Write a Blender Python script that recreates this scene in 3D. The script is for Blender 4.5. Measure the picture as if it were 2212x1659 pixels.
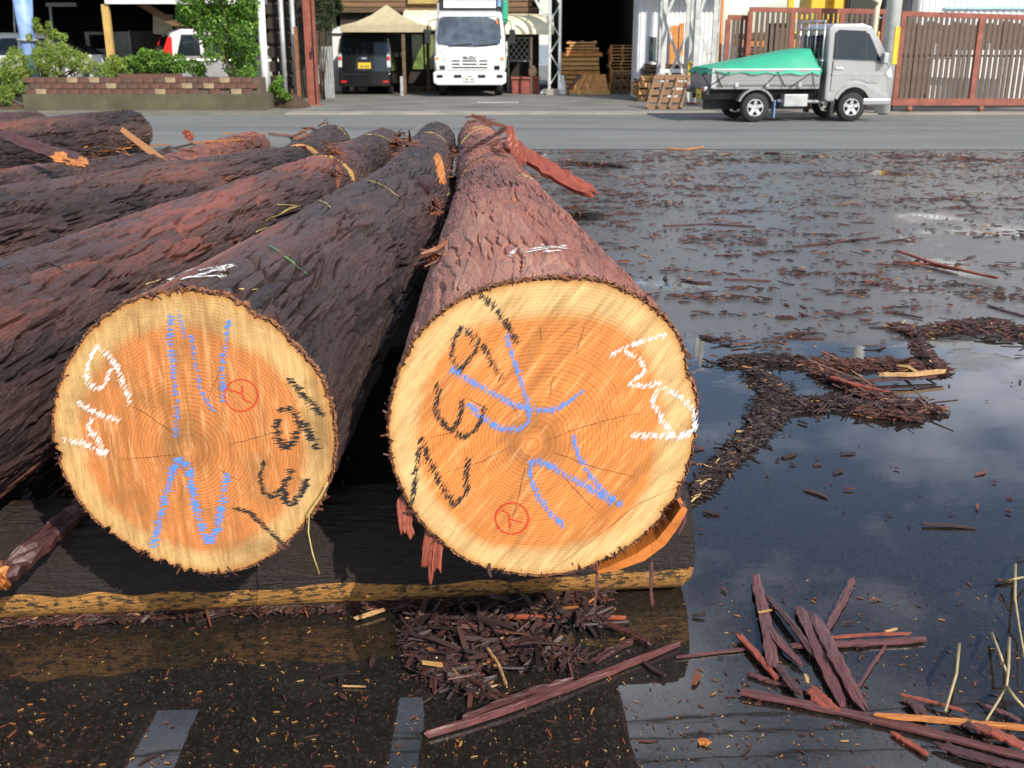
import bpy, bmesh, math, random
import numpy as np
from math import sin, cos, tan, atan, atan2, pi, sqrt, radians, exp
from mathutils import Vector, Matrix
from mathutils.bvhtree import BVHTree

for o in list(bpy.data.objects): bpy.data.objects.remove(o)
scene = bpy.context.scene
COL = scene.collection

# ------------------------------------------------------------------ camera
F = 2250.0; CX = 1106.0; CY = 829.5; H = 1.42          # focal length and centre in measuring pixels (2212 wide)
P = atan(737.5 / F)                                      # downward pitch
cam = bpy.data.cameras.new('camera'); cam_ob = bpy.data.objects.new('camera', cam); COL.objects.link(cam_ob)
cam_ob.location = (0, 0, H); cam_ob.rotation_euler = (pi / 2 - P, 0, 0)
cam.sensor_width = 36; cam.lens = 36 * F / 2212; cam.clip_start = .05; cam.clip_end = 2000
cam.dof.use_dof = True; cam.dof.focus_distance = 2.7; cam.dof.aperture_fstop = 9
scene.camera = cam_ob

# ------------------------------------------------------------------ world, sun, exposure
SUN_AZ = radians(34)      # sun stands behind the viewer, this far round to the right
SUN_EL = radians(37)
S = Vector((sin(SUN_AZ) * cos(SUN_EL), -cos(SUN_AZ) * cos(SUN_EL), sin(SUN_EL)))
world = bpy.data.worlds.new('World'); scene.world = world; world.use_nodes = True
nt = world.node_tree; nt.nodes.clear()
wo = nt.nodes.new('ShaderNodeOutputWorld'); bg = nt.nodes.new('ShaderNodeBackground'); bg.inputs[1].default_value = .12
sky = nt.nodes.new('ShaderNodeTexSky'); sky.sky_type = 'NISHITA'; sky.sun_disc = False
sky.sun_elevation = SUN_EL; sky.sun_rotation = atan2(S.x, S.y); sky.air_density = 1.0; sky.dust_density = .6; sky.ozone_density = 2.0
tcw = nt.nodes.new('ShaderNodeTexCoord'); sepw = nt.nodes.new('ShaderNodeSeparateXYZ'); nt.links.new(tcw.outputs['Generated'], sepw.inputs[0])
addz = nt.nodes.new('ShaderNodeMath'); addz.operation = 'ADD'; addz.inputs[1].default_value = .18; nt.links.new(sepw.outputs[2], addz.inputs[0])
comb = nt.nodes.new('ShaderNodeCombineXYZ')
for k in (0, 1):
    dv = nt.nodes.new('ShaderNodeMath'); dv.operation = 'DIVIDE'; nt.links.new(sepw.outputs[k], dv.inputs[0]); nt.links.new(addz.outputs[0], dv.inputs[1]); nt.links.new(dv.outputs[0], comb.inputs[k])
cn = nt.nodes.new('ShaderNodeTexNoise'); cn.inputs['Scale'].default_value = 1.25; cn.inputs['Detail'].default_value = 7; cn.inputs['Roughness'].default_value = .55
nt.links.new(comb.outputs[0], cn.inputs['Vector'])
cr = nt.nodes.new('ShaderNodeValToRGB'); cr.color_ramp.elements[0].position = .46; cr.color_ramp.elements[1].position = .72
nt.links.new(cn.outputs[0], cr.inputs[0])
cmix = nt.nodes.new('ShaderNodeMix'); cmix.data_type = 'RGBA'
nt.links.new(cr.outputs[0], cmix.inputs[0]); nt.links.new(sky.outputs[0], cmix.inputs[6]); cmix.inputs[7].default_value = (13.5, 13.8, 14.8, 1)
nt.links.new(cmix.outputs[2], bg.inputs[0]); nt.links.new(bg.outputs[0], wo.inputs[0])
sun = bpy.data.lights.new('sun', 'SUN'); sun.energy = 4.4; sun.angle = radians(.53); sun.color = (1, .93, .82)
sun_ob = bpy.data.objects.new('sun', sun); COL.objects.link(sun_ob); sun_ob.location = (4, -6, 8)
sun_ob.rotation_euler = S.to_track_quat('Z', 'Y').to_euler()
scene.view_settings.view_transform = 'Standard'; scene.view_settings.look = 'None'
scene.view_settings.exposure = .36; scene.view_settings.gamma = 1; scene.view_settings.use_curve_mapping = False
scene.render.engine = 'CYCLES'

# ------------------------------------------------------------------ pixel -> place helpers
CP, SP = cos(P), sin(P)
def ray(u, v):
    a = (u - CX) / F; b = (CY - v) / F
    return Vector((a, CP + b * SP, -SP + b * CP))
def gr(u, v, z=0.0):                      # where that pixel meets the level z
    d = ray(u, v); t = (z - H) / d.z
    return Vector((0, 0, H)) + d * t
def aty(u, v, Y):                         # where that pixel meets the upright plane at distance Y
    d = ray(u, v); return Vector((0, 0, H)) + d * (Y / d.y)
def ax(u, Y, z=1.0):                      # x of pixel column u at distance Y, height z
    dep = Y * CP - (z - H) * SP; return (u - CX) / F * dep
def az(v, Y):                             # height of pixel row v at distance Y
    return aty(CX, v, Y).z

# ------------------------------------------------------------------ materials
MATS = {}
def nodes(name):
    m = bpy.data.materials.new(name); m.use_nodes = True
    t = m.node_tree; b = t.nodes['Principled BSDF']
    MATS[name] = m
    return m, t, b
def nd(t, kind, **kw):
    n = t.nodes.new(kind)
    for k, v in kw.items():
        if k in ('op',): n.operation = v
        elif k == 'dt': n.data_type = v
        elif k == 'bt': n.blend_type = v
        else: n.inputs[k].default_value = v
    return n
def lk(t, a, b): t.links.new(a, b)
def rgb(c): return (c[0], c[1], c[2], 1)
def mathn(t, op, a, b=None, c=None, clamp=False):
    n = t.nodes.new('ShaderNodeMath'); n.operation = op; n.use_clamp = clamp
    for i, x in enumerate((a, b, c)):
        if x is None: continue
        if isinstance(x, (int, float)): n.inputs[i].default_value = x
        else: t.links.new(x, n.inputs[i])
    return n.outputs[0]
def mixc(t, f, a, b, bt='MIX'):
    n = t.nodes.new('ShaderNodeMix'); n.data_type = 'RGBA'; n.blend_type = bt
    for i, x in ((0, f), (6, a), (7, b)):
        if isinstance(x, (int, float)): n.inputs[i].default_value = x if i == 0 else (x, x, x, 1)
        elif isinstance(x, tuple): n.inputs[i].default_value = rgb(x)
        else: t.links.new(x, n.inputs[i])
    return n.outputs[2]
def ramp(t, f, stops, interp='LINEAR'):
    n = t.nodes.new('ShaderNodeValToRGB'); n.color_ramp.interpolation = interp
    e = n.color_ramp.elements
    while len(e) < len(stops): e.new(.5)
    for i, (p, c) in enumerate(stops):
        e[i].position = p; e[i].color = rgb(c) if not isinstance(c, (int, float)) else (c, c, c, 1)
    t.links.new(f, n.inputs[0]); return n.outputs[0]
def noise(t, vec, scale, detail=3, rough=.55, dist=0):
    n = t.nodes.new('ShaderNodeTexNoise'); n.inputs['Scale'].default_value = scale; n.inputs['Detail'].default_value = detail
    n.inputs['Roughness'].default_value = rough; n.inputs['Distortion'].default_value = dist
    if vec is not None: t.links.new(vec, n.inputs['Vector'])
    return n.outputs[0]
def coord(t, kind='Object', scale=None, rot=None):
    c = t.nodes.new('ShaderNodeTexCoord'); o = c.outputs[kind]
    if scale or rot:
        m = t.nodes.new('ShaderNodeMapping'); t.links.new(o, m.inputs[0])
        if scale: m.inputs['Scale'].default_value = scale
        if rot: m.inputs['Rotation'].default_value = rot
        o = m.outputs[0]
    return o
def bump(t, b, h, strength=.3, dist=.01):
    n = t.nodes.new('ShaderNodeBump'); n.inputs['Strength'].default_value = strength; n.inputs['Distance'].default_value = dist
    t.links.new(h, n.inputs['Height']); t.links.new(n.outputs[0], b.inputs['Normal']); return n
def M(name, col, rough=.5, metal=0., var=.18, scale=6, bmp=0., bscale=60, col2=None, spec=.5, coat=0., stretch=None, rvar=.1, trans=0., sss=0):
    """plain procedural surface: two tones mixed by noise, uneven roughness, fine relief"""
    m, t, b = nodes(name)
    v = coord(t, 'Object', stretch)
    n1 = noise(t, v, scale, 5, .6)
    if col2 is None:
        col2 = tuple(min(1, c * (1 + var)) for c in col); c1 = tuple(c * (1 - var) for c in col)
    else: c1 = col
    f = ramp(t, n1, [(.3, 0.), (.7, 1.)])
    c = mixc(t, f, c1, col2)
    t.links.new(c, b.inputs['Base Color'])
    rr = mathn(t, 'MULTIPLY_ADD', n1, rvar * 2, rough - rvar, True); t.links.new(rr, b.inputs['Roughness'])
    b.inputs['Metallic'].default_value = metal; b.inputs['Specular IOR Level'].default_value = spec
    if coat: b.inputs['Coat Weight'].default_value = coat; b.inputs['Coat Roughness'].default_value = .08
    if trans: b.inputs['Transmission Weight'].default_value = trans
    if bmp: bump(t, b, noise(t, v, bscale, 4, .6), bmp, .01)
    return m

# ------------------------------------------------------------------ mesh helpers
def link(name, me, mat, parent=None):
    o = bpy.data.objects.new(name, me); COL.objects.link(o)
    if mat is not None and me is not None and len(me.materials) == 0: me.materials.append(mat)
    if parent is not None: o.parent = parent
    return o
def tag(o, label=None, cat=None, group=None, kind=None):
    if label: o['label'] = label
    if cat: o['category'] = cat
    if group: o['group'] = group
    if kind: o['kind'] = kind
    return o
def root(name, label, cat, loc=(0, 0, 0), rz=0., group=None):
    o = bpy.data.objects.new(name, None); COL.objects.link(o); o.location = loc; o.rotation_euler = (0, 0, rz); o.empty_display_size = .1
    return tag(o, label, cat, group)
def copy_tree(o, parent=None):
    c = o.copy(); COL.objects.link(c); c.parent = parent
    for ch in list(o.children): copy_tree(ch, c)
    return c
def mesh_np(name, V, Q, attrs=None, smooth=True):
    V = np.asarray(V, dtype=np.float32); Q = np.asarray(Q, dtype=np.int32)
    me = bpy.data.meshes.new(name); k = Q.shape[1]
    me.vertices.add(len(V)); me.vertices.foreach_set('co', V.ravel())
    me.loops.add(Q.size); me.loops.foreach_set('vertex_index', Q.ravel())
    me.polygons.add(len(Q)); me.polygons.foreach_set('loop_start', np.arange(0, Q.size, k, dtype=np.int32))
    me.polygons.foreach_set('loop_total', np.full(len(Q), k, dtype=np.int32))
    me.polygons.foreach_set('use_smooth', np.full(len(Q), smooth, dtype=bool))
    me.update(calc_edges=True); me.validate()
    for an, arr in (attrs or {}).items():
        a = me.attributes.new(an, 'FLOAT', 'POINT'); a.data.foreach_set('value', np.asarray(arr, dtype=np.float32).ravel())
    return me
class MB:
    def __init__(s): s.v = []; s.f = []; s.sm = []
    def add(s, vs, fs, smooth=False):
        b = len(s.v); s.v += [tuple(p) for p in vs]; s.f += [tuple(b + i for i in f) for f in fs]; s.sm += [smooth] * len(fs); return s
    def box(s, x0, x1, y0, y1, z0, z1):
        vs = [(x, y, z) for z in (z0, z1) for y in (y0, y1) for x in (x0, x1)]
        return s.add(vs, [(0, 2, 3, 1), (4, 5, 7, 6), (0, 1, 5, 4), (2, 6, 7, 3), (0, 4, 6, 2), (1, 3, 7, 5)])
    def bar(s, p0, p1, w, t, up=(0, 0, 1)):
        p0 = Vector(p0); p1 = Vector(p1); d = (p1 - p0).normalized(); up = Vector(up)
        if abs(d.dot(up)) > .98: up = Vector((0, 1, 0))
        a = d.cross(up).normalized() * (w / 2); b = a.cross(d).normalized() * (t / 2)
        vs = [p + i * a + j * b for p in (p0, p1) for i, j in ((-1, -1), (1, -1), (1, 1), (-1, 1))]
        return s.add(vs, [(3, 2, 1, 0), (4, 5, 6, 7), (0, 1, 5, 4), (1, 2, 6, 5), (2, 3, 7, 6), (3, 0, 4, 7)])
    def tube(s, pts, r, n=10, cap=True):
        pts = [Vector(p) for p in pts]; k = len(pts)
        rs = r if isinstance(r, (list, tuple)) else [r] * k
        vs = []
        ref = None
        for i, p in enumerate(pts):
            d = (pts[min(i + 1, k - 1)] - pts[max(i - 1, 0)]).normalized()
            if ref is None: ref = Vector((0, 0, 1)) if abs(d.z) < .9 else Vector((1, 0, 0))
            a = d.cross(ref).normalized(); ref = a.cross(d).normalized(); b = ref
            for j in range(n):
                q = 2 * pi * j / n; vs.append(p + (a * cos(q) + b * sin(q)) * rs[i])
        fs = [(i * n + j, i * n + (j + 1) % n, (i + 1) * n + (j + 1) % n, (i + 1) * n + j) for i in range(k - 1) for j in range(n)]
        s.add(vs, fs, True)
        if cap:
            b = len(s.v) - k * n
            s.f += [tuple(b + j for j in range(n))[::-1], tuple(b + (k - 1) * n + j for j in range(n))]; s.sm += [False, False]
        return s
    def prism(s, pts, axis, a0, a1):
        """polygon (pairs) pushed along an axis: 'y' takes (x,z), 'x' takes (y,z), 'z' takes (x,y)"""
        n = len(pts)
        def p3(p, a): return {'y': (p[0], a, p[1]), 'x': (a, p[0], p[1]), 'z': (p[0], p[1], a)}[axis]
        vs = [p3(p, a0) for p in pts] + [p3(p, a1) for p in pts]
        fs = [tuple(range(n)), tuple(range(2 * n - 1, n - 1, -1))] + [(i, n + i, n + (i + 1) % n, (i + 1) % n) for i in range(n)]
        return s.add(vs, fs)
    def lathe(s, prof, c, n=16, axis='z'):
        vs = []
        for r, h in prof:
            for j in range(n):
                q = 2 * pi * j / n; a, b = r * cos(q), r * sin(q)
                vs.append({'z': (c[0] + a, c[1] + b, c[2] + h), 'y': (c[0] + a, c[1] + h, c[2] + b), 'x': (c[0] + h, c[1] + a, c[2] + b)}[axis])
        k = len(prof)
        fs = [(i * n + j, i * n + (j + 1) % n, (i + 1) * n + (j + 1) % n, (i + 1) * n + j) for i in range(k - 1) for j in range(n)]
        return s.add(vs, fs, True)
    def mesh(s, name):
        me = bpy.data.meshes.new(name); me.from_pydata(s.v, [], s.f)
        me.polygons.foreach_set('use_smooth', s.sm)
        bm = bmesh.new(); bm.from_mesh(me); bmesh.ops.recalc_face_normals(bm, faces=bm.faces); bm.to_mesh(me); bm.free()
        for an, arr in getattr(s, 'attrs', {}).items():
            at_ = me.attributes.new(an, 'FLOAT', 'POINT'); at_.data.foreach_set('value', np.asarray(arr, dtype=np.float32))
        me.update(); return me
    def build(s, name, mat, parent=None, world=False, bevel=0., seg=2):
        if world and parent is not None:
            L = parent.location; s.v = [(p[0] - L.x, p[1] - L.y, p[2] - L.z) for p in s.v]
        o = link(name, s.mesh(name), mat, parent)
        if bevel:
            md = o.modifiers.new('bevel', 'BEVEL'); md.width = bevel; md.segments = seg; md.limit_method = 'ANGLE'; md.angle_limit = radians(35)
        return o
    def one(s, name, mat, label, cat, group=None, bevel=0., base=None):
        """a thing that is a single mesh: origin at its base"""
        V = np.array(s.v); b = base or Vector(((V[:, 0].min() + V[:, 0].max()) / 2, (V[:, 1].min() + V[:, 1].max()) / 2, V[:, 2].min()))
        s.v = [(p[0] - b[0], p[1] - b[1], p[2] - b[2]) for p in s.v]
        o = s.build(name, mat, bevel=bevel); o.location = b; return tag(o, label, cat, group)
def text_mesh(txt, size, name, mat, parent, loc, rot, extrude=.004, squash=1.):
    cu = bpy.data.curves.new(name, 'FONT'); cu.body = txt; cu.size = size; cu.extrude = extrude; cu.align_x = 'CENTER'; cu.align_y = 'CENTER'; cu.offset = size * .012
    tmp = bpy.data.objects.new(name, cu); COL.objects.link(tmp)
    dg = bpy.context.evaluated_depsgraph_get(); me = bpy.data.meshes.new_from_object(tmp.evaluated_get(dg))
    bpy.data.objects.remove(tmp)
    me.materials.clear()
    o = link(name, me, mat, parent); o.location = loc; o.rotation_euler = rot; o.scale = (squash, 1, 1); return o
# ------------------------------------------------------------------ the ground
def mat_yard():
    m, t, b = nodes('wet_asphalt'); v = coord(t)
    sp = nd(t, 'ShaderNodeSeparateXYZ'); lk(t, v, sp.inputs[0])
    bias = nd(t, 'ShaderNodeMapRange'); lk(t, sp.outputs[1], bias.inputs[0])
    bias.inputs[1].default_value = 3.3; bias.inputs[2].default_value = 5.6; bias.inputs[3].default_value = .34; bias.inputs[4].default_value = -.085
    n1 = noise(t, v, .9, 4, .55, .4)
    fld = mathn(t, 'ADD', n1, bias.outputs[0])
    pud = ramp(t, fld, [(.47, 0.), (.56, 1.)])
    agg = nd(t, 'ShaderNodeTexVoronoi'); agg.inputs['Scale'].default_value = 150; lk(t, v, agg.inputs['Vector'])
    speck = ramp(t, agg.outputs['Color'], [(.55, 0.), (.95, 1.)])
    n2 = noise(t, v, 14, 6, .65); n3 = noise(t, v, 2.2, 3, .5)
    c0 = mixc(t, n2, (.006, .005, .0045), (.022, .018, .015))
    c0 = mixc(t, mathn(t, 'SUBTRACT', 1.0, pud), c0, mixc(t, n2, (.048, .043, .040), (.13, .12, .112)))
    c1 = mixc(t, mathn(t, 'MULTIPLY', speck, .16), c0, (.12, .115, .105))
    silt = ramp(t, n3, [(.45, 0.), (.75, .4)])
    c2 = mixc(t, silt, c1, (.026, .019, .013))
    lk(t, c2, b.inputs['Base Color'])
    r0 = mathn(t, 'MULTIPLY_ADD', n2, .36, .17)
    rr = mixc(t, pud, r0, .022); lk(t, rr, b.inputs['Roughness'])
    b.inputs['IOR'].default_value = 1.8; b.inputs['Specular IOR Level'].default_value = .5
    hgt = mathn(t, 'ADD', mathn(t, 'MULTIPLY', n2, .5), mathn(t, 'MULTIPLY', speck, .2))
    dry = mathn(t, 'SUBTRACT', 1.0, pud)
    rip = noise(t, coord(t, 'Object', (5, 16, 1)), 1.0, 2, .5)
    h2 = mathn(t, 'ADD', mathn(t, 'MULTIPLY', hgt, dry), mathn(t, 'MULTIPLY', rip, .02))
    bump(t, b, h2, .6, .010)
    return m
YARD = mat_yard()
def mat_road():
    m, t, b = nodes('road_asphalt'); v = coord(t)
    n1 = noise(t, v, 70, 4, .7); n2 = noise(t, coord(t, 'Object', (.12, .8, 1)), 1.6, 5, .6)
    c = mixc(t, n1, (.085, .090, .088), (.165, .168, .162))
    c = mixc(t, ramp(t, n2, [(.35, 0.), (.68, .75)]), c, (.19, .19, .178))
    lk(t, c, b.inputs['Base Color']); b.inputs['Roughness'].default_value = .75
    bump(t, b, n1, .25, .008); return m
ROAD = mat_road()
PAVE = M('concrete_paving', (.27, .245, .20), .85, var=.3, scale=1.3, bmp=.15, bscale=90)
DRIVE = M('driveway_asphalt', (.15, .145, .13), .85, var=.32, scale=.8, bmp=.2, bscale=120)
PAINT = M('worn_paint', (.60, .60, .60), .6, var=.35, scale=14)
SOIL = M('soil', (.06, .038, .022), .95, var=.4, scale=9, bmp=.8, bscale=25)

g = MB(); n = 700
g.add([(-n, -n, 0), (n, -n, 0), (n, n, 0), (-n, n, 0)], [(0, 1, 2, 3)])
ground = tag(g.build('yard_ground', YARD), kind='structure')
def sheet(name, pts, z, mat, th=.0):
    m = MB(); m.add([(p[0], p[1], z) for p in pts], [tuple(range(len(pts)))])
    return tag(m.build(name, mat), kind='structure')
ROADN, ROADF = 14.85, 22.2
road = sheet('road', [(-300, ROADN + .9), (-12, ROADN + .25), (0, ROADN), (14, ROADN - .15), (300, ROADN - 1.0), (300, ROADF), (-300, ROADF)], .006, ROAD)
# the far side of the street: flat concrete strip, driveway, then the yards behind
m = MB(); m.box(-4.7, 300, ROADF, ROADF + .75, 0, .03); pave = tag(m.build('concrete_gutter', PAVE), kind='structure')
m = MB(); m.box(-300, -4.7, ROADF, ROADF + .9, 0, .035); tag(m.build('roadside_gutter', M('gutter_concrete', (.15, .145, .11), .9, var=.3, scale=2)), kind='structure')
m = MB(); m.box(-5.3, 300, ROADF + .75, 70, -.02, .034); tag(m.build('driveway', DRIVE), kind='structure')
m = MB(); m.box(-300, -5.3, ROADF + .9, 70, -.02, .05); tag(m.build('side_yard', M('yard_soil', (.09, .075, .05), .95, var=.35, scale=1.5, bmp=.4, bscale=20)), kind='structure')
# faint tyre-polished and painted marks
m = MB(); m.add([(ax(1030, 26.2), 26.1, .038), (ax(1120, 26.2), 26.1, .038), (ax(1120, 26.2), 26.35, .038), (ax(1030, 26.2), 26.35, .038)], [(0, 1, 2, 3)])
link('painted_mark', m.mesh('painted_mark'), PAINT, None)['kind'] = 'structure'
# ------------------------------------------------------------------ logs
def mat_bark(name, dark, mid, red, pale, redness, rough=.50):
    m, t, b = nodes(name)
    at = nd(t, 'ShaderNodeAttribute'); at.attribute_name = 'plate'
    ap = nd(t, 'ShaderNodeAttribute'); ap.attribute_name = 'peel'
    v = coord(t, 'Object', (1, .20, 1)); v2 = coord(t, 'Object', (1, .07, 1))
    n1 = noise(t, v, 60, 6, .68); n2 = noise(t, v2, 110, 5, .65); n3 = noise(t, coord(t), 5, 3, .5)
    idx = mathn(t, 'ADD', mathn(t, 'MULTIPLY', at.outputs['Fac'], .34), mathn(t, 'MULTIPLY', ap.outputs['Fac'], .55))
    idx = mathn(t, 'ADD', idx, mathn(t, 'MULTIPLY_ADD', n1, .34, -.17 + redness))
    c = ramp(t, idx, [(.05, dark), (.36, mid), (.62, red), (.95, pale)])
    lich = ramp(t, mathn(t, 'MULTIPLY', n3, n1), [(.36, 0.), (.46, .5)])
    c = mixc(t, lich, c, (.085, .10, .085))
    lk(t, c, b.inputs['Base Color'])
    lk(t, mathn(t, 'MULTIPLY_ADD', n1, .35, rough - .15), b.inputs['Roughness'])
    h = mathn(t, 'ADD', n1, mathn(t, 'MULTIPLY', n2, 1.1))
    bump(t, b, h, 1., .010)
    return m
BARK_A = mat_bark('red_brown_bark', (.055, .025, .019), (.175, .066, .046), (.36, .12, .072), (.52, .25, .16), .15)
BARK_B = mat_bark('grey_brown_bark', (.026, .016, .014), (.080, .044, .036), (.21, .072, .043), (.42, .18, .10), .02)
BARK_C = mat_bark('purple_brown_bark', (.026, .016, .014), (.088, .045, .037), (.27, .080, .050), (.44, .17, .10), .04)
RIM = M('torn_bark_edge', (.13, .050, .025), .8, var=.5, scale=70, bmp=.6, bscale=150, col2=(.33, .14, .055))
INNER = M('inner_bark', (.50, .15, .025), .55, var=.25, scale=18, stretch=(1, .15, 1), bmp=.3, bscale=60)
ENDWOOD = M('weathered_end_wood', (.25, .13, .055), .8, var=.35, scale=10, bmp=.2)

def mat_face(name, saw_rot, sap, heart, seed, stain):
    m, t, b = nodes(name)
    rho = nd(t, 'ShaderNodeAttribute'); rho.attribute_name = 'rho'; r = rho.outputs['Fac']
    v = coord(t)
    w1 = noise(t, v, 5, 3, .5); w2 = noise(t, v, 26, 4, .6); fine = noise(t, v, 240, 3, .7)
    rr = mathn(t, 'ADD', r, mathn(t, 'MULTIPLY_ADD', w1, .030, -.015))
    # ring spacing: wide near the pith, tight outside
    rp = mathn(t, 'POWER', rr, 1.25)
    ph = mathn(t, 'FRACT', mathn(t, 'ADD', mathn(t, 'MULTIPLY', rp, 40.), mathn(t, 'MULTIPLY', w2, .07)))
    late = ramp(t, ph, [(0., 0.), (.55, .12), (.86, 1.), (.93, .9), (1., 0.)])
    rid = mathn(t, 'FLOOR', mathn(t, 'MULTIPLY', rp, 40.))
    wn = nd(t, 'ShaderNodeTexWhiteNoise'); wn.noise_dimensions = '1D'; lk(t, rid, wn.inputs['W'])
    # heart / sap boundary
    edge = mathn(t, 'ADD', rr, mathn(t, 'MULTIPLY_ADD', noise(t, v, 3.2, 3, .6), .22, -.11))
    sapf = ramp(t, edge, [(.785, 0.), (.815, .5), (.865, 1.)])
    hc = mixc(t, ramp(t, r, [(.0, 1.), (.35, 0.)]), heart, tuple(x * .86 for x in heart))
    hc = mixc(t, mathn(t, 'MULTIPLY', w1, .6), hc, (heart[0] * 1.12, heart[1] * 1.22, heart[2] * 1.35))
    c = mixc(t, sapf, hc, sap)
    # dark ring round the pith
    c = mixc(t, ramp(t, mathn(t, 'ADD', rr, mathn(t, 'MULTIPLY_ADD', w1, .08, -.04)), [(.0, .0), (.055, .1), (.10, .62), (.16, .45), (.24, .0)]), c, (.26, .105, .030))
    c = mixc(t, mathn(t, 'MULTIPLY', mathn(t, 'MULTIPLY', late, mathn(t, 'MULTIPLY_ADD', sapf, -.62, 1.)), mathn(t, 'MULTIPLY_ADD', wn.outputs[0], .42, .30)), c, (heart[0] * .52, heart[1] * .40, heart[2] * .35))
    # saw marks: fine straight scoring
    sv = coord(t, 'Object', None, (0, saw_rot, 0)); ms = nd(t, 'ShaderNodeMapping'); lk(t, sv, ms.inputs[0]); ms.inputs['Scale'].default_value = (1, 1, .10)
    s1 = noise(t, ms.outputs[0], 95, 3, .65); s2 = noise(t, ms.outputs[0], 22, 4, .6)
    c = mixc(t, ramp(t, s1, [(.48, 0.), (.68, .34)]), c, (.20, .085, .022))
    c = mixc(t, ramp(t, s2, [(.53, 0.), (.66, .42)]), c, (.22, .085, .018))
    c = mixc(t, ramp(t, s1, [(.30, .30), (.46, 0.)]), c, (.88, .62, .30))
    # blotchy weather stain
    st = noise(t, v, 6.5, 5, .7)
    c = mixc(t, ramp(t, st, [(.47, 0.), (.68, stain)]), c, (.22, .115, .04))
    c = mixc(t, ramp(t, fine, [(.68, 0.), (.78, stain)]), c, (.10, .06, .025))
    c = mixc(t, ramp(t, r, [(.955, 0.), (.995, .7)]), c, (.40, .17, .035))
    lk(t, c, b.inputs['Base Color'])
    lk(t, mathn(t, 'MULTIPLY_ADD', s1, .25, .48), b.inputs['Roughness'])
    b.inputs['Specular IOR Level'].default_value = .35
    h = mathn(t, 'ADD', mathn(t, 'MULTIPLY', s1, 1.), mathn(t, 'ADD', mathn(t, 'MULTIPLY', late, .15), mathn(t, 'MULTIPLY', fine, .4)))
    bump(t, b, h, .65, .003)
    return m
FACE_A = mat_face('fresh_sawn_cedar', radians(-38), (.66, .44, .185), (.66, .225, .050), 1, .30)
FACE_B = mat_face('sawn_cedar_stained', radians(4), (.57, .36, .14), (.54, .19, .050), 5, .75)

def vor(x, y, nx, seed):
    """cells on a cylinder: x wraps after nx cells; returns F1, F2, cell random, offsets to the cell's seed"""
    ix = np.floor(x).astype(int); iy = np.floor(y).astype(int)
    f1 = np.full(x.shape, 9.); f2 = np.full(x.shape, 9.); rid = np.zeros(x.shape); ox = np.zeros(x.shape); oy = np.zeros(x.shape)
    def h(i, j, k):
        q = np.sin((i % nx) * 127.1 + j * 311.7 + k * 74.7 + seed * 13.13) * 43758.5453
        return q - np.floor(q)
    for di in (-1, 0, 1):
        for dj in (-1, 0, 1):
            cx_, cy_ = ix + di, iy + dj
            px = cx_ + h(cx_, cy_, 1); py = cy_ + h(cx_, cy_, 2)
            dx, dy = x - px, y - py; d = dx * dx + dy * dy
            near = d < f1
            f2 = np.where(near, f1, np.minimum(f2, d)); rid = np.where(near, h(cx_, cy_, 3), rid)
            ox = np.where(near, dx, ox); oy = np.where(near, dy, oy); f1 = np.where(near, d, f1)
    return np.sqrt(f1), np.sqrt(f2), rid, ox, oy
def wavy(th, l, seed, k=6, fl=3., amp=1., kmax=6):
    r = np.random.RandomState(seed); o = np.zeros(np.broadcast(th, l).shape)
    for i in range(k):
        o = o + np.sin(r.randint(0, kmax) * th + r.uniform(-fl, fl) * l + r.uniform(0, 6.28)) * r.uniform(.4, 1)
    return amp * o / k
def sstep(a, b, x):
    q = np.clip((x - a) / (b - a), 0, 1); return q * q * (3 - 2 * q)

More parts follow.
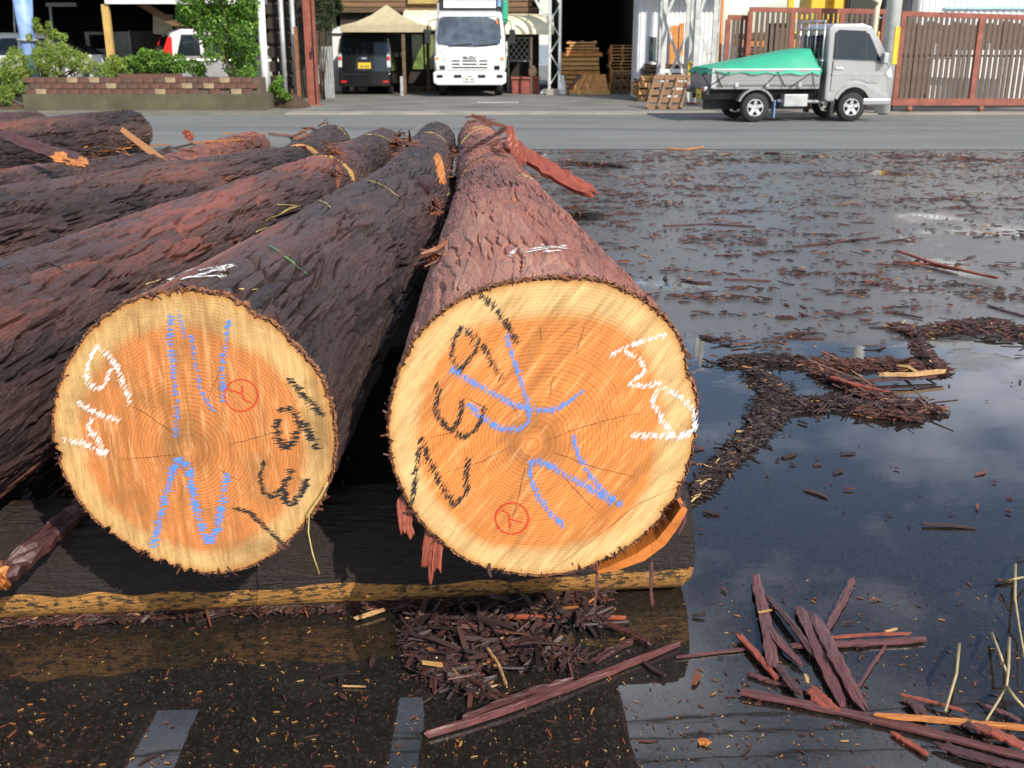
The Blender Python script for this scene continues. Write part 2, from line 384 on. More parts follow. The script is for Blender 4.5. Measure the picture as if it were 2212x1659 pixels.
PEEL = {11: [(2.4, .9, 1.3, .75), (1.4, .8, .35, .35)], 23: [(2.2, .42, 2.2, 1.1)], 31: [(2.0, .5, 9., .35)], 37: [(2.2, .4, 9., .2)]}     # where bark has been rubbed off: angle, width, reach, amount
HITS = []           # surfaces things can be laid on
LEAN = .05; ZP = .63
def log_side(nc, nr, fc, fr, nt_, ns, seed, cell=(.030, .115), depth=1., peel=0., kgrow=1.4, bow=.0, lean=0., plates2=(.012, .085)):
    nc = np.array(nc, float); fc = np.array(fc, float); L = abs(fc[1] - nc[1])
    th = np.linspace(0, 2 * pi, nt_, endpoint=False); s = np.linspace(0, 1, ns); s = (np.exp(kgrow * s) - 1) / (exp(kgrow) - 1)
    T, Sg = np.meshgrid(th, s); l = Sg * L
    rn = nr(th) if callable(nr) else np.full(nt_, nr)
    k = np.clip(Sg * 2.2, 0, 1); k = k * k * (3 - 2 * k)
    mean = rn.mean()
    R = (rn[None] * (1 - k) + mean * k) * (1 - Sg) + fr * Sg
    circ = 2 * pi * (mean + fr) / 2
    warp = wavy(T, l, seed + 1, 9, 11, 1.3, 9); warp2 = wavy(T, l, seed + 2, 9, 16, 1.6, 14)
    twist = l * .12
    n1 = max(8, int(circ / cell[0])); a1 = (T / (2 * pi) * n1 + warp * .9 + twist)
    f1, f2, r1, ox, oy = vor(a1, l / cell[1] + warp2 * .35, n1, seed)
    e1 = f2 - f1
    cm = sstep(-.05, .35, wavy(T, l, seed + 33, 10, 13, 1.5, 16)); cm2 = sstep(-.1, .5, wavy(T, l, seed + 34, 10, 17, 1.5, 22))
    n2 = max(8, int(circ / plates2[0])); a2 = T / (2 * pi) * n2 + warp * 2. + twist * 2
    g1, g2, r2, _, oy2 = vor(a2, l / plates2[1] + warp2, n2, seed + 7)
    e2 = g2 - g1
    n0 = max(6, int(circ / (cell[0] * 2.6))); b1, b2, r0, ox0, oy0 = vor(T / (2 * pi) * n0 + warp * .5, l / (cell[1] * 2.8) + warp2 * .2, n0, seed + 19)
    pl = peel + wavy(T, l, seed + 5, 6, 2.2, .9, 4)
    for (t0, tw, lw, am) in PEEL.get(seed, ()): pl = pl + am * np.exp(-((T - t0) / tw) ** 2) * np.exp(-(l / lw) ** 2)
    sm = 1 - .45 * sstep(.25, .7, pl)                                   # peeled stretches are smoother
    d = .008 * (r1 - .5) * sstep(.0, .12, e1) - .024 * (1 - sstep(.02, .20, e1)) * (.10 + .9 * cm) + .005 * oy * sstep(0, .2, e1) + .003 * ox
    d += .0052 * (r2 - .5) * sstep(0, .15, e2) - .005 * (1 - sstep(.03, .3, e2)) * cm2
    d += .006 * (r0 - .5) - .030 * (1 - sstep(.01, .08, b2 - b1)) * cm2
    d = d * depth * sm + wavy(T, l, seed + 9, 9, 2.5, .012, 5)
    d *= np.clip(.35 + l / .12, 0, 1)
    Rd = R + d
    C = nc[None, None] * (1 - Sg[..., None]) + fc[None, None] * Sg[..., None]
    bend = np.sin(Sg * pi) * bow
    X = C[..., 0] + Rd * np.cos(T) + bend; Z = C[..., 2] + Rd * np.sin(T) + bend * .4
    fade = np.clip(1 - Sg * 1.2, 0, 1)
    Y = C[..., 1] + lean * (Z - nc[2]) * fade
    rr_ = np.random.RandomState(seed + 3)
    Y[0] += rr_.uniform(-.004, .006, nt_)
    V = np.stack([X, Y, Z], -1).reshape(-1, 3)
    i, j = np.meshgrid(np.arange(ns - 1), np.arange(nt_), indexing='ij')
    a = i * nt_ + j; b = i * nt_ + (j + 1) % nt_
    Q = np.stack([a, b, b + nt_, a + nt_], -1).reshape(-1, 4)
    # coarse copy to lay things on
    si = list(range(0, ns, 3)) + [ns - 1]; tj = list(range(0, nt_, 3))
    Vc = V.reshape(ns, nt_, 3)[np.ix_(si, tj)]; m_, n_ = Vc.shape[:2]
    polys = [(p * n_ + q, p * n_ + (q + 1) % n_, (p + 1) * n_ + (q + 1) % n_, (p + 1) * n_ + q) for p in range(m_ - 1) for q in range(n_)]
    HITS.append(BVHTree.FromPolygons([tuple(x) for x in Vc.reshape(-1, 3)], polys))
    plate = (.55 * r1 + .25 * r2 + .35 * (r0 - .3)).reshape(-1); pk = np.clip(pl, -.3, 1).reshape(-1)
    return V, Q, plate, pk, V.reshape(ns, nt_, 3)[0], V.reshape(ns, nt_, 3)[-1]

def polar(outline, c):
    """outline points on the face plane -> radius by angle round c"""
    an = np.array([atan2(p[1] - c[1], p[0] - c[0]) for p in outline]) % (2 * pi); ra = np.array([sqrt((p[0] - c[0]) ** 2 + (p[1] - c[1]) ** 2) for p in outline])
    o = np.argsort(an); an, ra = an[o], ra[o]
    an = np.concatenate([an - 2 * pi, an, an + 2 * pi]); ra = np.concatenate([ra] * 3)
    def f(th):
        th = np.asarray(th) % (2 * pi); out = 0
        for d_ in np.linspace(-.12, .12, 9): out = out + np.interp(th + d_, an, ra)
        return out / 9
    return f
def disc(ring, pith, nr, scale, y_of, jit=0., seed=0, mx=1.):
    """polar sheet from pith to ring, with rho 0..1"""
    n_ = len(ring); rs_ = np.linspace(0, 1, nr)
    edge = np.full(n_, scale)
    if jit: edge = scale + np.convolve(np.tile(np.random.RandomState(seed).uniform(-jit, jit, n_), 3), np.ones(3) / 3, 'same')[n_:2 * n_]
    V = []; rho = []
    for q in rs_:
        for j in range(n_):
            f = q * scale + (edge[j] - scale) * max(0., (q - .93) / .07); x = pith[0] + (ring[j][0] - pith[0]) * f; z = pith[1] + (ring[j][2] - pith[1]) * f
            V.append((x, y_of(x, z), z)); rho.append(q)
    Q = [(i * n_ + j, (i + 1) * n_ + j, (i + 1) * n_ + (j + 1) % n_, i * n_ + (j + 1) % n_) for i in range(nr - 1) for j in range(n_)]
    return V, Q, rho, edge

def simple_log(name, label, nc, nr, fc, fr, nt_, ns, seed, mat, group=None, peel=0., cell=(.032, .12), depth=1., bow=.0, kgrow=.8):
    base = Vector(((nc[0] + fc[0]) / 2, (nc[1] + fc[1]) / 2, .2))
    r = root(name, label, 'log', base, group=group)
    V, Q, plate, pk, e0, e1 = log_side(nc, nr, fc, fr, nt_, ns, seed, cell, depth, peel, kgrow, bow)
    B = np.array(base)
    link('bark', mesh_np('bark', V - B, Q, {'plate': plate, 'peel': pk}, smooth=False), mat, r)
    for e, c in ((e0, nc), (e1, fc)):
        v_, q_, rho, _ = disc(e, (c[0] + .03, c[2] - .02), 8, .985, lambda x, z: c[1] + (.004 if c is nc else -.004))
        link('sawn_end', mesh_np('sawn_end', np.array(v_) - B, q_, {'rho': rho}), ENDWOOD if c is fc else FACE_B, r)
    return r

# -- the two logs whose sawn ends face the viewer, outlines measured on the photograph
YA, YB = 2.056, 2.061
def cropA(c): return (818.7 + .4386 * c[0], 576.1 + .4386 * c[1])
def cropB(c): return (91. + .4021 * c[0], 606.4 + .4021 * c[1])
def onface(uv, Y0, zc):
    n_ = Vector((0, -1, LEAN)); p0 = Vector((0, Y0, zc)); d = ray(*uv); o = Vector((0, 0, H))
    return o + d * ((p0 - o).dot(n_) / d.dot(n_))
OUT_A = [(900, 50), (1000, 45), (1130, 75), (1260, 130), (1380, 220), (1470, 330), (1530, 450), (1560, 580), (1565, 750), (1550, 900), (1520, 1020), (1470, 1130), (1390, 1240), (1290, 1340), (1160, 1420), (1040, 1480), (900, 1515), (760, 1522), (620, 1505), (480, 1465), (340, 1390), (220, 1280), (120, 1140), (70, 1000), (40, 860), (45, 720), (70, 600), (110, 480), (180, 340), (280, 240), (390, 160), (520, 100), (650, 70), (780, 55)]
OUT_B = [(800, 45), (950, 60), (1080, 110), (1190, 175), (1300, 280), (1400, 380), (1480, 480), (1540, 590), (1575, 760), (1580, 900), (1555, 1050), (1500, 1190), (1400, 1320), (1280, 1440), (1150, 1520), (1000, 1575), (870, 1575), (750, 1545), (640, 1510), (500, 1440), (400, 1380), (260, 1260), (170, 1140), (110, 1020), (65, 880), (55, 760), (75, 620), (120, 480), (190, 350), (280, 235), (400, 140), (520, 85), (660, 50)]
def front_log(name, label, out, crop, pith_c, Y0, far_c, far_r, nt_, ns, seed, bark, face, peel, cell, depth, bow):
    pts = [onface(crop(c), Y0, ZP) for c in out]
    cx_ = sum(p.x for p in pts) / len(pts); cz_ = sum(p.z for p in pts) / len(pts)
    nc = (cx_, Y0 + LEAN * (cz_ - ZP), cz_)
    f = polar([(p.x, p.z) for p in pts], (cx_, cz_))
    base = Vector((cx_ * .5 + far_c[0] * .5, (Y0 + far_c[1]) / 2, .2)); B = np.array(base)
    r = root(name, label, 'log', base, group='front row of felled cedar logs')
    V, Q, plate, pk, e0, e1 = log_side(nc, f, far_c, far_r, nt_, ns, seed, cell, depth, peel, 1.45, bow, LEAN)
    link('bark', mesh_np('bark', V - B, Q, {'plate': plate, 'peel': pk}, smooth=False), bark, r)
    pp = onface(crop(pith_c), Y0, ZP)
    yo = lambda x, z: Y0 + LEAN * (z - ZP) - .003
    v_, q_, rho, edge = disc(e0, (pp.x, pp.z), 90, .984, yo, .005, seed)
    link('sawn_face', mesh_np('sawn_face', np.array(v_) - B, q_, {'rho': rho}), face, r)
    # torn bark rim between the wood and the bark's outside
    rnd = np.random.RandomState(seed + 4); nr_ = 6; V2 = []
    for i in range(nr_):
        q = i / (nr_ - 1)
        for j in range(len(e0)):
            s_ = edge[j] * (1 - q) + (1.004 + rnd.uniform(-.004, .010)) * q - (.012 if i == 0 else 0)
            x = pp.x + (e0[j][0] - pp.x) * s_; z = pp.z + (e0[j][2] - pp.z) * s_
            V2.append((x, yo(x, z) + (.004 if i == 0 else rnd.uniform(-.004, .009)) + (.01 if i == nr_ - 1 else 0), z))
    n_ = len(e0)
    Q2 = [(i * n_ + j, (i + 1) * n_ + j, (i + 1) * n_ + (j + 1) % n_, i * n_ + (j + 1) % n_) for i in range(nr_ - 1) for j in range(n_)]
    link('bark_rim', mesh_np('bark_rim', np.array(V2) - B, Q2, smooth=False), RIM, r)
    v_, q_, rho, _ = disc(e1, (far_c[0], far_c[2]), 8, .985, lambda x, z: far_c[1] - .004)
    link('far_sawn_end', mesh_np('far_sawn_end', np.array(v_) - B, q_, {'rho': rho}), ENDWOOD, r)
    return r, pp
logA, pithA = front_log('cedar_log', 'thick reddish cedar log beside the open puddle, crayon numerals on its orange sawn end', OUT_A, cropA, (750, 875), YA,
                        (-.11, 6.96, .46), .255, 470, 560, 11, BARK_A, FACE_A, .22, (.030, .26), .9, .0)
logB, pithB = front_log('cedar_log', 'dark barked cedar log with blue strokes above and below its pith', OUT_B, cropB, (785, 920), YB,
                        (-.65, 6.80, .455), .255, 430, 520, 23, BARK_B, FACE_B, .0, (.030, .30), 1.05, .0)
G1 = 'front row of felled cedar logs'; G2 = 'second row of felled cedar logs'; G3 = 'felled logs stacked by the roadside planter'
logC = simple_log('cedar_log', 'long dark cedar log with a reddish upper flank, lying next to the blue-marked log', (-1.44, 2.02, .585), .28, (-1.33, 7.3, .44), .24, 340, 430, 31, BARK_C, G1, .12, (.034, .34), 1.15)
logD = simple_log('cedar_log', 'dark cedar log with pale lichen patches, orange bark shreds on its upper side', (-2.41, 2.39, .62), .317, (-1.74, 8.5, .42), .22, 280, 420, 37, BARK_B, G1, .05, (.036, .34), 1.3)
logE = simple_log('cedar_log', 'cedar log half hidden behind the lichen-patched log under loose bark', (-3.17, 2.48, .60), .303, (-2.75, 8.0, .42), .22, 160, 240, 41, BARK_C, G1, .15, (.04, .16), 1.4)
logF = simple_log('cedar_log', 'thick dark log ending in front of the brick planter, red bark scrap on its end', (-5.75, 7.3, .47), .27, (-4.32, 12.1, .45), .25, 180, 220, 43, BARK_B, G3, .02, (.045, .18), 1.4)
logG = simple_log('cedar_log', 'dark log lying farthest behind the log that ends at the planter', (-7.4, 8.2, .44), .24, (-5.75, 12.9, .42), .22, 120, 160, 47, BARK_C, G3, .1, (.05, .18), 1.4)
simple_log('cedar_log', 'reddish log in line behind the thick white-marked log, red bark scrap on top', (-.13, 7.12, .45), .25, (-.38, 11.64, .413), .213, 170, 220, 51, BARK_A, G2, .1, (.04, .15), 1.2)
simple_log('cedar_log', 'grey-brown log in line behind the blue-marked log, straw across its far end', (-.68, 6.95, .45), .245, (-.81, 11.5, .405), .205, 170, 220, 53, BARK_B, G2, .0, (.04, .15), 1.2)
simple_log('cedar_log', 'purplish log with pink humps behind the long reddish-flanked log', (-1.34, 7.5, .44), .235, (-1.29, 10.68, .405), .205, 150, 180, 57, BARK_C, G2, .15, (.04, .15), 1.3)
simple_log('cedar_log', 'slim dark log pointing at the black wagon, straw over its end', (-1.74, 8.7, .42), .22, (-1.84, 10.88, .415), .215, 140, 150, 59, BARK_B, G2, .0, (.04, .15), 1.3)
simple_log('cedar_log', 'small reddish log barely showing over the lichen-patched log', (-2.75, 8.2, .39), .18, (-2.67, 11.0, .38), .18, 110, 140, 61, BARK_A, G2, .1, (.04, .15), 1.3)

# -- poles laid crosswise under the logs
def mat_skid():
    m, t, b = nodes('half_peeled_skid'); v = coord(t, 'Object', (.25, 1, 1)); vo = coord(t)
    at = nd(t, 'ShaderNodeAttribute'); at.attribute_name = 'peel'
    n1 = noise(t, coord(t, 'Object', (.6, 1, 1)), 55, 5, .7); n2 = noise(t, v, 30, 4, .6); n3 = noise(t, vo, 8, 4, .6)
    wood = mixc(t, n2, (.36, .15, .030), (.68, .34, .085))
    wood = mixc(t, ramp(t, n1, [(.51, 0.), (.57, .9)]), wood, (.03, .022, .014))
    bk = mixc(t, n2, (.010, .007, .006), (.034, .019, .015))
    f = ramp(t, mathn(t, 'ADD', at.outputs['Fac'], mathn(t, 'MULTIPLY_ADD', n3, .3, -.15)), [(.48, 0.), (.54, 1.)])
    lk(t, mixc(t, f, bk, wood), b.inputs['Base Color']); b.inputs['Roughness'].default_value = .5
    bump(t, b, mathn(t, 'ADD', n1, mathn(t, 'MULTIPLY', noise(t, coord(t, 'Object', (.05, 1, 1)), 90, 5, .7), 1.5)), .9, .012); return m
SKID = mat_skid()
def skid(label, p0, p1, r, seed, peel_lo=0., nt_=40, ns=120):
    p0 = np.array(p0); p1 = np.array(p1); d = (p1 - p0); L = np.linalg.norm(d); d = d / L; side = np.array([d[1], -d[0], 0])
    th = np.linspace(0, 2 * pi, nt_, endpoint=False); s = np.linspace(0, 1, ns); T, Sg = np.meshgrid(th, s); l = Sg * L
    n1 = 30; f1, f2, r1, ox, oy = vor(T / (2 * pi) * n1 + wavy(T, l, seed + 8, 8, 9, 1.2, 5), l / .22 + wavy(T, l, seed, 6, 9, .5), n1, seed)
    pe = sstep(-.05, .05, np.cos(T - (pi * 1.5 + .68)) - .84 + wavy(T, l, seed + 1, 9, 9, .30, 3) + wavy(T, l, seed + 6, 9, 40, .10, 4)) if peel_lo else np.zeros(T.shape)
    R = r * (1 + wavy(T, l, seed + 2, 6, 2, .07, 3) + wavy(T, l, seed + 12, 8, 12, .035, 6)) + (.005 * (r1 - .5) * sstep(0, .2, f2 - f1) - .006 * (1 - sstep(0, .2, f2 - f1))) * (1 - pe) - .004 * pe
    R *= np.where((Sg < .004) | (Sg > .996), .93, 1)
    C = p0 + Sg[..., None] * (p1 - p0)
    V = C + (np.cos(T) * R)[..., None] * side + (np.sin(T) * R)[..., None] * np.array([0, 0, 1.])
    V = V.reshape(-1, 3); b = np.array([(p0[0] + p1[0]) / 2, (p0[1] + p1[1]) / 2, 0])
    i, j = np.meshgrid(np.arange(ns - 1), np.arange(nt_), indexing='ij'); a = i * nt_ + j; c = i * nt_ + (j + 1) % nt_
    Q = np.stack([a, c, c + nt_, a + nt_], -1).reshape(-1, 4)
    rt = root('skid_log', label, 'log', Vector(b), group='poles laid under the logs')
    link('round_pole', mesh_np('round_pole', V - b, Q, {'peel': pe.reshape(-1)}, smooth=True), SKID, rt)
    for k in (0, ns - 1):
        e = V.reshape(ns, nt_, 3)[k]; c_ = e.mean(0)
        vs = np.concatenate([e, [c_]]) - b
        link('cut_end', mesh_np('cut_end', vs, [(q, (q + 1) % nt_, nt_) for q in range(nt_)]), ENDWOOD, rt)
    return rt
skid('half-peeled pole with a yellow flank under the near ends of the logs', (-3.6, 2.21, .148), (.465, 2.585, .148), .152, 71, 1., 150, 700)
skid('thin bark-covered pole under the far ends of the front logs', (-4.0, 5.9, .103), (.25, 6.2, .103), .105, 73)
skid('pole under the near ends of the second row of logs', (-3.2, 8.85, .098), (.1, 8.6, .098), .1, 79)
skid('pole under the far ends of the second row of logs', (-3.1, 10.2, .098), (0, 10.2, .098), .1, 83)
skid('pole under the logs by the planter', (-7.2, 9.3, .098), (-4.6, 9.3, .098), .1, 89)
skid('farther pole under the logs by the planter', (-6.6, 11.4, .098), (-4.2, 11.4, .098), .1, 97)

# ------------------------------------------------------------------ crayon writing on the sawn ends
def mat_crayon(name, c):
    m, t, b = nodes(name); n1 = noise(t, coord(t), 300, 3, .6)
    lk(t, mixc(t, n1, tuple(x * .8 for x in c), tuple(min(1, x * 1.15) for x in c)), b.inputs['Base Color']); b.inputs['Roughness'].default_value = .75; return m
CR = {'white': mat_crayon('white_crayon', (.82, .81, .78)), 'black': mat_crayon('black_crayon', (.012, .012, .012)),
      'blue': mat_crayon('blue_crayon', (.075, .27, .80)), 'red': mat_crayon('red_crayon', (.66, .035, .018)), 'crack': mat_crayon('drying_crack_dark', (.07, .028, .012))}
def crayon(name, strokes, crop, Y0, parent, mat, w, hatch, fill=.8, seed=0, dense=1., off=.0042, jag=.45):
    """strokes in crop pixels -> broken hatch marks where the wax caught on the saw ridges"""
    rnd = random.Random(seed); m = MB(); hx, hy = cos(hatch), sin(hatch)
    for st in strokes:
        ww = w * 1.15
        if isinstance(st, tuple): st, ww = st[0], st[1] * .95
        acc = 0.; step = ww * .085 / dense
        for i in range(len(st) - 1):
            (x0, y0), (x1, y1) = st[i], st[i + 1]; L = sqrt((x1 - x0) ** 2 + (y1 - y0) ** 2); k = max(1, int(L / step)); tx, ty = (x1 - x0) / L, (y1 - y0) / L
            px, py = -ty, tx
            for q in range(k):
                if rnd.random() > fill * (.80 + .35 * sin(q * .41 + i * 2 + seed) * sin(q * .13 + seed) + rnd.uniform(-.3, .2)): continue
                f = q / k; cx_ = x0 + (x1 - x0) * f; cy_ = y0 + (y1 - y0) * f
                j = rnd.uniform(-.28, .28) * ww; cx_ += px * j; cy_ += py * j
                hl = ww * rnd.uniform(.15, .85); ht = ww * rnd.uniform(.03, .075)
                # the mark follows the ridge unless the stroke runs along it
                hj = hatch + rnd.gauss(0, .16); ex, ey = cos(hj), sin(hj)
                pts = []
                for a, b_ in ((-1, -.3), (-.3, -1), (.5, -.8), (1, .2), (.4, 1), (-.6, .8)):
                    aa = a * hl * rnd.uniform(1 - jag, 1 + jag * .4); bb = b_ * ht * rnd.uniform(.6, 1.3)
                    pts.append((cx_ + ex * aa - ey * bb, cy_ + ey * aa + ex * bb))
                off_ = off + rnd.uniform(0, .0004)
                P3 = [onface(crop(p), Y0, ZP) + Vector((0, -off_, 0)) for p in pts]
                m.add(P3, [(0, 1, 2, 3, 4, 5)])
    return m.build(name, mat, parent, world=True)
def circle(c, rx, ry, n=60, a0=.2): return [(c[0] + rx * cos(a0 + 2 * pi * i / n), c[1] + ry * sin(a0 + 2 * pi * i / n)) for i in range(n + 1)]
HA = radians(-58)
crayon('crayon_numeral', [[(505, 130), (570, 200), (630, 280), (685, 375)]], cropA, YA, logA, CR['black'], 34, HA, .8, 1, 1.3)
crayon('crayon_numeral', [[(395, 295), (470, 335), (530, 415), (570, 490), (610, 552)], [(410, 300), (372, 350), (358, 410), (365, 460), (398, 512), (440, 460), (482, 400), (462, 352)]], cropA, YA, logA, CR['black'], 30, HA, .8, 2, 1.3)
crayon('crayon_numeral', [[(285, 570), (297, 620), (275, 690), (310, 760), (360, 803), (400, 745), (410, 650)], [(360, 803), (440, 838), (492, 780), (520, 690)]], cropA, YA, logA, CR['black'], 34, HA, .82, 3, 1.4)
crayon('crayon_numeral', [[(212, 840), (190, 960), (165, 1165)], [(212, 850), (250, 950), (310, 1080), (370, 1168), (432, 1110), (430, 1020), (442, 940)]], cropA, YA, logA, CR['black'], 34, HA, .8, 4, 1.4)
crayon('crayon_numeral', [[(1140, 432), (1230, 388), (1330, 352), (1412, 335)], [(1205, 415), (1280, 450), (1312, 510), (1230, 575), (1300, 588), (1395, 570)]], cropA, YA, logA, CR['white'], 26, HA, .78, 5, 1.3)
crayon('crayon_numeral', [[(1372, 600), (1345, 655), (1400, 765), (1450, 830)], [(1400, 592), (1480, 640), (1552, 705), (1556, 790), (1500, 835), (1430, 835)]], cropA, YA, logA, CR['white'], 28, HA, .78, 6, 1.3)
crayon('crayon_stroke', [[(1240, 826), (1330, 826), (1430, 832), (1545, 815)]], cropA, YA, logA, CR['white'], 34, HA, .7, 7, 1.2)
crayon('crayon_stroke', [[(625, 335), (660, 440), (700, 570), (738, 680), (738, 745)], [(355, 500), (440, 555), (560, 620), (680, 682), (765, 695)], [(440, 670), (510, 740), (600, 798), (690, 798), (740, 755)], [(775, 705), (870, 698), (940, 660), (1012, 610)]], cropA, YA, logA, CR['blue'], 27, HA, .75, 8, 1.4)
crayon('crayon_stroke', [[(950, 830), (985, 930), (1040, 1030), (1110, 1110), (1205, 1178)], [(742, 965), (765, 948), (850, 978), (930, 1030), (1040, 1090), (1150, 1160)], [(742, 965), (745, 1030), (790, 1140), (850, 1220), (912, 1272)]], cropA, YA, logA, CR['blue'], 27, HA, .78, 9, 1.4)
crayon('crayon_ring', [circle((655, 1235), 81, 77), [(605, 1195), (640, 1212), (645, 1280)], [(650, 1240), (705, 1256)]], cropA, YA, logA, CR['red'], 9, radians(20), 1., 10, 1.6, jag=.2)
HB = radians(-8)
crayon('crayon_numeral', [[(300, 350), (255, 430), (238, 510), (270, 565), (312, 578), (352, 540), (372, 470)], [(300, 352), (360, 400), (410, 470), (440, 545), (480, 655)]], cropB, YB, logB, CR['white'], 30, radians(-50), .75, 11, 1.25)
crayon('crayon_numeral', [[(195, 645), (300, 712), (420, 745)], [(270, 735), (250, 790), (290, 835), (345, 930)], [(112, 842), (220, 868), (350, 930)]], cropB, YB, logB, CR['white'], 30, radians(-50), .75, 12, 1.25)
crayon('crayon_stroke', [([(692, 180), (690, 300), (705, 450)], 40), ([(705, 450), (728, 650), (724, 840)], 32), ([(735, 150), (770, 305)], 26), ([(805, 290), (825, 420), (850, 560), (885, 645), (932, 700)], 26), ([(1008, 205), (990, 330), (965, 470), (980, 650)], 32)], cropB, YB, logB, CR['blue'], 30, HB, .42, 13, 1.5)
crayon('crayon_stroke', [[(735, 950), (700, 1030), (680, 1120), (640, 1250), (600, 1430)], [(735, 950), (790, 1000), (812, 1120), (840, 1260), (895, 1410), (940, 1340), (960, 1220), (1000, 1030)]], cropB, YB, logB, CR['blue'], 36, HB, .62, 14, 1.7)
crayon('crayon_numeral', [[(1320, 510), (1400, 600), (1515, 725)]], cropB, YB, logB, CR['black'], 34, HB, .85, 15, 1.6)
crayon('crayon_numeral', [[(1275, 690), (1340, 682), (1390, 760), (1440, 815), (1490, 900)], [(1268, 740), (1262, 830), (1300, 890), (1345, 880), (1372, 800)]], cropB, YB, logB, CR['black'], 40, HB, .85, 16, 1.6)
crayon('crayon_numeral', [([(1200, 960), (1172, 1040), (1190, 1130), (1240, 1160)], 26), [(1240, 1160), (1300, 1110), (1340, 1010)], [(1300, 1110), (1310, 1190), (1350, 1192), (1410, 1120), (1425, 1060)]], cropB, YB, logB, CR['black'], 38, HB, .85, 17, 1.6)
crayon('crayon_stroke', [[(1030, 1215), (1120, 1240), (1200, 1320), (1300, 1410)]], cropB, YB, logB, CR['black'], 26, HB, .85, 18, 1.6)
crayon('crayon_ring', [circle((1072, 612), 88, 85), [(1000, 580), (1075, 602), (1080, 560)], [(1075, 602), (1095, 640), (1132, 655)]], cropB, YB, logB, CR['red'], 9, radians(20), 1., 19, 1.6, jag=.2)
# drying cracks that run out from the pith
def cracks(lines, crop, Y0, parent, seed):
    rnd = random.Random(seed)
    for ln in lines:
        m = MB(); vs = []
        pts = [ln[0]]
        for i in range(len(ln) - 1):
            for q in range(1, 6):
                f = q / 5; pts.append((ln[i][0] * (1 - f) + ln[i + 1][0] * f + rnd.uniform(-2.5, 2.5), ln[i][1] * (1 - f) + ln[i + 1][1] * f + rnd.uniform(-2.5, 2.5)))
        for i, p in enumerate(pts):
            q0 = pts[max(i - 1, 0)]; q1 = pts[min(i + 1, len(pts) - 1)]; dx, dy = q1[0] - q0[0], q1[1] - q0[1]; L = sqrt(dx * dx + dy * dy); w = 1.15 * (1 - abs(2 * i / (len(pts) - 1) - .8) * .55)
            for s_ in (-1, 1):
                vs.append(onface(crop((p[0] - dy / L * w * s_, p[1] + dx / L * w * s_)), Y0, ZP) + Vector((0, -.0042, 0)))
        m.add(vs, [(2 * i, 2 * i + 1, 2 * i + 3, 2 * i + 2) for i in range(len(pts) - 1)])
        m.build('drying_crack', CR['crack'], parent, world=True)
cracks([[(820, 850), (960, 800), (1150, 745), (1300, 715)], [(640, 640), (690, 740)], [(720, 980), (690, 1130), (640, 1300)], [(650, 880), (520, 950), (330, 1010)], [(840, 640), (862, 520)], [(970, 430), (1000, 330), (1015, 270)], [(860, 910), (1050, 980), (1260, 1030)], [(900, 1020), (990, 1120), (1080, 1210)], [(1470, 1080), (1280, 1160), (1080, 1320), (840, 1495)], [(400, 800), (250, 840)], [(540, 700), (430, 640)], [(800, 360), (790, 280)], [(1040, 230), (930, 310), (820, 400)]], cropA, YA, logA, 5)
cracks([[(720, 930), (560, 945), (430, 955)], [(730, 830), (560, 710), (450, 650)], [(880, 660), (950, 500), (985, 410)], [(1000, 880), (1150, 840), (1300, 795)], [(760, 1090), (740, 1190)], [(520, 340), (530, 260), (515, 190)], [(950, 1010), (1060, 1070)]], cropB, YB, logB, 6)
# ------------------------------------------------------------------ bark litter
def mat_litter(name, stops, rough=.6):
    m, t, b = nodes(name); at = nd(t, 'ShaderNodeAttribute'); at.attribute_name = 'tint'
    n1 = noise(t, coord(t, 'Object'), 45, 4, .6)
    c = ramp(t, at.outputs['Fac'], stops)
    c = mixc(t, mathn(t, 'MULTIPLY', n1, .7), c, mixc(t, 1., c, (.45, .40, .42), 'MULTIPLY'))
    lk(t, c, b.inputs['Base Color']); lk(t, mathn(t, 'MULTIPLY_ADD', n1, .4, rough - .22), b.inputs['Roughness'])
    bump(t, b, noise(t, coord(t, 'Object'), 160, 3, .6), .35, .004); return m
LITTER = mat_litter('bark_litter', [(0., (.014, .010, .010)), (.35, (.050, .024, .020)), (.62, (.115, .036, .024)), (.82, (.24, .075, .024)), (.92, (.42, .20, .055)), (1., (.55, .40, .16))])
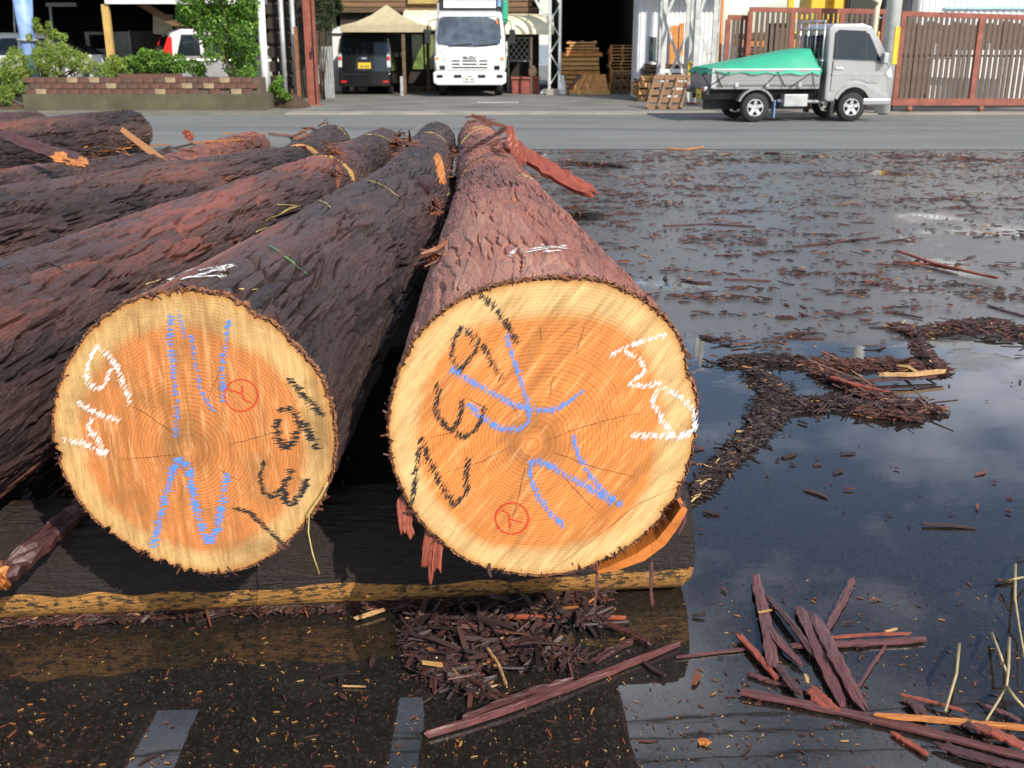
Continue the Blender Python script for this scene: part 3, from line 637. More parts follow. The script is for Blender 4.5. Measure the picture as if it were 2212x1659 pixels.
def slivers(C, yaw, L, w, th, pitch, curl, tint, roll=None):
    """many thin bent shreds at once: centres C (n,3)"""
    n_ = len(C); K = 3; st = np.array([-.5, .05, .5]); taper = np.array([.7, 1., .5])
    roll = np.zeros(n_) if roll is None else roll
    cy, sy = np.cos(yaw), np.sin(yaw); D = np.stack([cy * np.cos(pitch), sy * np.cos(pitch), np.sin(pitch)], -1)
    A = np.stack([-sy, cy, np.zeros(n_)], -1); U = np.cross(D, A); U *= np.sign(U[:, 2:3] + 1e-9)
    A2 = A * np.cos(roll)[:, None] + U * np.sin(roll)[:, None]; U2 = U * np.cos(roll)[:, None] - A * np.sin(roll)[:, None]
    V = np.zeros((n_, K, 4, 3))
    for i in range(K):
        base = C + D * (st[i] * L)[:, None] + U2 * (curl * L * (.25 - st[i] ** 2))[:, None] + A2 * (np.sin(st[i] * 5 + tint * 40) * L * .05)[:, None]
        for j, (a, b_) in enumerate(((-1, -1), (1, -1), (1, 1), (-1, 1))):
            V[:, i, j] = base + A2 * (a * .5 * w * taper[i])[:, None] + U2 * (b_ * .5 * th)[:, None]
    q = [(3, 2, 1, 0), (8, 9, 10, 11)]
    for i in range(K - 1):
        for j in range(4): q.append((i * 4 + j, i * 4 + (j + 1) % 4, (i + 1) * 4 + (j + 1) % 4, (i + 1) * 4 + j))
    Q = (np.arange(n_)[:, None, None] * 12 + np.array(q)[None]).reshape(-1, 4)
    V = V.reshape(n_, 12, 3); low = V[:, :, 2].min(1); V[:, :, 2] += np.maximum(0, .0015 - low)[:, None]
    return V.reshape(-1, 3), Q, np.repeat(tint, 12)
def litter_obj(name, parts, label, cat, kind='stuff', mat=None):
    V = []; Q = []; T = []; o = 0
    for v, q, t_ in parts: V.append(v); Q.append(q + o); T.append(t_); o += len(v)
    V = np.concatenate(V); b = V.mean(0); b[2] = 0
    ob_ = link(name, mesh_np(name, V - b, np.concatenate(Q), {'tint': np.concatenate(T)}, smooth=False), mat or LITTER)
    ob_.location = b
    return tag(ob_, label, cat, kind=kind)
R = np.random.RandomState(2024)
def gxy(U, Vv):
    return np.array([tuple(gr(u, v)) for u, v in zip(U, Vv)])
# thin scatter all over the yard: denser towards the street, drifted into lines
def scatter(n_, seed):
    r = np.random.RandomState(seed)
    y = 1.3 + 13.3 * r.uniform(0, 1, n_) ** .62; x = r.uniform(-.55, .62, n_) * (y + .8) ; x = np.where(r.uniform(0, 1, n_) < .25, r.uniform(-9, 10, n_), x)
    keep = (wavy(x * .9, y * 2.1, seed, 9, 2.5, 1.6, 4) + r.uniform(-.55, .55, n_) + (y - 8) * .055) > .0
    x, y = x[keep], y[keep]; k = len(x)
    L = r.lognormal(-3.95, .7, k) * (1 + .06 * y); L = np.clip(L, .010, .30); w = np.clip(L * r.uniform(.08, .35, k), .003, .03)
    C = np.stack([x, y, .003 + r.uniform(0, .006, k)], -1)
    tint = np.clip(r.beta(2.2, 3.2, k) * .95 + .06 * (y > 10), 0, .93); tint = np.where(r.uniform(0, 1, k) < .035, r.uniform(.85, 1., k), tint)
    return slivers(C, r.normal(0, .7, k) + (r.uniform(0, 1, k) < .3) * r.uniform(0, 3, k), L, w, r.uniform(.002, .006, k), r.normal(0, .06, k), r.uniform(-.15, .25, k), tint)
litter_obj('bark_scatter', [scatter(20000, 5)], 'small bark shreds scattered over the wet yard', 'bark litter')
# ragged lines of shreds washed together on the far half of the yard
def drift(n_, seed):
    r = np.random.RandomState(seed); out = []
    cs = []
    for k in range(170):
        y = r.uniform(4.6, 14.5); x = r.uniform(-.05 if y < 7 else -.30, .52) * y
        if y < 11.8 and x < .55 - .05 * y: continue
        Ln = r.uniform(.15, .9) * (.5 + y * .09); m_ = int(Ln * 46)
        s_ = r.uniform(-.5, .5, m_) * Ln; sl = r.normal(0, .22)
        cs.append(np.stack([x + s_, y + s_ * sl + .05 * np.sin(s_ * 9 + k) + r.normal(0, .025, m_), .004 + r.uniform(0, .014, m_)], -1))
    C = np.concatenate(cs); k = len(C); L = np.clip(r.lognormal(-3.35, .55, k), .015, .2)
    return slivers(C, r.normal(0, .4, k), L, L * r.uniform(.08, .3, k), r.uniform(.003, .008, k), r.normal(0, .1, k), r.uniform(-.1, .25, k), np.clip(r.beta(2, 3, k), 0, .9))
litter_obj('bark_drift_lines', [drift(0, 9)], 'ragged lines of washed-up bark shreds across the wet yard', 'bark litter')
# thick mats of shreds
def mat_pile(segs, conv, n_, seed, hgt, Lm, tlo, thi, yaw0=0., yspread=.8):
    """segs: polylines with widths, in crop pixels"""
    r = np.random.RandomState(seed); C = []; ww = []
    lens = []
    for pl in segs:
        for i in range(len(pl) - 1): lens.append((pl[i], pl[i + 1], sqrt((pl[i][0] - pl[i + 1][0]) ** 2 + (pl[i][1] - pl[i + 1][1]) ** 2) * (pl[i][2] + pl[i + 1][2])))
    tot = sum(l[2] for l in lens)
    for a, b_, l in lens:
        for q in range(int(n_ * l / tot)):
            f = r.uniform(0, 1); w_ = a[2] * (1 - f) + b_[2] * f; g_ = np.clip(r.normal(0, .42), -1, 1)
            ang = r.uniform(0, 6.28)
            p = gr(*conv((a[0] * (1 - f) + b_[0] * f + cos(ang) * g_ * w_, a[1] * (1 - f) + b_[1] * f + sin(ang) * g_ * w_ * .55)))
            C.append((p.x, p.y, .003 + r.uniform(0, 1) ** 1.3 * hgt * (1 - g_ * g_)))
    C = np.array(C); k = len(C); L = np.clip(r.lognormal(np.log(Lm), .45, k), .01, .35)
    tint = np.clip(tlo + (thi - tlo) * r.beta(1.6, 2.2, k), 0, 1); tint = np.where(r.uniform(0, 1, k) < .025, r.uniform(.86, 1., k), tint)
    return slivers(C, yaw0 + r.normal(0, yspread, k), L, np.clip(L * r.uniform(.05, .17, k), .0025, .016), r.uniform(.002, .005, k), r.normal(0, .22, k), r.uniform(-.2, .35, k), tint, r.normal(0, .5, k))
c2 = lambda c: (1394.8 + .3696 * c[0], 636.7 + .3696 * c[1])
litter_obj('bark_mat', [mat_pile([[(470, 400, 60), (700, 390, 75), (930, 400, 50)], [(620, 470, 70), (760, 560, 130), (720, 690, 150), (660, 790, 110), (560, 900, 90), (450, 990, 80), (340, 1120, 70), (285, 1190, 45)], [(800, 660, 90), (1100, 640, 90), (1350, 690, 60)]], c2, 9000, 11, .030, .028, .0, .45)], 'dark mat of soaked bark shreds beside the white-marked log', 'bark litter')
litter_obj('bark_mat', [mat_pile([[(900, 410, 30), (1150, 420, 55), (1450, 420, 60), (1740, 450, 40)], [(1000, 460, 40), (1250, 570, 70), (1480, 660, 60), (1690, 690, 30)], [(1250, 700, 40), (1560, 735, 30)]], c2, 4200, 12, .022, .045, .25, .82, -.35, .4)], 'red bark splinters fanning out from the dark soaked mat', 'bark litter')
litter_obj('bark_mat', [mat_pile([[(1450, 190, 40), (1600, 230, 60), (1800, 190, 70), (2000, 190, 90), (2250, 240, 80), (2420, 300, 80)], [(1590, 280, 60), (1640, 360, 60), (1720, 430, 40)]], c2, 6500, 13, .022, .032, .12, .66, 0, .8)], 'curved drift of fine reddish bark beyond the dark mat', 'bark litter')
c4 = lambda c: (727.7 + .3564 * c[0], 1152 + .3564 * c[1])
litter_obj('bark_mat', [mat_pile([[(450, 620, 90), (560, 800, 120), (700, 900, 110), (900, 980, 60)], [(500, 540, 70), (800, 600, 130), (1050, 680, 130), (1250, 760, 110), (1450, 800, 70)], [(900, 480, 50), (1250, 500, 60), (1600, 560, 60)], [(700, 760, 120), (950, 800, 100)]], c4, 3000, 14, .026, .052, .03, .60, .2, 1.1)], 'heap of soaked brown bark shreds in the puddle in front of the pole', 'bark litter')
litter_obj('bark_line', [mat_pile([[(-2050, 560, 22), (-1500, 545, 26), (-900, 500, 26), (-400, 480, 30), (0, 470, 40), (400, 460, 45), (900, 430, 40), (1650, 400, 35)]], c4, 1700, 15, .03, .035, .12, .75, .05, .6)], 'line of wet bark crumbs along the foot of the half-peeled pole', 'bark litter')
# fibres and specks under the shallow water close by
def specks(n_, seed):
    r = np.random.RandomState(seed); u = r.uniform(-40, 2260, n_); v = 1250 + 420 * r.uniform(0, 1, n_) ** .8; C = gxy(u, v); C[:, 2] = .002
    L = np.clip(r.lognormal(-5.35, .7, n_), .002, .06); tint = np.where(r.uniform(0, 1, n_) < .25, r.uniform(.86, 1., n_), r.uniform(.3, .82, n_))
    return slivers(C, r.uniform(0, 6.28, n_), L, np.clip(L * r.uniform(.08, .4, n_), .001, .005), np.full(n_, .0015), np.zeros(n_), r.uniform(0, .1, n_), tint)
litter_obj('bark_specks', [specks(2400, 17)], 'tiny pale wood chips floating on the puddle', 'bark litter')

# single bark strips one can pick up
def mat_strip(name, c1, c2_, rough=.3):
    m, t, b = nodes(name); al = nd(t, 'ShaderNodeAttribute'); al.attribute_name = 'along'; ac = nd(t, 'ShaderNodeAttribute'); ac.attribute_name = 'across'
    cb = nd(t, 'ShaderNodeCombineXYZ'); lk(t, mathn(t, 'MULTIPLY', al.outputs['Fac'], 9.), cb.inputs[0]); lk(t, mathn(t, 'MULTIPLY', ac.outputs['Fac'], 170.), cb.inputs[1])
    n1 = noise(t, cb.outputs[0], 1., 5, .65); n2 = noise(t, coord(t), 60, 4, .6)
    c = mixc(t, ramp(t, n1, [(.34, 0.), (.66, 1.)]), c1, c2_); c = mixc(t, ramp(t, n2, [(.5, 0.), (.8, .5)]), c, tuple(x * .35 for x in c1))
    lk(t, c, b.inputs['Base Color']); lk(t, mathn(t, 'MULTIPLY_ADD', n2, .35, rough - .12), b.inputs['Roughness'])
    bump(t, b, mathn(t, 'ADD', n1, mathn(t, 'MULTIPLY', n2, .4)), .8, .004); return m
ST = {'dark': mat_strip('dark_wet_bark_strip', (.030, .014, .013), (.105, .040, .036)), 'plum': mat_strip('plum_bark_strip', (.060, .022, .022), (.17, .062, .058)),
      'red': mat_strip('red_bark_strip', (.14, .028, .018), (.36, .085, .045)), 'orange': mat_strip('orange_bark_strip', (.30, .075, .015), (.60, .25, .06), .45), 'tan': mat_strip('tan_bark_strip', (.30, .14, .05), (.55, .36, .16), .5)}
def strip_mesh(path, w, th, seed, n_=16, cup=.25, fray=.4, up=None):
    rnd = random.Random(seed); P_ = [Vector(p) for p in path]
    ds = [0.]
    for i in range(1, len(P_)): ds.append(ds[-1] + (P_[i] - P_[i - 1]).length)
    def at(s):
        s *= ds[-1]
        for i in range(1, len(P_)):
            if s <= ds[i] or i == len(P_) - 1:
                f = (s - ds[i - 1]) / max(1e-6, ds[i] - ds[i - 1]); return P_[i - 1].lerp(P_[i], f)
    m = MB(); vs = []; ph = rnd.uniform(0, 6); at_al = []; at_ac = []
    for i in range(n_ + 1):
        s = i / n_; p = at(s); d = (at(min(1, s + .05)) - at(max(0, s - .05))).normalized()
        u_ = Vector(up) if up else Vector((0, 0, 1))
        a = d.cross(u_).normalized(); nrm = a.cross(d).normalized()
        ww = w * (1 - .18 * abs(2 * s - 1)) * (1 + rnd.uniform(-fray, fray) * .5)
        if i in (0, n_): ww *= rnd.uniform(.45, .9)
        p = p + a * (sin(s * 3.2 + ph) * w * .13) + nrm * (sin(s * 5 + ph) * w * .05) + a * rnd.uniform(-.03, .03) * w
        for k in range(5):
            q = (k - 2) / 2; e_ = d * (rnd.uniform(-.5, .5) * w if i in (0, n_) else 0); vs.append(p + e_ + a * (q * ww / 2) + nrm * (th / 2 - cup * w * q * q * .22 + rnd.uniform(-.22, .22) * th)); at_al.append(s * ds[-1] + seed); at_ac.append(q * ww / 2 + seed * .37)
        for k in range(5):
            q = (2 - k) / 2; vs.append(p + a * (q * ww / 2) + nrm * (-th / 2 - cup * w * q * q * .22)); at_al.append(s * ds[-1] + seed); at_ac.append(q * ww / 2 + seed * .37)
    fs = [(i * 10 + k, i * 10 + (k + 1) % 10, (i + 1) * 10 + (k + 1) % 10, (i + 1) * 10 + k) for i in range(n_) for k in range(10)]
    fs += [tuple(range(10)), tuple(n_ * 10 + k for k in range(10))[::-1]]
    m.add(vs, fs); m.attrs = {'along': at_al, 'across': at_ac}; return m
SC = [0]
def strip(path, w, mat, label, name='bark_strip', th=.007, cup=.25, group='loose bark strips', cat='bark strip', lift=.0, up=None, n_=16):
    SC[0] += 1
    m = strip_mesh([Vector(p) + Vector((0, 0, lift)) for p in path], w, th, SC[0], n_, cup, up=up)
    low = min(v[2] for v in m.v)
    if low < .002 : m.v = [(v[0], v[1], v[2] + .002 - low) for v in m.v]
    return m.one(name, ST[mat] if isinstance(mat, str) else mat, label, cat, group)
c3 = lambda c: (1394.8 + .3696 * c[0], 1182.5 + .3696 * c[1])
def gs(conv, pts, z=.006): return [gr(*conv(p), z if not isinstance(z, (list, tuple)) else z[i]) for i, p in enumerate(pts)]
px = .00047     # metres per crop pixel close by, near enough for widths
strip(gs(c4, [(545, 1215), (1000, 1075), (1500, 890), (2080, 665)], .01), 42 * px, 'plum', 'longest soaked bark strip lying slantwise below the heap in the puddle', th=.01)
strip(gs(c4, [(760, 1120), (1150, 960), (1420, 880)], .02), 30 * px, 'dark', 'brown bark strip lying along the upper edge of the longest strip', th=.008)
strip(gs(c4, [(1000, 505), (1350, 500), (1750, 512)], .018), 26 * px, 'red', 'thin red bark strip beside the foot of the half-peeled pole')
strip(gs(c4, [(1610, 535), (1760, 590), (1905, 672)], .014), 40 * px, 'dark', 'short brown bark piece with pale silt at the right of the heap')
strip(gs(c4, [(1560, 775), (1670, 710), (1785, 650)], .008), 45 * px, 'dark', 'short dark bark piece between the heap and the longest strip')
strip(gs(c4, [(880, 510), (960, 580), (1065, 690)], .03), 55 * px, 'dark', 'wide brown bark piece on top of the soaked heap')
strip(gs(c4, [(1070, 575), (1180, 565), (1300, 552)], .03), 36 * px, 'plum', 'curled bark piece on the soaked heap behind the wide one')
strip(gs(c4, [(560, 775), (660, 800), (690, 880)], .03), 46 * px, 'dark', 'bent bark piece at the left of the soaked heap')
strip(gs(c4, [(110, 515), (200, 490), (295, 460)], .012), 22 * px, 'tan', 'pale yellow bark splinter at the foot of the half-peeled pole', cup=.1)
strip(gs(c4, [(30, 925), (100, 927), (175, 930)], .005), 8 * px, 'tan', 'thin straw-coloured splinter alone on the dark puddle', cup=.0, th=.003)
strip(gs(c4, [(915, 700), (975, 790), (1030, 930)], .04), 14 * px, 'tan', 'pale forked twig across the soaked heap', cup=.1, th=.006)
L3 = [([(645, 165), (690, 420), (740, 700)], 68, 'plum', 'upright grey-plum bark strip at the left of the criss-cross pile', .016),
      ([(690, 410), (790, 560), (905, 690)], 48, 'plum', 'bark strip crossing low over the criss-cross pile', .022),
      ([(905, 355), (1020, 610), (1150, 925)], 62, 'plum', 'broad bark strip in the middle of the criss-cross pile', .022),
      ([(975, 385), (1120, 640), (1280, 935)], 72, 'plum', 'broadest bark strip on top of the criss-cross pile, end above the long one', .030),
      ([(715, 285), (850, 440), (985, 640)], 42, 'dark', 'narrow dark bark strip between the two broad ones', .026),
      ([(1210, 190), (1135, 330), (1062, 480)], 44, 'plum', 'pale plum strip pointing away from the criss-cross pile into the puddle', .005),
      ([(850, 570), (1250, 555), (1635, 535)], 52, 'plum', 'plum strip lying level through the criss-cross pile', .010),
      ([(1085, 525), (1300, 510), (1545, 500)], 26, 'red', 'thin red strip along the level plum strip', .014),
      ([(540, 510), (650, 620), (770, 765)], 42, 'red', 'bright red bark strip at the left edge of the criss-cross pile', .014),
      ([(600, 735), (700, 770), (825, 805)], 32, 'plum', 'short bark strip under the left of the criss-cross pile', .006),
      ([(960, 820), (1025, 880), (1100, 935)], 80, 'red', 'wide dark red bark plate at the foot of the criss-cross pile', .012),
      ([(770, 690), (840, 770), (910, 855)], 52, 'dark', 'dark bark strip ending in a shadowed tip', .018),
      ([(1400, 570), (1320, 690), (1250, 812)], 18, 'plum', 'thin splinter leaning off the right of the criss-cross pile', .005),
      ([(570, 840), (950, 915), (1300, 990), (1700, 1090), (2230, 1235)], 62, 'plum', 'very long bark strip passing below the criss-cross pile', .010),
      ([(1490, 860), (1660, 900), (1860, 950)], 26, 'red', 'thin red splinter behind the red bark heap', .012),
      ([(1850, 1010), (2030, 1080), (2230, 1165)], 66, 'red', 'wide bright red bark strip on the red heap', .030),
      ([(1350, 975), (1800, 1010), (2240, 1055)], 40, 'orange', 'orange-edged bark strip at the back of the red heap', .018),
      ([(1980, 920), (2090, 965), (2190, 1015)], 30, 'plum', 'plum splinter behind the orange-edged strip', .010),
      ([(1440, 1085), (1540, 1150), (1645, 1215)], 36, 'red', 'red splinter in front of the very long strip', .005),
      ([(1700, 1150), (1950, 1220), (2240, 1290)], 52, 'dark', 'dark wet strip at the front of the red heap', .012),
      ([(1800, 1000), (1960, 1060), (2130, 1130)], 50, 'dark', 'brown strip in the middle of the red heap', .022),
      ([(1520, 880), (1580, 930), (1620, 985)], 60, 'dark', 'short dark bark block behind the red heap', .014),
      ([(180, 640), (400, 615), (600, 592)], 24, 'plum', 'thin strip linking the soaked heap and the criss-cross pile', .005),
      ([(660, 380), (735, 365)], 14, 'tan', 'tiny yellow chip on the upright strip', .035),
      ([(1400, 490), (1470, 475)], 20, 'tan', 'small yellow chip lying on the level strip', .030),
      ([(930, 740), (950, 790)], 18, 'tan', 'small yellow chip low on the broad strips', .048),
      ([(310, 1140), (365, 1142)], 42, 'orange', 'round orange flake on the bare wet asphalt', .004)]
for pts, w, mt, lab, z in L3:
    zz = [z * (.5 if i in (0, len(pts) - 1) and z > .02 else 1) for i in range(len(pts))]
    strip(gs(c3, pts, zz), w * px, mt, lab, th=.005 if w > 30 else .003)
c1 = lambda c: (1212.9 + .4518 * c[0], 291 + .4518 * c[1])
strip(gs(c1, [(1612, 555), (1800, 618), (2085, 685)], .03), .035, 'red', 'dark red bark strip alone on the wet yard past the curved drift', th=.012)
strip(gs(c1, [(1590, 605), (1750, 618), (1900, 650)], .015), .03, 'red', 'short red bark strip under the lone dark red one', th=.01)
strip(gs(c1, [(500, 65), (600, 68), (680, 58)], .02), .05, 'orange', 'orange bark splinter at the far edge of the yard', th=.012)
for pts, mt, lab in (([(205, 383), (290, 378), (385, 376)], 'dark', 'black bark strip in the water beside the reddish log, the nearer of two'), ([(230, 418), (330, 415)], 'dark', 'shorter black bark strip in the water beside the reddish log'),
                     ([(490, 435), (700, 425), (930, 440)], 'dark', 'long thin line of bark on the wet yard'), ([(1110, 535), (1250, 520), (1520, 490)], 'dark', 'long bark strip pointing at the fence, on the wet yard'),
                     ([(780, 690), (880, 692), (1000, 698)], 'plum', 'thin plum bark strip near the puddle edge'), ([(575, 690), (650, 705), (720, 708)], 'dark', 'dark splinter beside the sawn end of the reddish log'), ([(735, 575), (870, 575)], 'dark', 'short dark splinter on the smooth wet patch')):
    strip(gs(c1, pts, .008), .022, mt, lab, th=.008)
strip(gs(c2, [(1360, 465), (1550, 465), (1750, 445)], .04), .022, 'tan', 'tan stick on the red end of the bark fan', th=.014, cup=.05)
strip(gs(c2, [(1250, 500), (1500, 490), (1700, 478)], .02), .02, 'dark', 'dark stick under the tan one on the bark fan', th=.01)
strip(gs(c2, [(1080, 480), (1250, 530), (1420, 570)], .035), .03, 'red', 'broad red sliver on the bark fan', th=.008)
strip(gs(c2, [(1440, 195), (1580, 200)], .03), .035, 'dark', 'flat dark bark plate at the tip of the curved drift', th=.012)
strip(gs(c2, [(1420, 95), (1520, 115), (1620, 135)], .008), .02, 'dark', 'dark splinter behind the curved drift', th=.006)
strip(gs(c2, [(2000, 60), (2120, 95), (2230, 125)], .008), .025, 'dark', 'dark splinter beyond the end of the curved drift', th=.006)

# things lying on the logs: find the surface under the pixel
def pick(u, v, lift=.004):
    o = Vector((0, 0, H)); d = ray(u, v).normalized(); best = None
    for b in HITS:
        h = b.ray_cast(o, d, 60)
        if h[0] is not None and (best is None or h[3] < best[1]): best = (h[0], h[3], h[1])
    if best is None: return gr(u, v, .006), Vector((0, 0, 1))
    nn = best[2]; nn = nn if nn.dot(d) < 0 else -nn
    return best[0] + nn * lift, nn
def on_logs(pts, lift=.004, sub=5):
    out = []; ns_ = Vector((0, 0, 0))
    for i in range(len(pts) - 1):
        for q in range(sub):
            f = q / sub; p, nn = pick(pts[i][0] * (1 - f) + pts[i + 1][0] * f, pts[i][1] * (1 - f) + pts[i + 1][1] * f, lift); out.append(p); ns_ += nn
    p, nn = pick(*pts[-1], lift); out.append(p); return out, (ns_ + nn).normalized()
c7 = lambda c: (.3564 * c[0], 212 + .3564 * c[1])
c9 = lambda c: (606.4 + .3564 * c[0], 212 + .3564 * c[1])
STRAW = M('dry_straw', (.50, .40, .13), .6, var=.25, scale=20); GREENB = M('green_needle', (.10, .20, .07), .5, var=.2)
def straw(pts, label, mat=None, r=.0022, group='straw on the logs'):
    p, _ = on_logs(pts, .006, 6)
    # keep the stalk stiff: smooth the draped line
    for _k in range(2): p = [p[0]] + [(p[i - 1] + p[i] * 2 + p[i + 1]) / 4 for i in range(1, len(p) - 1)] + [p[-1]]
    m = MB(); m.tube(p, [r * (1 - .5 * i / len(p)) for i in range(len(p))], 5); m.one('straw_stalk', mat or STRAW, label, 'straw', group)
for pts, lab in (([(230, 165), (300, 158), (370, 190), (405, 250)], 'straw arched over the end of the slim dark log'), ([(505, 225), (570, 222), (640, 245), (685, 285)], 'bright straw bent over the purplish log'),
                 ([(815, 190), (860, 158), (940, 150)], 'straw lying over the far end of the grey-brown second-row log'), ([(860, 212), (920, 212), (965, 235), (1005, 275)], 'straw forked across the grey-brown second-row log'),
                 ([(1075, 320), (1110, 255), (1170, 200), (1250, 180), (1320, 205)], 'long straw arched over the reddish second-row log'), ([(1130, 195), (1180, 180), (1240, 172)], 'short straw by the red scrap on the reddish second-row log')):
    straw([c9(p) for p in pts], lab, r=.004)
for pts, lab in (([(430, 485), (530, 500), (620, 535), (715, 605)], 'long straw curving across the blue-marked log'), ([(230, 630), (295, 652)], 'stubby bright straw on the blue-marked log'), ([(0, 700), (60, 665), (115, 655)], 'straw at the edge between the blue-marked log and its neighbour'),
                 ([(1005, 590), (1035, 550), (1065, 525)], 'straw leaning in the gap beside the reddish log'), ([(1440, 472), (1490, 480), (1530, 500)], 'pale straw on the shoulder of the reddish log'), ([(1095, 480), (1125, 455), (1150, 437)], 'pale straw on the left shoulder of the reddish log')):
    straw([c9(p) for p in pts], lab, r=.0028)
for pts, lab in (([(1675, 648), (1810, 655), (1700, 700), (1605, 745)], 'bent straw hanging over the edge of the long reddish-flanked log'), ([(1545, 810), (1615, 785)], 'flat pale chip of straw at the edge of the blue-marked log'), ([(880, 1135), (965, 1095)], 'straw just above the sawn edge of the blue-marked log'), ([(1460, 1168), (1555, 1158)], 'short straw above the blue crayon stroke')):
    straw([c7(p) for p in pts], lab, r=.0022)
straw([c7(p) for p in [(1720, 970), (1790, 1020), (1850, 1070)]], 'green needle lying on the blue-marked log', GREENB, .003)
straw([c7(p) for p in [(1635, 910), (1685, 940)]], 'short green needle on the blue-marked log', GREENB, .003)
straw([c7(p) for p in [(295, 1000), (350, 1030), (420, 1065)]], 'dark twig lying on the long reddish-flanked log', ST['dark'], .003)
# dangling root fibre between the two sawn ends
m = MB(); m.tube([aty(u, v, 2.03) for u, v in ((708, 1042), (700, 1060), (668, 1105), (666, 1150), (675, 1195), (690, 1240))], [.0016] * 6, 5); m.one('hanging_fibre', STRAW, 'pale hanging fibre dangling from the blue-marked sawn end', 'fibre')
# white chalk on the bark of the two front logs
def bark_chalk(strokes, parent, w, seed, fill=.75):
    for k_, s0 in enumerate(strokes): chalk_one([s0], parent, w, seed + k_, fill)
def chalk_one(strokes, parent, w, seed, fill):
    rnd = random.Random(seed); m = MB()
    for st in strokes:
        for i in range(len(st) - 1):
            (x0, y0), (x1, y1) = st[i], st[i + 1]; k = max(2, int(sqrt((x1 - x0) ** 2 + (y1 - y0) ** 2) / 1.3))
            for q in range(k):
                if rnd.random() > fill: continue
                f = q / k; u = x0 + (x1 - x0) * f + rnd.uniform(-.3, .3) * w; v = y0 + (y1 - y0) * f + rnd.uniform(-.3, .3) * w
                p, nn = pick(u, v, .005); a = Vector((1, 0, 0)) - nn * nn.x; a.normalize(); b = nn.cross(a); s_ = w * .0011 * rnd.uniform(.6, 1.4)
                a = a * cos(.5) + b * sin(.5); b = nn.cross(a)
                m.add([p + a * s_ * 1.6, p + b * s_ * .5, p - a * s_ * 1.6, p - b * s_ * .5], [(0, 1, 2, 3)])
    o = m.build('chalk_mark', CR['white'], parent, world=True); o['kind'] = 'stuff'; return o
bark_chalk([[(1120, 540), (1108, 548), (1098, 560)], [(1140, 548), (1180, 541), (1222, 534)], [(1150, 541), (1190, 536), (1225, 541)], [(1168, 531), (1180, 541), (1188, 551)], [(1176, 548), (1210, 545)]], logA, 4, 3)
bark_chalk([[(355, 612), (385, 598), (420, 583)], [(396, 606), (440, 596), (470, 585), (512, 578)], [(430, 588), (470, 580), (500, 576)], [(405, 603), (450, 601), (490, 597)]], logB, 3.4, 4, .8)

# bark shreds heaped where the logs meet end to end, and along the gap beside the reddish log
def shreds_at(pxs, n_, seed, spread, Lm, label, tlo=.45, thi=.85, rise=.10):
    r = np.random.RandomState(seed); C = []
    for q in range(n_):
        u, v = pxs[r.randint(len(pxs))]; p, nn = pick(u + r.normal(0, spread), v + r.normal(0, spread * .6), .01)
        if p.z < .15 or p.y > 14: continue
        C.append((p.x, p.y, p.z + r.uniform(0, rise * .4)))
    C = np.array(C); k = len(C); L = np.clip(r.lognormal(np.log(Lm), .5, k), .02, .5)
    return litter_obj('bark_shreds', [slivers(C, r.uniform(0, 6.28, k), L, L * r.uniform(.06, .17, k), r.uniform(.003, .008, k), r.normal(.1, .3, k), r.uniform(-.2, .5, k), np.clip(tlo + (thi - tlo) * r.uniform(0, 1, k), 0, 1), r.normal(0, .7, k))], label, 'bark litter')
Z = lambda l: [c9(p) for p in l]
shreds_at(Z([(290, 310), (330, 350), (360, 400), (330, 480), (300, 330)]), 70, 21, 6, .085, 'red bark shreds heaped at the end of the long reddish-flanked log')
shreds_at(Z([(700, 280), (750, 240), (790, 215), (760, 290), (720, 310)]), 70, 22, 6, .09, 'red bark shreds heaped at the far end of the blue-marked log')
shreds_at(Z([(1045, 330), (1050, 400), (1040, 480), (1055, 360)]), 60, 23, 4, .10, 'red bark shreds hanging in the gap beside the reddish log')
shreds_at(Z([(1290, 320), (1340, 300), (1380, 280), (1320, 335), (1450, 360)]), 50, 24, 6, .08, 'bark shreds where the reddish log meets the one behind it')
shreds_at([(935, 462), (945, 470), (940, 455)], 26, 25, 4, .09, 'curled red bark tuft on the left flank of the reddish log', .6, .8)
shreds_at([(930, 548), (925, 560), (940, 572), (920, 580), (915, 600)], 60, 26, 5, .06, 'frayed red bark tuft low on the left flank of the reddish log', .6, .84)
shreds_at([(200, 335), (260, 328), (320, 322), (420, 310), (520, 300), (610, 298), (640, 300)], 60, 27, 12, .12, 'orange and red bark shreds along the top of the lichen-patched log', .55, .93)
shreds_at([(305, 240), (320, 248), (270, 236)], 16, 28, 4, .16, 'red bark scrap on the end of the thick log by the planter', .6, .85)
shreds_at([(1020, 262), (1040, 258), (1055, 264)], 22, 29, 4, .14, 'red bark scrap on the far end of the reddish second-row log', .55, .75)
shreds_at([(700, 272), (690, 276), (665, 290)], 20, 30, 4, .14, 'dark red bark scrap on the end of the slim dark log', .4, .7)
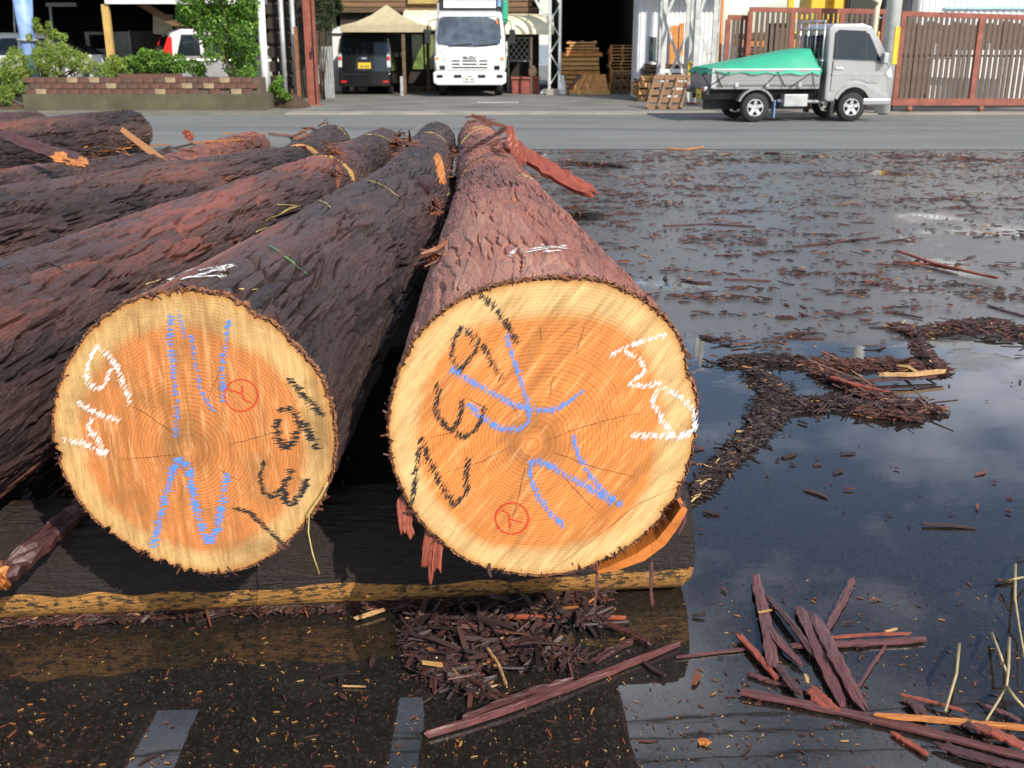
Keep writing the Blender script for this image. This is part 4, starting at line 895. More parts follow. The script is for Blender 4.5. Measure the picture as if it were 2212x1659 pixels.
# larger single pieces lying on the logs
def along(px_pts, lifts, **kw): return [pick(u, v, 0)[0] + Vector((0, 0, l)) for (u, v), l in zip(px_pts, lifts)]
def off_log(pts, depths): return [aty(u, v, Y) for (u, v), Y in zip(pts, depths)]
strip(off_log(Z([(1375, 268), (1480, 330), (1600, 405), (1740, 490), (1900, 582)]), [7.25, 7.1, 6.95, 6.8, 6.7]), .13, 'red', 'long red bark plank leaning out from the reddish log over the wet yard', 'bark_plank', .03, .05, up=(0, -.5, .85))
strip(off_log(Z([(1110, 335), (1230, 260), (1370, 175)]), [7.0, 7.0, 7.0]), .03, 'dark', 'thin dark stick rising over the end of the reddish log', 'stick', .02, .0, up=(0, -1, .2))
strip(off_log(Z([(1378, 165), (1400, 220), (1420, 290), (1470, 395)]), [7.15, 7.1, 7.05, 6.95]), .07, 'red', 'upright red splinter beside the leaning bark plank', 'bark_strip', .012, .1, up=(0, -1, .1))
strip(off_log(Z([(938, 345), (955, 400), (985, 520)]), [6.1, 6.0, 5.9]), .045, 'orange', 'orange inner-bark splinter standing in the gap beside the reddish log', 'bark_strip', .012, .1, up=(0, -1, .1))
strip(off_log(Z([(840, 500), (880, 520), (900, 560)]), [5.6, 5.5, 5.45]), .12, 'dark', 'dark curled bark flap on the far flank of the blue-marked log', 'bark_strip', .012, .4, up=(-.6, -.6, .5))
strip(off_log([c7(p) for p in [(0, 200), (170, 275), (350, 345), (520, 400)]], [6.3, 6.2, 6.1, 6.0]), .085, 'dark', 'long dark bark slab with an orange tip across the lichen-patched log', 'bark_plank', .02, .05, up=(0, -.7, .7))
strip(off_log([c7(p) for p in [(330, 352), (430, 380), (522, 404)]], [6.08, 6.04, 5.96]), .075, 'orange', 'bright orange split tip of the long dark slab', 'bark_strip', .012, .05, up=(0, -.7, .7))
strip(along([c7(p) for p in [(600, 335), (800, 318), (1030, 292)]], [.03, .04, .03]), .09, 'orange', 'orange bark strip lying on the lichen-patched log', 'bark_strip', .014, .1)
strip(along([c7(p) for p in [(960, 330), (1200, 290), (1480, 265)]], [.02, .03, .02]), .05, 'orange', 'second orange bark strip farther along the lichen-patched log', 'bark_strip', .012, .1)
strip(along([c7(p) for p in [(1640, 225), (1790, 240), (1830, 300)]], [.03, .03, .0]), .10, 'red', 'red bark flap at the end of the lichen-patched log', 'bark_strip', .014, .2)
strip(off_log([c7(p) for p in [(1120, 195), (1140, 230), (1155, 252)]], [8.2, 8.2, 8.2]), .07, 'red', 'pointed bark splinter sticking up behind the lichen-patched log', 'bark_strip', .012, .1, up=(0, -1, .1))
strip(off_log([(-14, 1262), (60, 1190), (120, 1140), (190, 1082)], [2.12, 2.2, 2.3, 2.4]), .05, 'dark', 'brown split slat leaning in the shade between the blue-marked log and its neighbour', 'split_slat', .025, .02, up=(0, -.8, .6))
strip(off_log([(-14, 1258), (5, 1240)], [2.11, 2.125]), .05, 'orange', 'orange cut tip of the slat in the shade', 'bark_strip', .03, .02, up=(0, -.8, .6))
# the orange-sided bark slab peeling off under the reddish log, and hanging shreds
def peeled_slab():
    m = MB(); pth = [(1462, 1092), (1440, 1125), (1410, 1158), (1370, 1188), (1320, 1212), (1285, 1225)]
    n_ = len(pth); vs = []; rnd = random.Random(8)
    for i, (u, v) in enumerate(pth):
        p = aty(u, v, YA - .005); c_ = Vector((pithA.x, p.y, pithA.z)); rd = (p - c_).normalized(); w_ = [.012, .020, .024, .022, .016, .008][i]; rd = rd * 1.; p = p + rd * .012
        for dy in (0, .16):
            for k in (0, 1):
                vs.append(p + Vector((0, dy, 0)) + rd * (k * w_ + (dy * -.12) + rnd.uniform(-.002, .002)))
    fs = []
    for i in range(n_ - 1):
        a = i * 4; b = a + 4
        fs += [(a, a + 1, b + 1, b), (a + 2, b + 2, b + 3, a + 3), (a, b, b + 2, a + 2), (a + 1, a + 3, b + 3, b + 1)]
    fs += [(0, 2, 3, 1), (len(vs) - 4, len(vs) - 3, len(vs) - 1, len(vs) - 2)]
    m.add(vs, fs); o = m.build('peeling_bark_slab', INNER, logA, world=True); o['label'] = 'orange bark slab peeling off under the log'
peeled_slab()
rnd = random.Random(31)
for (u, v, w_, l) in ((926, 1135, .020, .10), (943, 1150, .026, .085), (936, 1160, .012, .11), (868, 1098, .022, .05), (886, 1120, .016, .04), (1478, 1105, .006, .05), (1290, 1235, .006, .10), (1408, 1230, .008, .09)):
    p = aty(u, v, YA - .005)
    m = strip_mesh([p + Vector((0, .012, .02)), p + Vector((rnd.uniform(-.006, .006), 0, -l * .5)), p + Vector((rnd.uniform(-.012, .004), -.004, -l))], w_, .004, int(u), 8, .2, .4, up=(0, -1, .1))
    m.build('hanging_bark_shred', ST['red' if u < 1000 else 'plum'], logA, world=True)
# frayed fibres round the sawn rims
def rim_fringe(out, crop, Y0, parent, seed, n_):
    r = np.random.RandomState(seed); C = []; yw = []; pt = []
    P3 = [onface(crop(c), Y0, ZP) for c in out]; cen = sum(P3, Vector()) / len(P3)
    for q in range(n_):
        k = r.randint(len(P3)); f = r.uniform(); p = P3[k].lerp(P3[(k + 1) % len(P3)], f); d = (p - cen).normalized()
        p = cen + (p - cen) * r.uniform(.985, 1.012)
        C.append((p.x, p.y + r.uniform(-.006, .015), p.z)); a = atan2(d.z, d.x) + r.normal(0, .9); yw.append(0 if cos(a) >= 0 else pi); pt.append(a if cos(a) >= 0 else pi - a)
    C = np.array(C); k = n_; L = np.clip(r.lognormal(-4.5, .5, k), .005, .045)
    v, q, t_ = slivers(C, np.array(yw) + r.normal(0, .3, k), L, L * r.uniform(.08, .3, k), np.full(k, .0016), np.array(pt), r.uniform(-.2, .3, k), np.clip(.25 + r.beta(2, 2.5, k) * .65, 0, .85), r.normal(0, .8, k))
    o = link('bark_fringe', mesh_np('bark_fringe', v - np.array(parent.location), q, {'tint': t_}, smooth=False), LITTER, parent); o['kind'] = 'stuff'
rim_fringe(OUT_A, cropA, YA, logA, 41, 300); rim_fringe(OUT_B, cropB, YB, logB, 42, 180)
# dry twigs at the right of the criss-cross pile
TWIG = M('pale_twig', (.34, .27, .14), .6, var=.25, scale=30)
for sets, lab in (([[(2125, 530), (2120, 700), (2108, 820), (1990, 1010)], [(2110, 815), (2160, 880), (2225, 950)], [(2022, 500), (2070, 620), (2112, 740)]], 'forked pale twig standing out of the red bark heap'),
                  ([[(1832, 565), (1815, 740), (1750, 960)]], 'thin pale stalk rising behind the red bark heap'), ([[(2160, 100), (2158, 300), (2185, 480), (2215, 640)], [(2090, 200), (2150, 185), (2220, 172)]], 'long pale stem with a side shoot over the puddle')):
    m = MB()
    for s_ in sets: m.tube([gr(*c3(p), .02 + .03 * (i % 2)) for i, p in enumerate(s_)], [.0042, .0036, .003, .0024][:len(s_)], 6)
    m.one('dry_twig', TWIG, lab, 'twig', 'dry twigs in the puddle')
# ------------------------------------------------------------------ far side of the street
W = {}
def mk(k, *a, **kw): W[k] = M(k, *a, **kw); return W[k]
mk('dark_timber', (.030, .022, .016), .8, var=.4, scale=4, bmp=.3, bscale=30)
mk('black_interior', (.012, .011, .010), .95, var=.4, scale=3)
mk('brown_board', (.12, .075, .04), .8, var=.45, scale=5, stretch=(.3, 1, 3), bmp=.3, bscale=40)
mk('weathered_plank', (.20, .115, .062), .85, var=.4, scale=6, stretch=(.2, 1, 4), bmp=.3, bscale=50)
mk('fresh_lumber', (.58, .31, .10), .7, var=.35, scale=7, stretch=(.2, 1, 3))
mk('orange_lumber', (.60, .25, .07), .7, var=.35, scale=6, stretch=(1, 1, .3))
mk('white_paint', (.72, .72, .70), .6, var=.10, scale=4)
mk('cream_sheet', (.82, .73, .50), .55, var=.10, scale=3)
mk('white_steel', (.76, .77, .78), .5, var=.12, scale=2)
mk('galvanised', (.42, .43, .43), .5, .35, var=.2, scale=8)
mk('pale_grey_steel', (.50, .51, .48), .6, var=.22, scale=5)
mk('red_steel', (.25, .075, .048), .6, var=.3, scale=5, bmp=.1)
mk('rust_steel', (.22, .09, .04), .75, var=.4, scale=8)
mk('slat_brown', (.115, .082, .060), .75, var=.35, scale=6)
mk('brick_brown', (.10, .058, .042), .9, var=.35, scale=9, bmp=.4, bscale=60)
mk('brick_red', (.125, .060, .043), .9, var=.35, scale=9, bmp=.4, bscale=60)
mk('brick_pale', (.30, .22, .14), .9, var=.3, scale=9, bmp=.4, bscale=60)
mk('mortar', (.11, .08, .06), .95, var=.3, scale=12)
mk('mossy_concrete', (.060, .052, .030), .95, var=.4, scale=2.2, bmp=.3, bscale=40, col2=(.12, .105, .062))
mk('blue_paint', (.10, .22, .52), .45, var=.25, scale=3, col2=(.35, .48, .70))
mk('orange_paint', (.62, .18, .04), .5, var=.15)
mk('yellow_paint', (.70, .45, .03), .5, var=.15)
mk('yellow_post', (.52, .34, .10), .6, var=.2, scale=3)
mk('glass_dark', (.012, .016, .020), .04, var=.2, spec=.6)
mk('glass_grey', (.075, .095, .115), .05, var=.5, scale=2.5, spec=.7)
mk('tyre', (.020, .020, .021), .8, var=.2)
mk('alloy', (.62, .63, .64), .28, .75, var=.1)
mk('black_plastic', (.015, .015, .016), .45, var=.2)
mk('car_black', (.010, .011, .013), .16, var=.1, coat=.8)
mk('car_silver', (.33, .33, .335), .35, .35, var=.05, coat=.5)
mk('car_grey', (.27, .27, .275), .35, .3, var=.06, coat=.4)
mk('truck_white', (.70, .70, .69), .3, var=.04, coat=.4)
mk('lamp_red', (.55, .02, .015), .2, var=.1)
mk('lamp_clear', (.55, .56, .56), .12, var=.25, scale=20, spec=.8)
mk('lamp_orange', (.75, .22, .03), .2, var=.1)
mk('plate_yellow', (.72, .47, .03), .5, var=.06)
mk('plate_white', (.78, .78, .76), .5, var=.05)
mk('plate_ink', (.03, .12, .06), .5, var=.05)
mk('tarp_green', (.030, .33, .20), .55, var=.12, scale=3, bmp=.08, bscale=9)
mk('canvas_beige', (.42, .36, .23), .8, var=.10, scale=4)
mk('cord_black', (.012, .012, .012), .6)
mk('window_green', (.13, .19, .05), .1, var=.5, scale=5)

# -- brick planter
YP = 23.4
x0, x1 = ax(48, YP, .3), ax(578, YP, .3)
zc0, zb0 = az(203.5, YP), az(166, YP)
pl = root('brick_planter', 'long mossy concrete planter topped with red and cream bricks', 'planter', ((x0 + x1) / 2, YP + .3, 0))
m = MB(); m.box(x0, x1, YP, YP + .75, 0, zc0); m.build('concrete_base', W['mossy_concrete'], pl, True, .012)
xb0, xb1 = ax(50, YP, .6), ax(560, YP, .6); hb = (zb0 - zc0) / 3
m = MB(); m.box(xb0 + .01, xb1 - .01, YP + .07, YP + .68, zc0 - .01, zb0 - .025); m.build('mortar_bed', W['mortar'], pl, True)
rnd = random.Random(4); bl = .235; brick_me = {}
for k in ('brick_red', 'brick_brown', 'brick_pale'):
    q = MB(); q.box(-bl / 2 + .006, bl / 2 - .006, -.05, .05, 0, hb - .012); brick_me[k] = q.mesh('brick'); brick_me[k].materials.append(W[k])
nb = int((xb1 - xb0) / bl)
for row in range(3):
    for i in range(nb):
        x = xb0 + bl * (i + .5 + (.5 if row % 2 else 0))
        if x + bl / 2 > xb1 + .02: continue
        if row == 0 and i in (nb - 3, nb - 5): continue                      # weep gaps low at the end
        k = 'brick_pale' if rnd.random() < (.15 if row == 1 else .08) else ('brick_brown' if rnd.random() < .4 else 'brick_red')
        o = link('brick', brick_me[k], None, pl); o.location = (x - pl.location.x, YP + .06 + rnd.uniform(-.008, .008) - pl.location.y, zc0 + row * hb + .004); o.rotation_euler = (0, 0, rnd.uniform(-.02, .02))
q = MB(); q.box(-.027, .027, -.05, .05, 0, .075); sm = q.mesh('soldier_brick'); sm.materials.append(W['brick_red'])
xs0, xs1 = ax(255, YP, .8), ax(390, YP, .8); ns_ = 22
for i in range(ns_):
    o = link('soldier_brick', sm, None, pl); o.location = (xs0 + (xs1 - xs0) * (i + .5) / ns_ - pl.location.x, YP + .062 - pl.location.y, zb0 - .012 + rnd.uniform(-.004, .004))
m = MB(); m.box(xb0 + .12, xb1 - .12, YP + .12, YP + .64, zb0 - .2, zb0 - .015); m.build('planting_soil', SOIL, pl, True)
# low soil bank at the planter's left end
def heap(name, label, cat, c, rx, ry, h, mat, seed, n_=18):
    r = random.Random(seed); vs = []; fs = []
    for i in range(n_):
        for j in range(24):
            q = i / (n_ - 1); a = 2 * pi * j / 24; k = 1 + .18 * sin(a * 3 + seed) + r.uniform(-.05, .05)
            vs.append((c[0] + rx * q * k * cos(a), c[1] + ry * q * k * sin(a), .03 + h * (1 - q * q) * (1 + r.uniform(-.12, .12)) - (.05 if i == n_ - 1 else 0)))
    fs = [(i * 24 + j, (i + 1) * 24 + j, (i + 1) * 24 + (j + 1) % 24, i * 24 + (j + 1) % 24) for i in range(n_ - 1) for j in range(24)]
    m = MB(); m.add(vs, fs, True); return m.one(name, mat, label, cat)
heap('soil_bank', 'low brown soil bank at the left end of the brick planter', 'soil', (-11.6, 23.6, 0), 1.0, .5, .28, SOIL, 3)
heap('soil_heap', 'small brown soil and leaf heap beside the red steel post', 'soil', (ax(632, 24.2, 0), 24.2, 0), .42, .5, .28, SOIL, 5)

# -- leaves
def mat_leaf(name, c1, c2_, c3_):
    m, t, b = nodes(name); at = nd(t, 'ShaderNodeAttribute'); at.attribute_name = 'tint'
    lk(t, ramp(t, at.outputs['Fac'], [(0., c1), (.5, c2_), (1., c3_)]), b.inputs['Base Color']); b.inputs['Roughness'].default_value = .5
    b.inputs['Subsurface Weight'].default_value = 0
    tr = t.nodes.new('ShaderNodeBsdfTranslucent'); lk(t, ramp(t, at.outputs['Fac'], [(0., c1), (.5, c2_), (1., c3_)]), tr.inputs[0])
    mx = t.nodes.new('ShaderNodeMixShader'); mx.inputs[0].default_value = .35; lk(t, b.outputs[0], mx.inputs[1]); lk(t, tr.outputs[0], mx.inputs[2]); lk(t, mx.outputs[0], t.nodes['Material Output'].inputs[0])
    return m
LEAF = mat_leaf('shrub_leaf', (.045, .11, .014), (.12, .26, .028), (.26, .42, .05))
LEAF2 = mat_leaf('grassy_leaf', (.10, .17, .028), (.22, .33, .045), (.42, .50, .10))
LEAF3 = mat_leaf('dark_leaf', (.012, .028, .008), (.030, .060, .014), (.07, .11, .025))
TRUNK = M('shrub_stem', (.10, .07, .04), .9, var=.3, scale=12)
def leaves(n_, seed, clumps, Lr, wr, droop=.3):
    """leaf blades round clump centres (x,y,z,r): folded diamonds"""
    r = np.random.RandomState(seed); cl = np.array(clumps); wgt = cl[:, 3] ** 2; wgt /= wgt.sum()
    k = r.choice(len(cl), n_, p=wgt); d = r.normal(0, 1, (n_, 3)); d /= np.linalg.norm(d, axis=1)[:, None]; rad = cl[k, 3] * r.uniform(.25, 1, n_) ** .45
    C = cl[k, :3] + d * rad[:, None]
    L = r.uniform(*Lr, n_); w = r.uniform(*wr, n_)
    a = r.normal(0, 1, (n_, 3)) + d * .8; a[:, 2] -= droop; a /= np.linalg.norm(a, axis=1)[:, None]
    b = np.cross(a, r.normal(0, 1, (n_, 3))); b /= np.linalg.norm(b, axis=1)[:, None]; nn = np.cross(a, b)
    V = np.stack([C - a * L[:, None] / 2, C + b * w[:, None] / 2 + nn * w[:, None] * .15, C + a * L[:, None] / 2, C - b * w[:, None] / 2 + nn * w[:, None] * .15], 1).reshape(-1, 3)
    Q = np.arange(n_ * 4).reshape(-1, 4); t_ = np.repeat(np.clip(r.normal(.45, .25, n_) + .25 * (r.uniform(0, 1, len(cl))[k] - .5), 0, 1), 4)
    return V, Q, t_
def shrub(name, label, cat, base, clumps, n_, seed, mat, Lr=(.05, .10), wr=(.025, .05), group=None, stems=5):
    rt = root(name, label, cat, base, group=group); B = np.array(base)
    V, Q, t_ = leaves(n_, seed, clumps, Lr, wr)
    link('foliage', mesh_np('foliage', V - B, Q, {'tint': t_}, smooth=False), mat, rt)
    m = MB(); r = random.Random(seed); cs = sorted(clumps, key=lambda c: -c[3])[:stems]
    for c in cs:
        p0 = Vector(base) + Vector((r.uniform(-.06, .06), r.uniform(-.04, .04), 0)); p1 = Vector(c[:3]); mid = p0.lerp(p1, .5) + Vector((r.uniform(-.06, .06), r.uniform(-.06, .06), .05))
        m.tube([p0, mid, p1], [.022, .015, .008], 6)
    m.build('stem', TRUNK, rt, True); return rt
def clumps_px(pts, Y, spread, rr, seed):
    r = random.Random(seed); out = []
    for (u, v, s_) in pts:
        p = aty(u, v, Y); out.append((p.x, p.y + r.uniform(-spread, spread), p.z, s_ * rr))
    return out
zp = zb0 - .03
# tall leafy shrub
cl = clumps_px([(415, 10, 1), (450, 0, 1.2), (500, 0, 1.3), (540, 8, .9), (400, 35, .8), (440, 40, 1.2), (480, 45, 1.2), (525, 40, 1.1), (420, -20, 1.1), (480, -30, 1.2), (530, -30, 1.), (450, 70, 1.1), (490, 80, 1.2), (535, 75, 1.), (470, 105, 1.), (515, 110, 1.2), (545, 110, .7), (495, 140, .8), (530, 145, .9), (545, 155, .6), (455, 125, .5), (505, 160, .6), (480, -60, 1), (440, -50, .9)], 23.85, .3, .30, 1)
shrub('leafy_shrub', 'tall bright green leafy shrub standing in the brick planter', 'shrub', (ax(505, 23.8, zp), 23.8, zp), cl, 9000, 3, LEAF, (.06, .11), (.03, .06))
cl = clumps_px([(300, 140, 1), (330, 130, 1.2), (360, 132, 1.1), (390, 138, 1.1), (415, 145, .9), (430, 152, .7), (270, 150, .8), (345, 148, 1), (310, 118, .7), (375, 150, .9), (285, 130, .6)], 23.75, .22, .20, 2)
shrub('leafy_shrub', 'low round-leaved green shrub in front of the silver car', 'shrub', (ax(350, 23.8, zp), 23.8, zp), cl, 4200, 5, LEAF, (.05, .09), (.03, .05))
cl = clumps_px([(230, 150, .8), (245, 135, .9), (262, 140, .8), (250, 152, .9), (275, 128, .5), (238, 160, .7)], 23.75, .2, .19, 3)
shrub('leafy_shrub', 'small yellow-green shrub at the foot of the yellow post', 'shrub', (ax(248, 23.8, zp), 23.8, zp), cl, 1500, 6, LEAF2, (.05, .09), (.02, .04))
cl = clumps_px([(75, 140, 1.), (100, 125, 1.1), (130, 120, 1.2), (160, 125, 1.1), (190, 135, 1.0), (120, 145, 1.1), (160, 150, 1.), (90, 155, .8), (200, 150, .8), (140, 105, .7), (85, 115, .7), (110, 95, .5)], 23.8, .25, .22, 4)
shrub('wispy_shrub', 'wispy yellow-green shrub at the left half of the brick planter', 'shrub', (ax(135, 23.85, zp), 23.85, zp), cl, 5200, 7, LEAF2, (.07, .15), (.010, .022), stems=9)
cl = clumps_px([(10, 150, 1.1), (30, 140, 1.1), (5, 180, 1.2), (30, 175, 1.1), (45, 160, .8), (-20, 160, 1.3), (20, 205, .9), (45, 190, .6), (25, 120, .8), (-40, 190, 1.2)], 23.5, .25, .24, 5)
shrub('wispy_shrub', 'bright green bush spilling past the left end of the brick planter', 'shrub', (ax(15, 23.5, .05), 23.5, .05), cl, 5200, 8, LEAF2, (.06, .13), (.012, .03), stems=8)
cl = clumps_px([(75, 60, .7), (100, 72, .8), (120, 75, .7), (140, 80, .6), (85, 45, .5), (60, 80, .5), (105, 52, .4), (80, 95, .5)], 24.3, .2, .16, 6)
shrub('sapling', 'thin sapling with sparse drooping twigs by the blue pipe', 'sapling', (ax(100, 24.2, .1), 24.2, .05), cl, 700, 9, LEAF2, (.08, .14), (.02, .04), stems=8)
cl = clumps_px([(600, 185, .7), (612, 200, .7), (590, 195, .7), (625, 208, .5), (604, 172, .5)], 24.0, .2, .17, 7)
shrub('weed_clump', 'clump of green weeds under the dark timber rack', 'weeds', (ax(605, 24.0, .03), 24.0, .03), cl, 900, 10, LEAF, (.05, .1), (.02, .04))
cl = clumps_px([(700, 20, 1), (715, 10, .9), (690, 45, .8), (708, 50, .7), (700, -15, 1), (680, -30, 1)], 27.5, .4, .3, 8)
shrub('dark_bush', 'dark bush behind the red steel post', 'shrub', (ax(700, 27.5, .1), 27.5, .04), cl, 1600, 12, LEAF3, (.06, .11), (.03, .06))

# -- open shed on the left: dark inside
YS = 27.0
sx0, sx1 = -18.5, ax(652, YS + 1.2, 2.0)
zt = az(9, YS)
sh = root('open_shed', 'deep open-fronted shed with a white fascia, black inside', 'building', ((sx0 + sx1) / 2, 31, 0))
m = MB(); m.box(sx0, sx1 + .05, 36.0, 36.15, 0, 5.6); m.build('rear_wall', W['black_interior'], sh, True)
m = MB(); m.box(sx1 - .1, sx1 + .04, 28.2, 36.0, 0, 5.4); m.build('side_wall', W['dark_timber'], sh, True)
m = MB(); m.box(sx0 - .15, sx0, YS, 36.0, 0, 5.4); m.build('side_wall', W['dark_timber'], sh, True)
m = MB(); m.prism([(YS + .05, 2.75), (YS + .05, 2.87), (36.3, 5.75), (36.3, 5.6)], 'x', sx0 - .3, sx1 + .3); m.build('roof', W['galvanised'], sh, True)
m = MB(); m.box(ax(225, YS, 2.6), ax(585, YS, 2.6), YS - .06, YS + .04, zt, zt + .34); m.build('fascia_board', W['white_paint'], sh, True, .01)
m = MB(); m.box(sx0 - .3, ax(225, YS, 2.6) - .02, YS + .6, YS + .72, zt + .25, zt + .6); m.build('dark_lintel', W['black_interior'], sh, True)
m = MB(); m.box(ax(228, YS, 1.3), ax(243, YS, 1.3), YS, YS + .14, .05, zt - .002); m.build('post', W['yellow_post'], sh, True, .008)
m = MB(); m.bar(aty(352, 75, 29), aty(352, 30, 29), .5, .06, (0, 1, 0)); m.build('wall_panel', M('beige_panel', (.50, .42, .30), .8), sh, True)
m = MB(); m.bar(aty(300, 5, 28), aty(420, 75, 28), .12, .16); m.build('roof_brace', W['weathered_plank'], sh, True)
m = MB(); m.bar(aty(100, 10, 30), aty(165, 10, 30), .1, .1); m.bar(aty(108, 8, 30), aty(116, 90, 30), .06, .06); m.build('hanging_rail', W['galvanised'], sh, True)
# blue pipe
m = MB(); p0 = aty(60, 120, 25.6); p0.z = .04; p1 = aty(44, -40, 25.6)
bp = root('blue_pipe', 'blue and white painted standing pipe beside the sapling', 'pipe', p0)
m.tube([p0, p0.lerp(p1, .6), p1], [.14, .17, .24], 16); m.build('pipe', W['blue_paint'], bp, True)
m = MB(); q = p0.lerp(p1, .52); m.tube([q, q + (p1 - p0) * .02], .23, 16); m.build('collar', W['galvanised'], bp, True)
m = MB(); m.tube([aty(32, 70, 25.7), aty(30, 10, 25.7), aty(38, -10, 25.6)], .022, 8); m.build('side_pipe', W['galvanised'], bp, True)

# -- cars in the shed, seen over the shrubs
def wheel(parent, x, y, z, r, w, axis='y', dark=False):
    t_ = MB(); t_.lathe([(r * .62, -w / 2), (r * .93, -w / 2), (r, -w * .34), (r, w * .34), (r * .93, w / 2), (r * .62, w / 2), (r * .62, -w / 2)], (0, 0, 0), 28, 'y')
    o = t_.build('tyre', W['tyre']); wr = bpy.data.objects.new('wheel', None); COL.objects.link(wr); wr.parent = parent; wr.location = (x, y, z); o.parent = wr
    if axis == 'x': wr.rotation_euler = (0, 0, pi / 2)
    h = MB(); h.lathe([(0, -w * .30), (r * .2, -w * .30), (r * .22, -w * .24), (r * .22, w * .24), (r * .2, w * .30), (0, w * .30)], (0, 0, 0), 16, 'y')
    for k in range(5):
        a = 2 * pi * k / 5 + .3; d = Vector((cos(a), 0, sin(a)))
        for s_ in (-1, 1): h.bar(Vector((0, s_ * w * .27, 0)) + d * r * .15, Vector((0, s_ * w * .33, 0)) + d * r * .60, r * .24, .03, (0, 1, 0))
    h.lathe([(r * .52, -w * .40), (r * .64, -w * .44), (r * .64, w * .44), (r * .52, w * .40)], (0, 0, 0), 28, 'y')
    o = h.build('rim', W['alloy'] if not dark else W['black_plastic']); o.parent = wr
    b = MB(); b.lathe([(0, -.02), (r * .5, -.02), (r * .5, .02), (0, .02)], (0, 0, 0), 20, 'y'); o = b.build('brake_disc', W['black_plastic']); o.parent = wr
    return wr
def wagon(name, label, x, y, rz, paint, L=4.5, Wd=1.75, Hh=1.7, group='cars in the open shed'):
    """estate car: nose towards +x; rounded body profile with a glasshouse on top"""
    rt = root(name, label, 'car', (x, y, .05), rz, group); h = Wd / 2
    m = MB(); m.prism([(-L / 2, .35), (-L / 2 - .02, .75), (-L / 2 + .03, 1.02), (L / 2 - 1.25, .98), (L / 2 - .15, .82), (L / 2, .6), (L / 2 - .03, .30), (-L / 2 + .1, .28)], 'y', -h, h); m.build('body', paint, rt, bevel=.07, seg=3)
    # glasshouse
    g0 = [(-L / 2 + .03, 1.0), (-L / 2 + .22, Hh - .10), (-L / 2 + .5, Hh), (L / 2 - 2.2, Hh), (L / 2 - 1.95, Hh - .06), (L / 2 - 1.2, .97)]
    m = MB(); n_ = len(g0); vs = [(p[0], s_ * (h - .02 - .12 * max(0, (p[1] - 1.0) / (Hh - 1.0))), p[1]) for s_ in (-1, 1) for p in g0]
    m.add(vs, [tuple(range(n_)), tuple(range(2 * n_ - 1, n_ - 1, -1))] + [(i, n_ + i, n_ + (i + 1) % n_, (i + 1) % n_) for i in range(n_)]); m.build('cabin', paint, rt, bevel=.05, seg=3)
    for s_ in (-1, 1):
        for a, b in (((-L / 2 + .34), (-L / 2 + .92)), ((-L / 2 + 1.02), (-L / 2 + 1.82)), ((-L / 2 + 1.92), (-L / 2 + 2.75))):
            zt_ = Hh - .14; y0 = s_ * (h - .012); y1 = s_ * (h - .10)
            ta = a + .16 if a < -L / 2 + .5 else a; tb = min(b, L / 2 - 1.92) if b > L / 2 - 1.9 else b
            m = MB(); m.add([(a, y0, 1.06), (b, y0, 1.06), (tb, y1 - s_ * .0, zt_), (ta, y1, zt_), (a, y0 - s_ * .03, 1.06), (b, y0 - s_ * .03, 1.06), (tb, y1 - s_ * .03, zt_), (ta, y1 - s_ * .03, zt_)], [(0, 1, 2, 3), (7, 6, 5, 4), (0, 4, 5, 1), (1, 5, 6, 2), (2, 6, 7, 3), (3, 7, 4, 0)]); m.build('side_window', W['glass_dark'], rt)
        m = MB(); m.prism([(-L / 2 - .035, .78), (-L / 2 - .01, 1.1), (-L / 2 + .16, 1.5), (-L / 2 + .26, 1.5), (-L / 2 + .22, .8)], 'y', s_ * h - .14 * (s_ > 0) - .0, s_ * h + .14 * (s_ < 0)); o = m.build('tail_lamp', W['lamp_red'], rt); o.location.y = s_ * .006
        for xx in (-L / 2 + .85, L / 2 - .9): wheel(rt, xx, s_ * (h - .10), .33, .33, .2)
    m = MB(); m.add([(-L / 2 - .0, -h + .2, 1.05), (-L / 2 - .0, h - .2, 1.05), (-L / 2 + .19, h - .28, Hh - .16), (-L / 2 + .19, -h + .28, Hh - .16)], [(0, 1, 2, 3)]); o = m.build('rear_window', W['glass_dark'], rt); o.location.x = -.006
    m = MB(); m.add([(L / 2 - 1.24, -h + .14, 1.02), (L / 2 - 1.24, h - .14, 1.02), (L / 2 - 1.90, h - .22, Hh - .10), (L / 2 - 1.90, -h + .22, Hh - .10)], [(0, 1, 2, 3)]); o = m.build('windscreen', W['glass_grey'], rt); o.location = (.012, 0, .012)
    return rt
wagon('estate_car', 'silver estate car with a tall red tail lamp behind the shrubs', ax(335, 27.6, 1.2) + 1.95, 28.6, .42, W['car_silver'], 4.2)
wagon('estate_car', 'white van-like car half hidden behind the wispy shrub', ax(130, 29, 1.2) - .2, 29.6, .08, W['truck_white'], 3.6, 1.6, 1.62)
# box lorry rear deep in the shed
bx = root('box_lorry', 'grey box-bodied lorry standing behind the yellow post', 'lorry', (ax(235, 32.5, 1), 33.2, .05), group=None)
m = MB(); m.box(-.72, .60, -.5, 2.2, .75, az(72, 32.5)); m.build('cargo_box', W['pale_grey_steel'], bx, bevel=.02)
m = MB(); m.box(-.58, .05, -.53, -.5, 1.2, 1.62); m.build('rear_window', W['glass_dark'], bx)
m = MB(); m.box(.60, .64, -.52, 2.2, .7, az(71, 32.5) + .02); m.build('corner_post', W['white_steel'], bx)
m = MB(); m.box(-.7, .58, -.4, 2.1, .45, .745); m.build('chassis', W['black_plastic'], bx)
for s_ in (-.6, .5):
    for yy in (.1, 1.7): wheel(bx, s_, yy, .36, .36, .2, 'x', True)
m = MB(); m.box(ax(196, 28.4, .7), ax(226, 28.4, .7), 28.3, 28.7, .05, az(118, 28.4)); m.one('white_crate', W['white_paint'], 'white plastic crate between the white car and the yellow post', 'crate', bevel=.02)

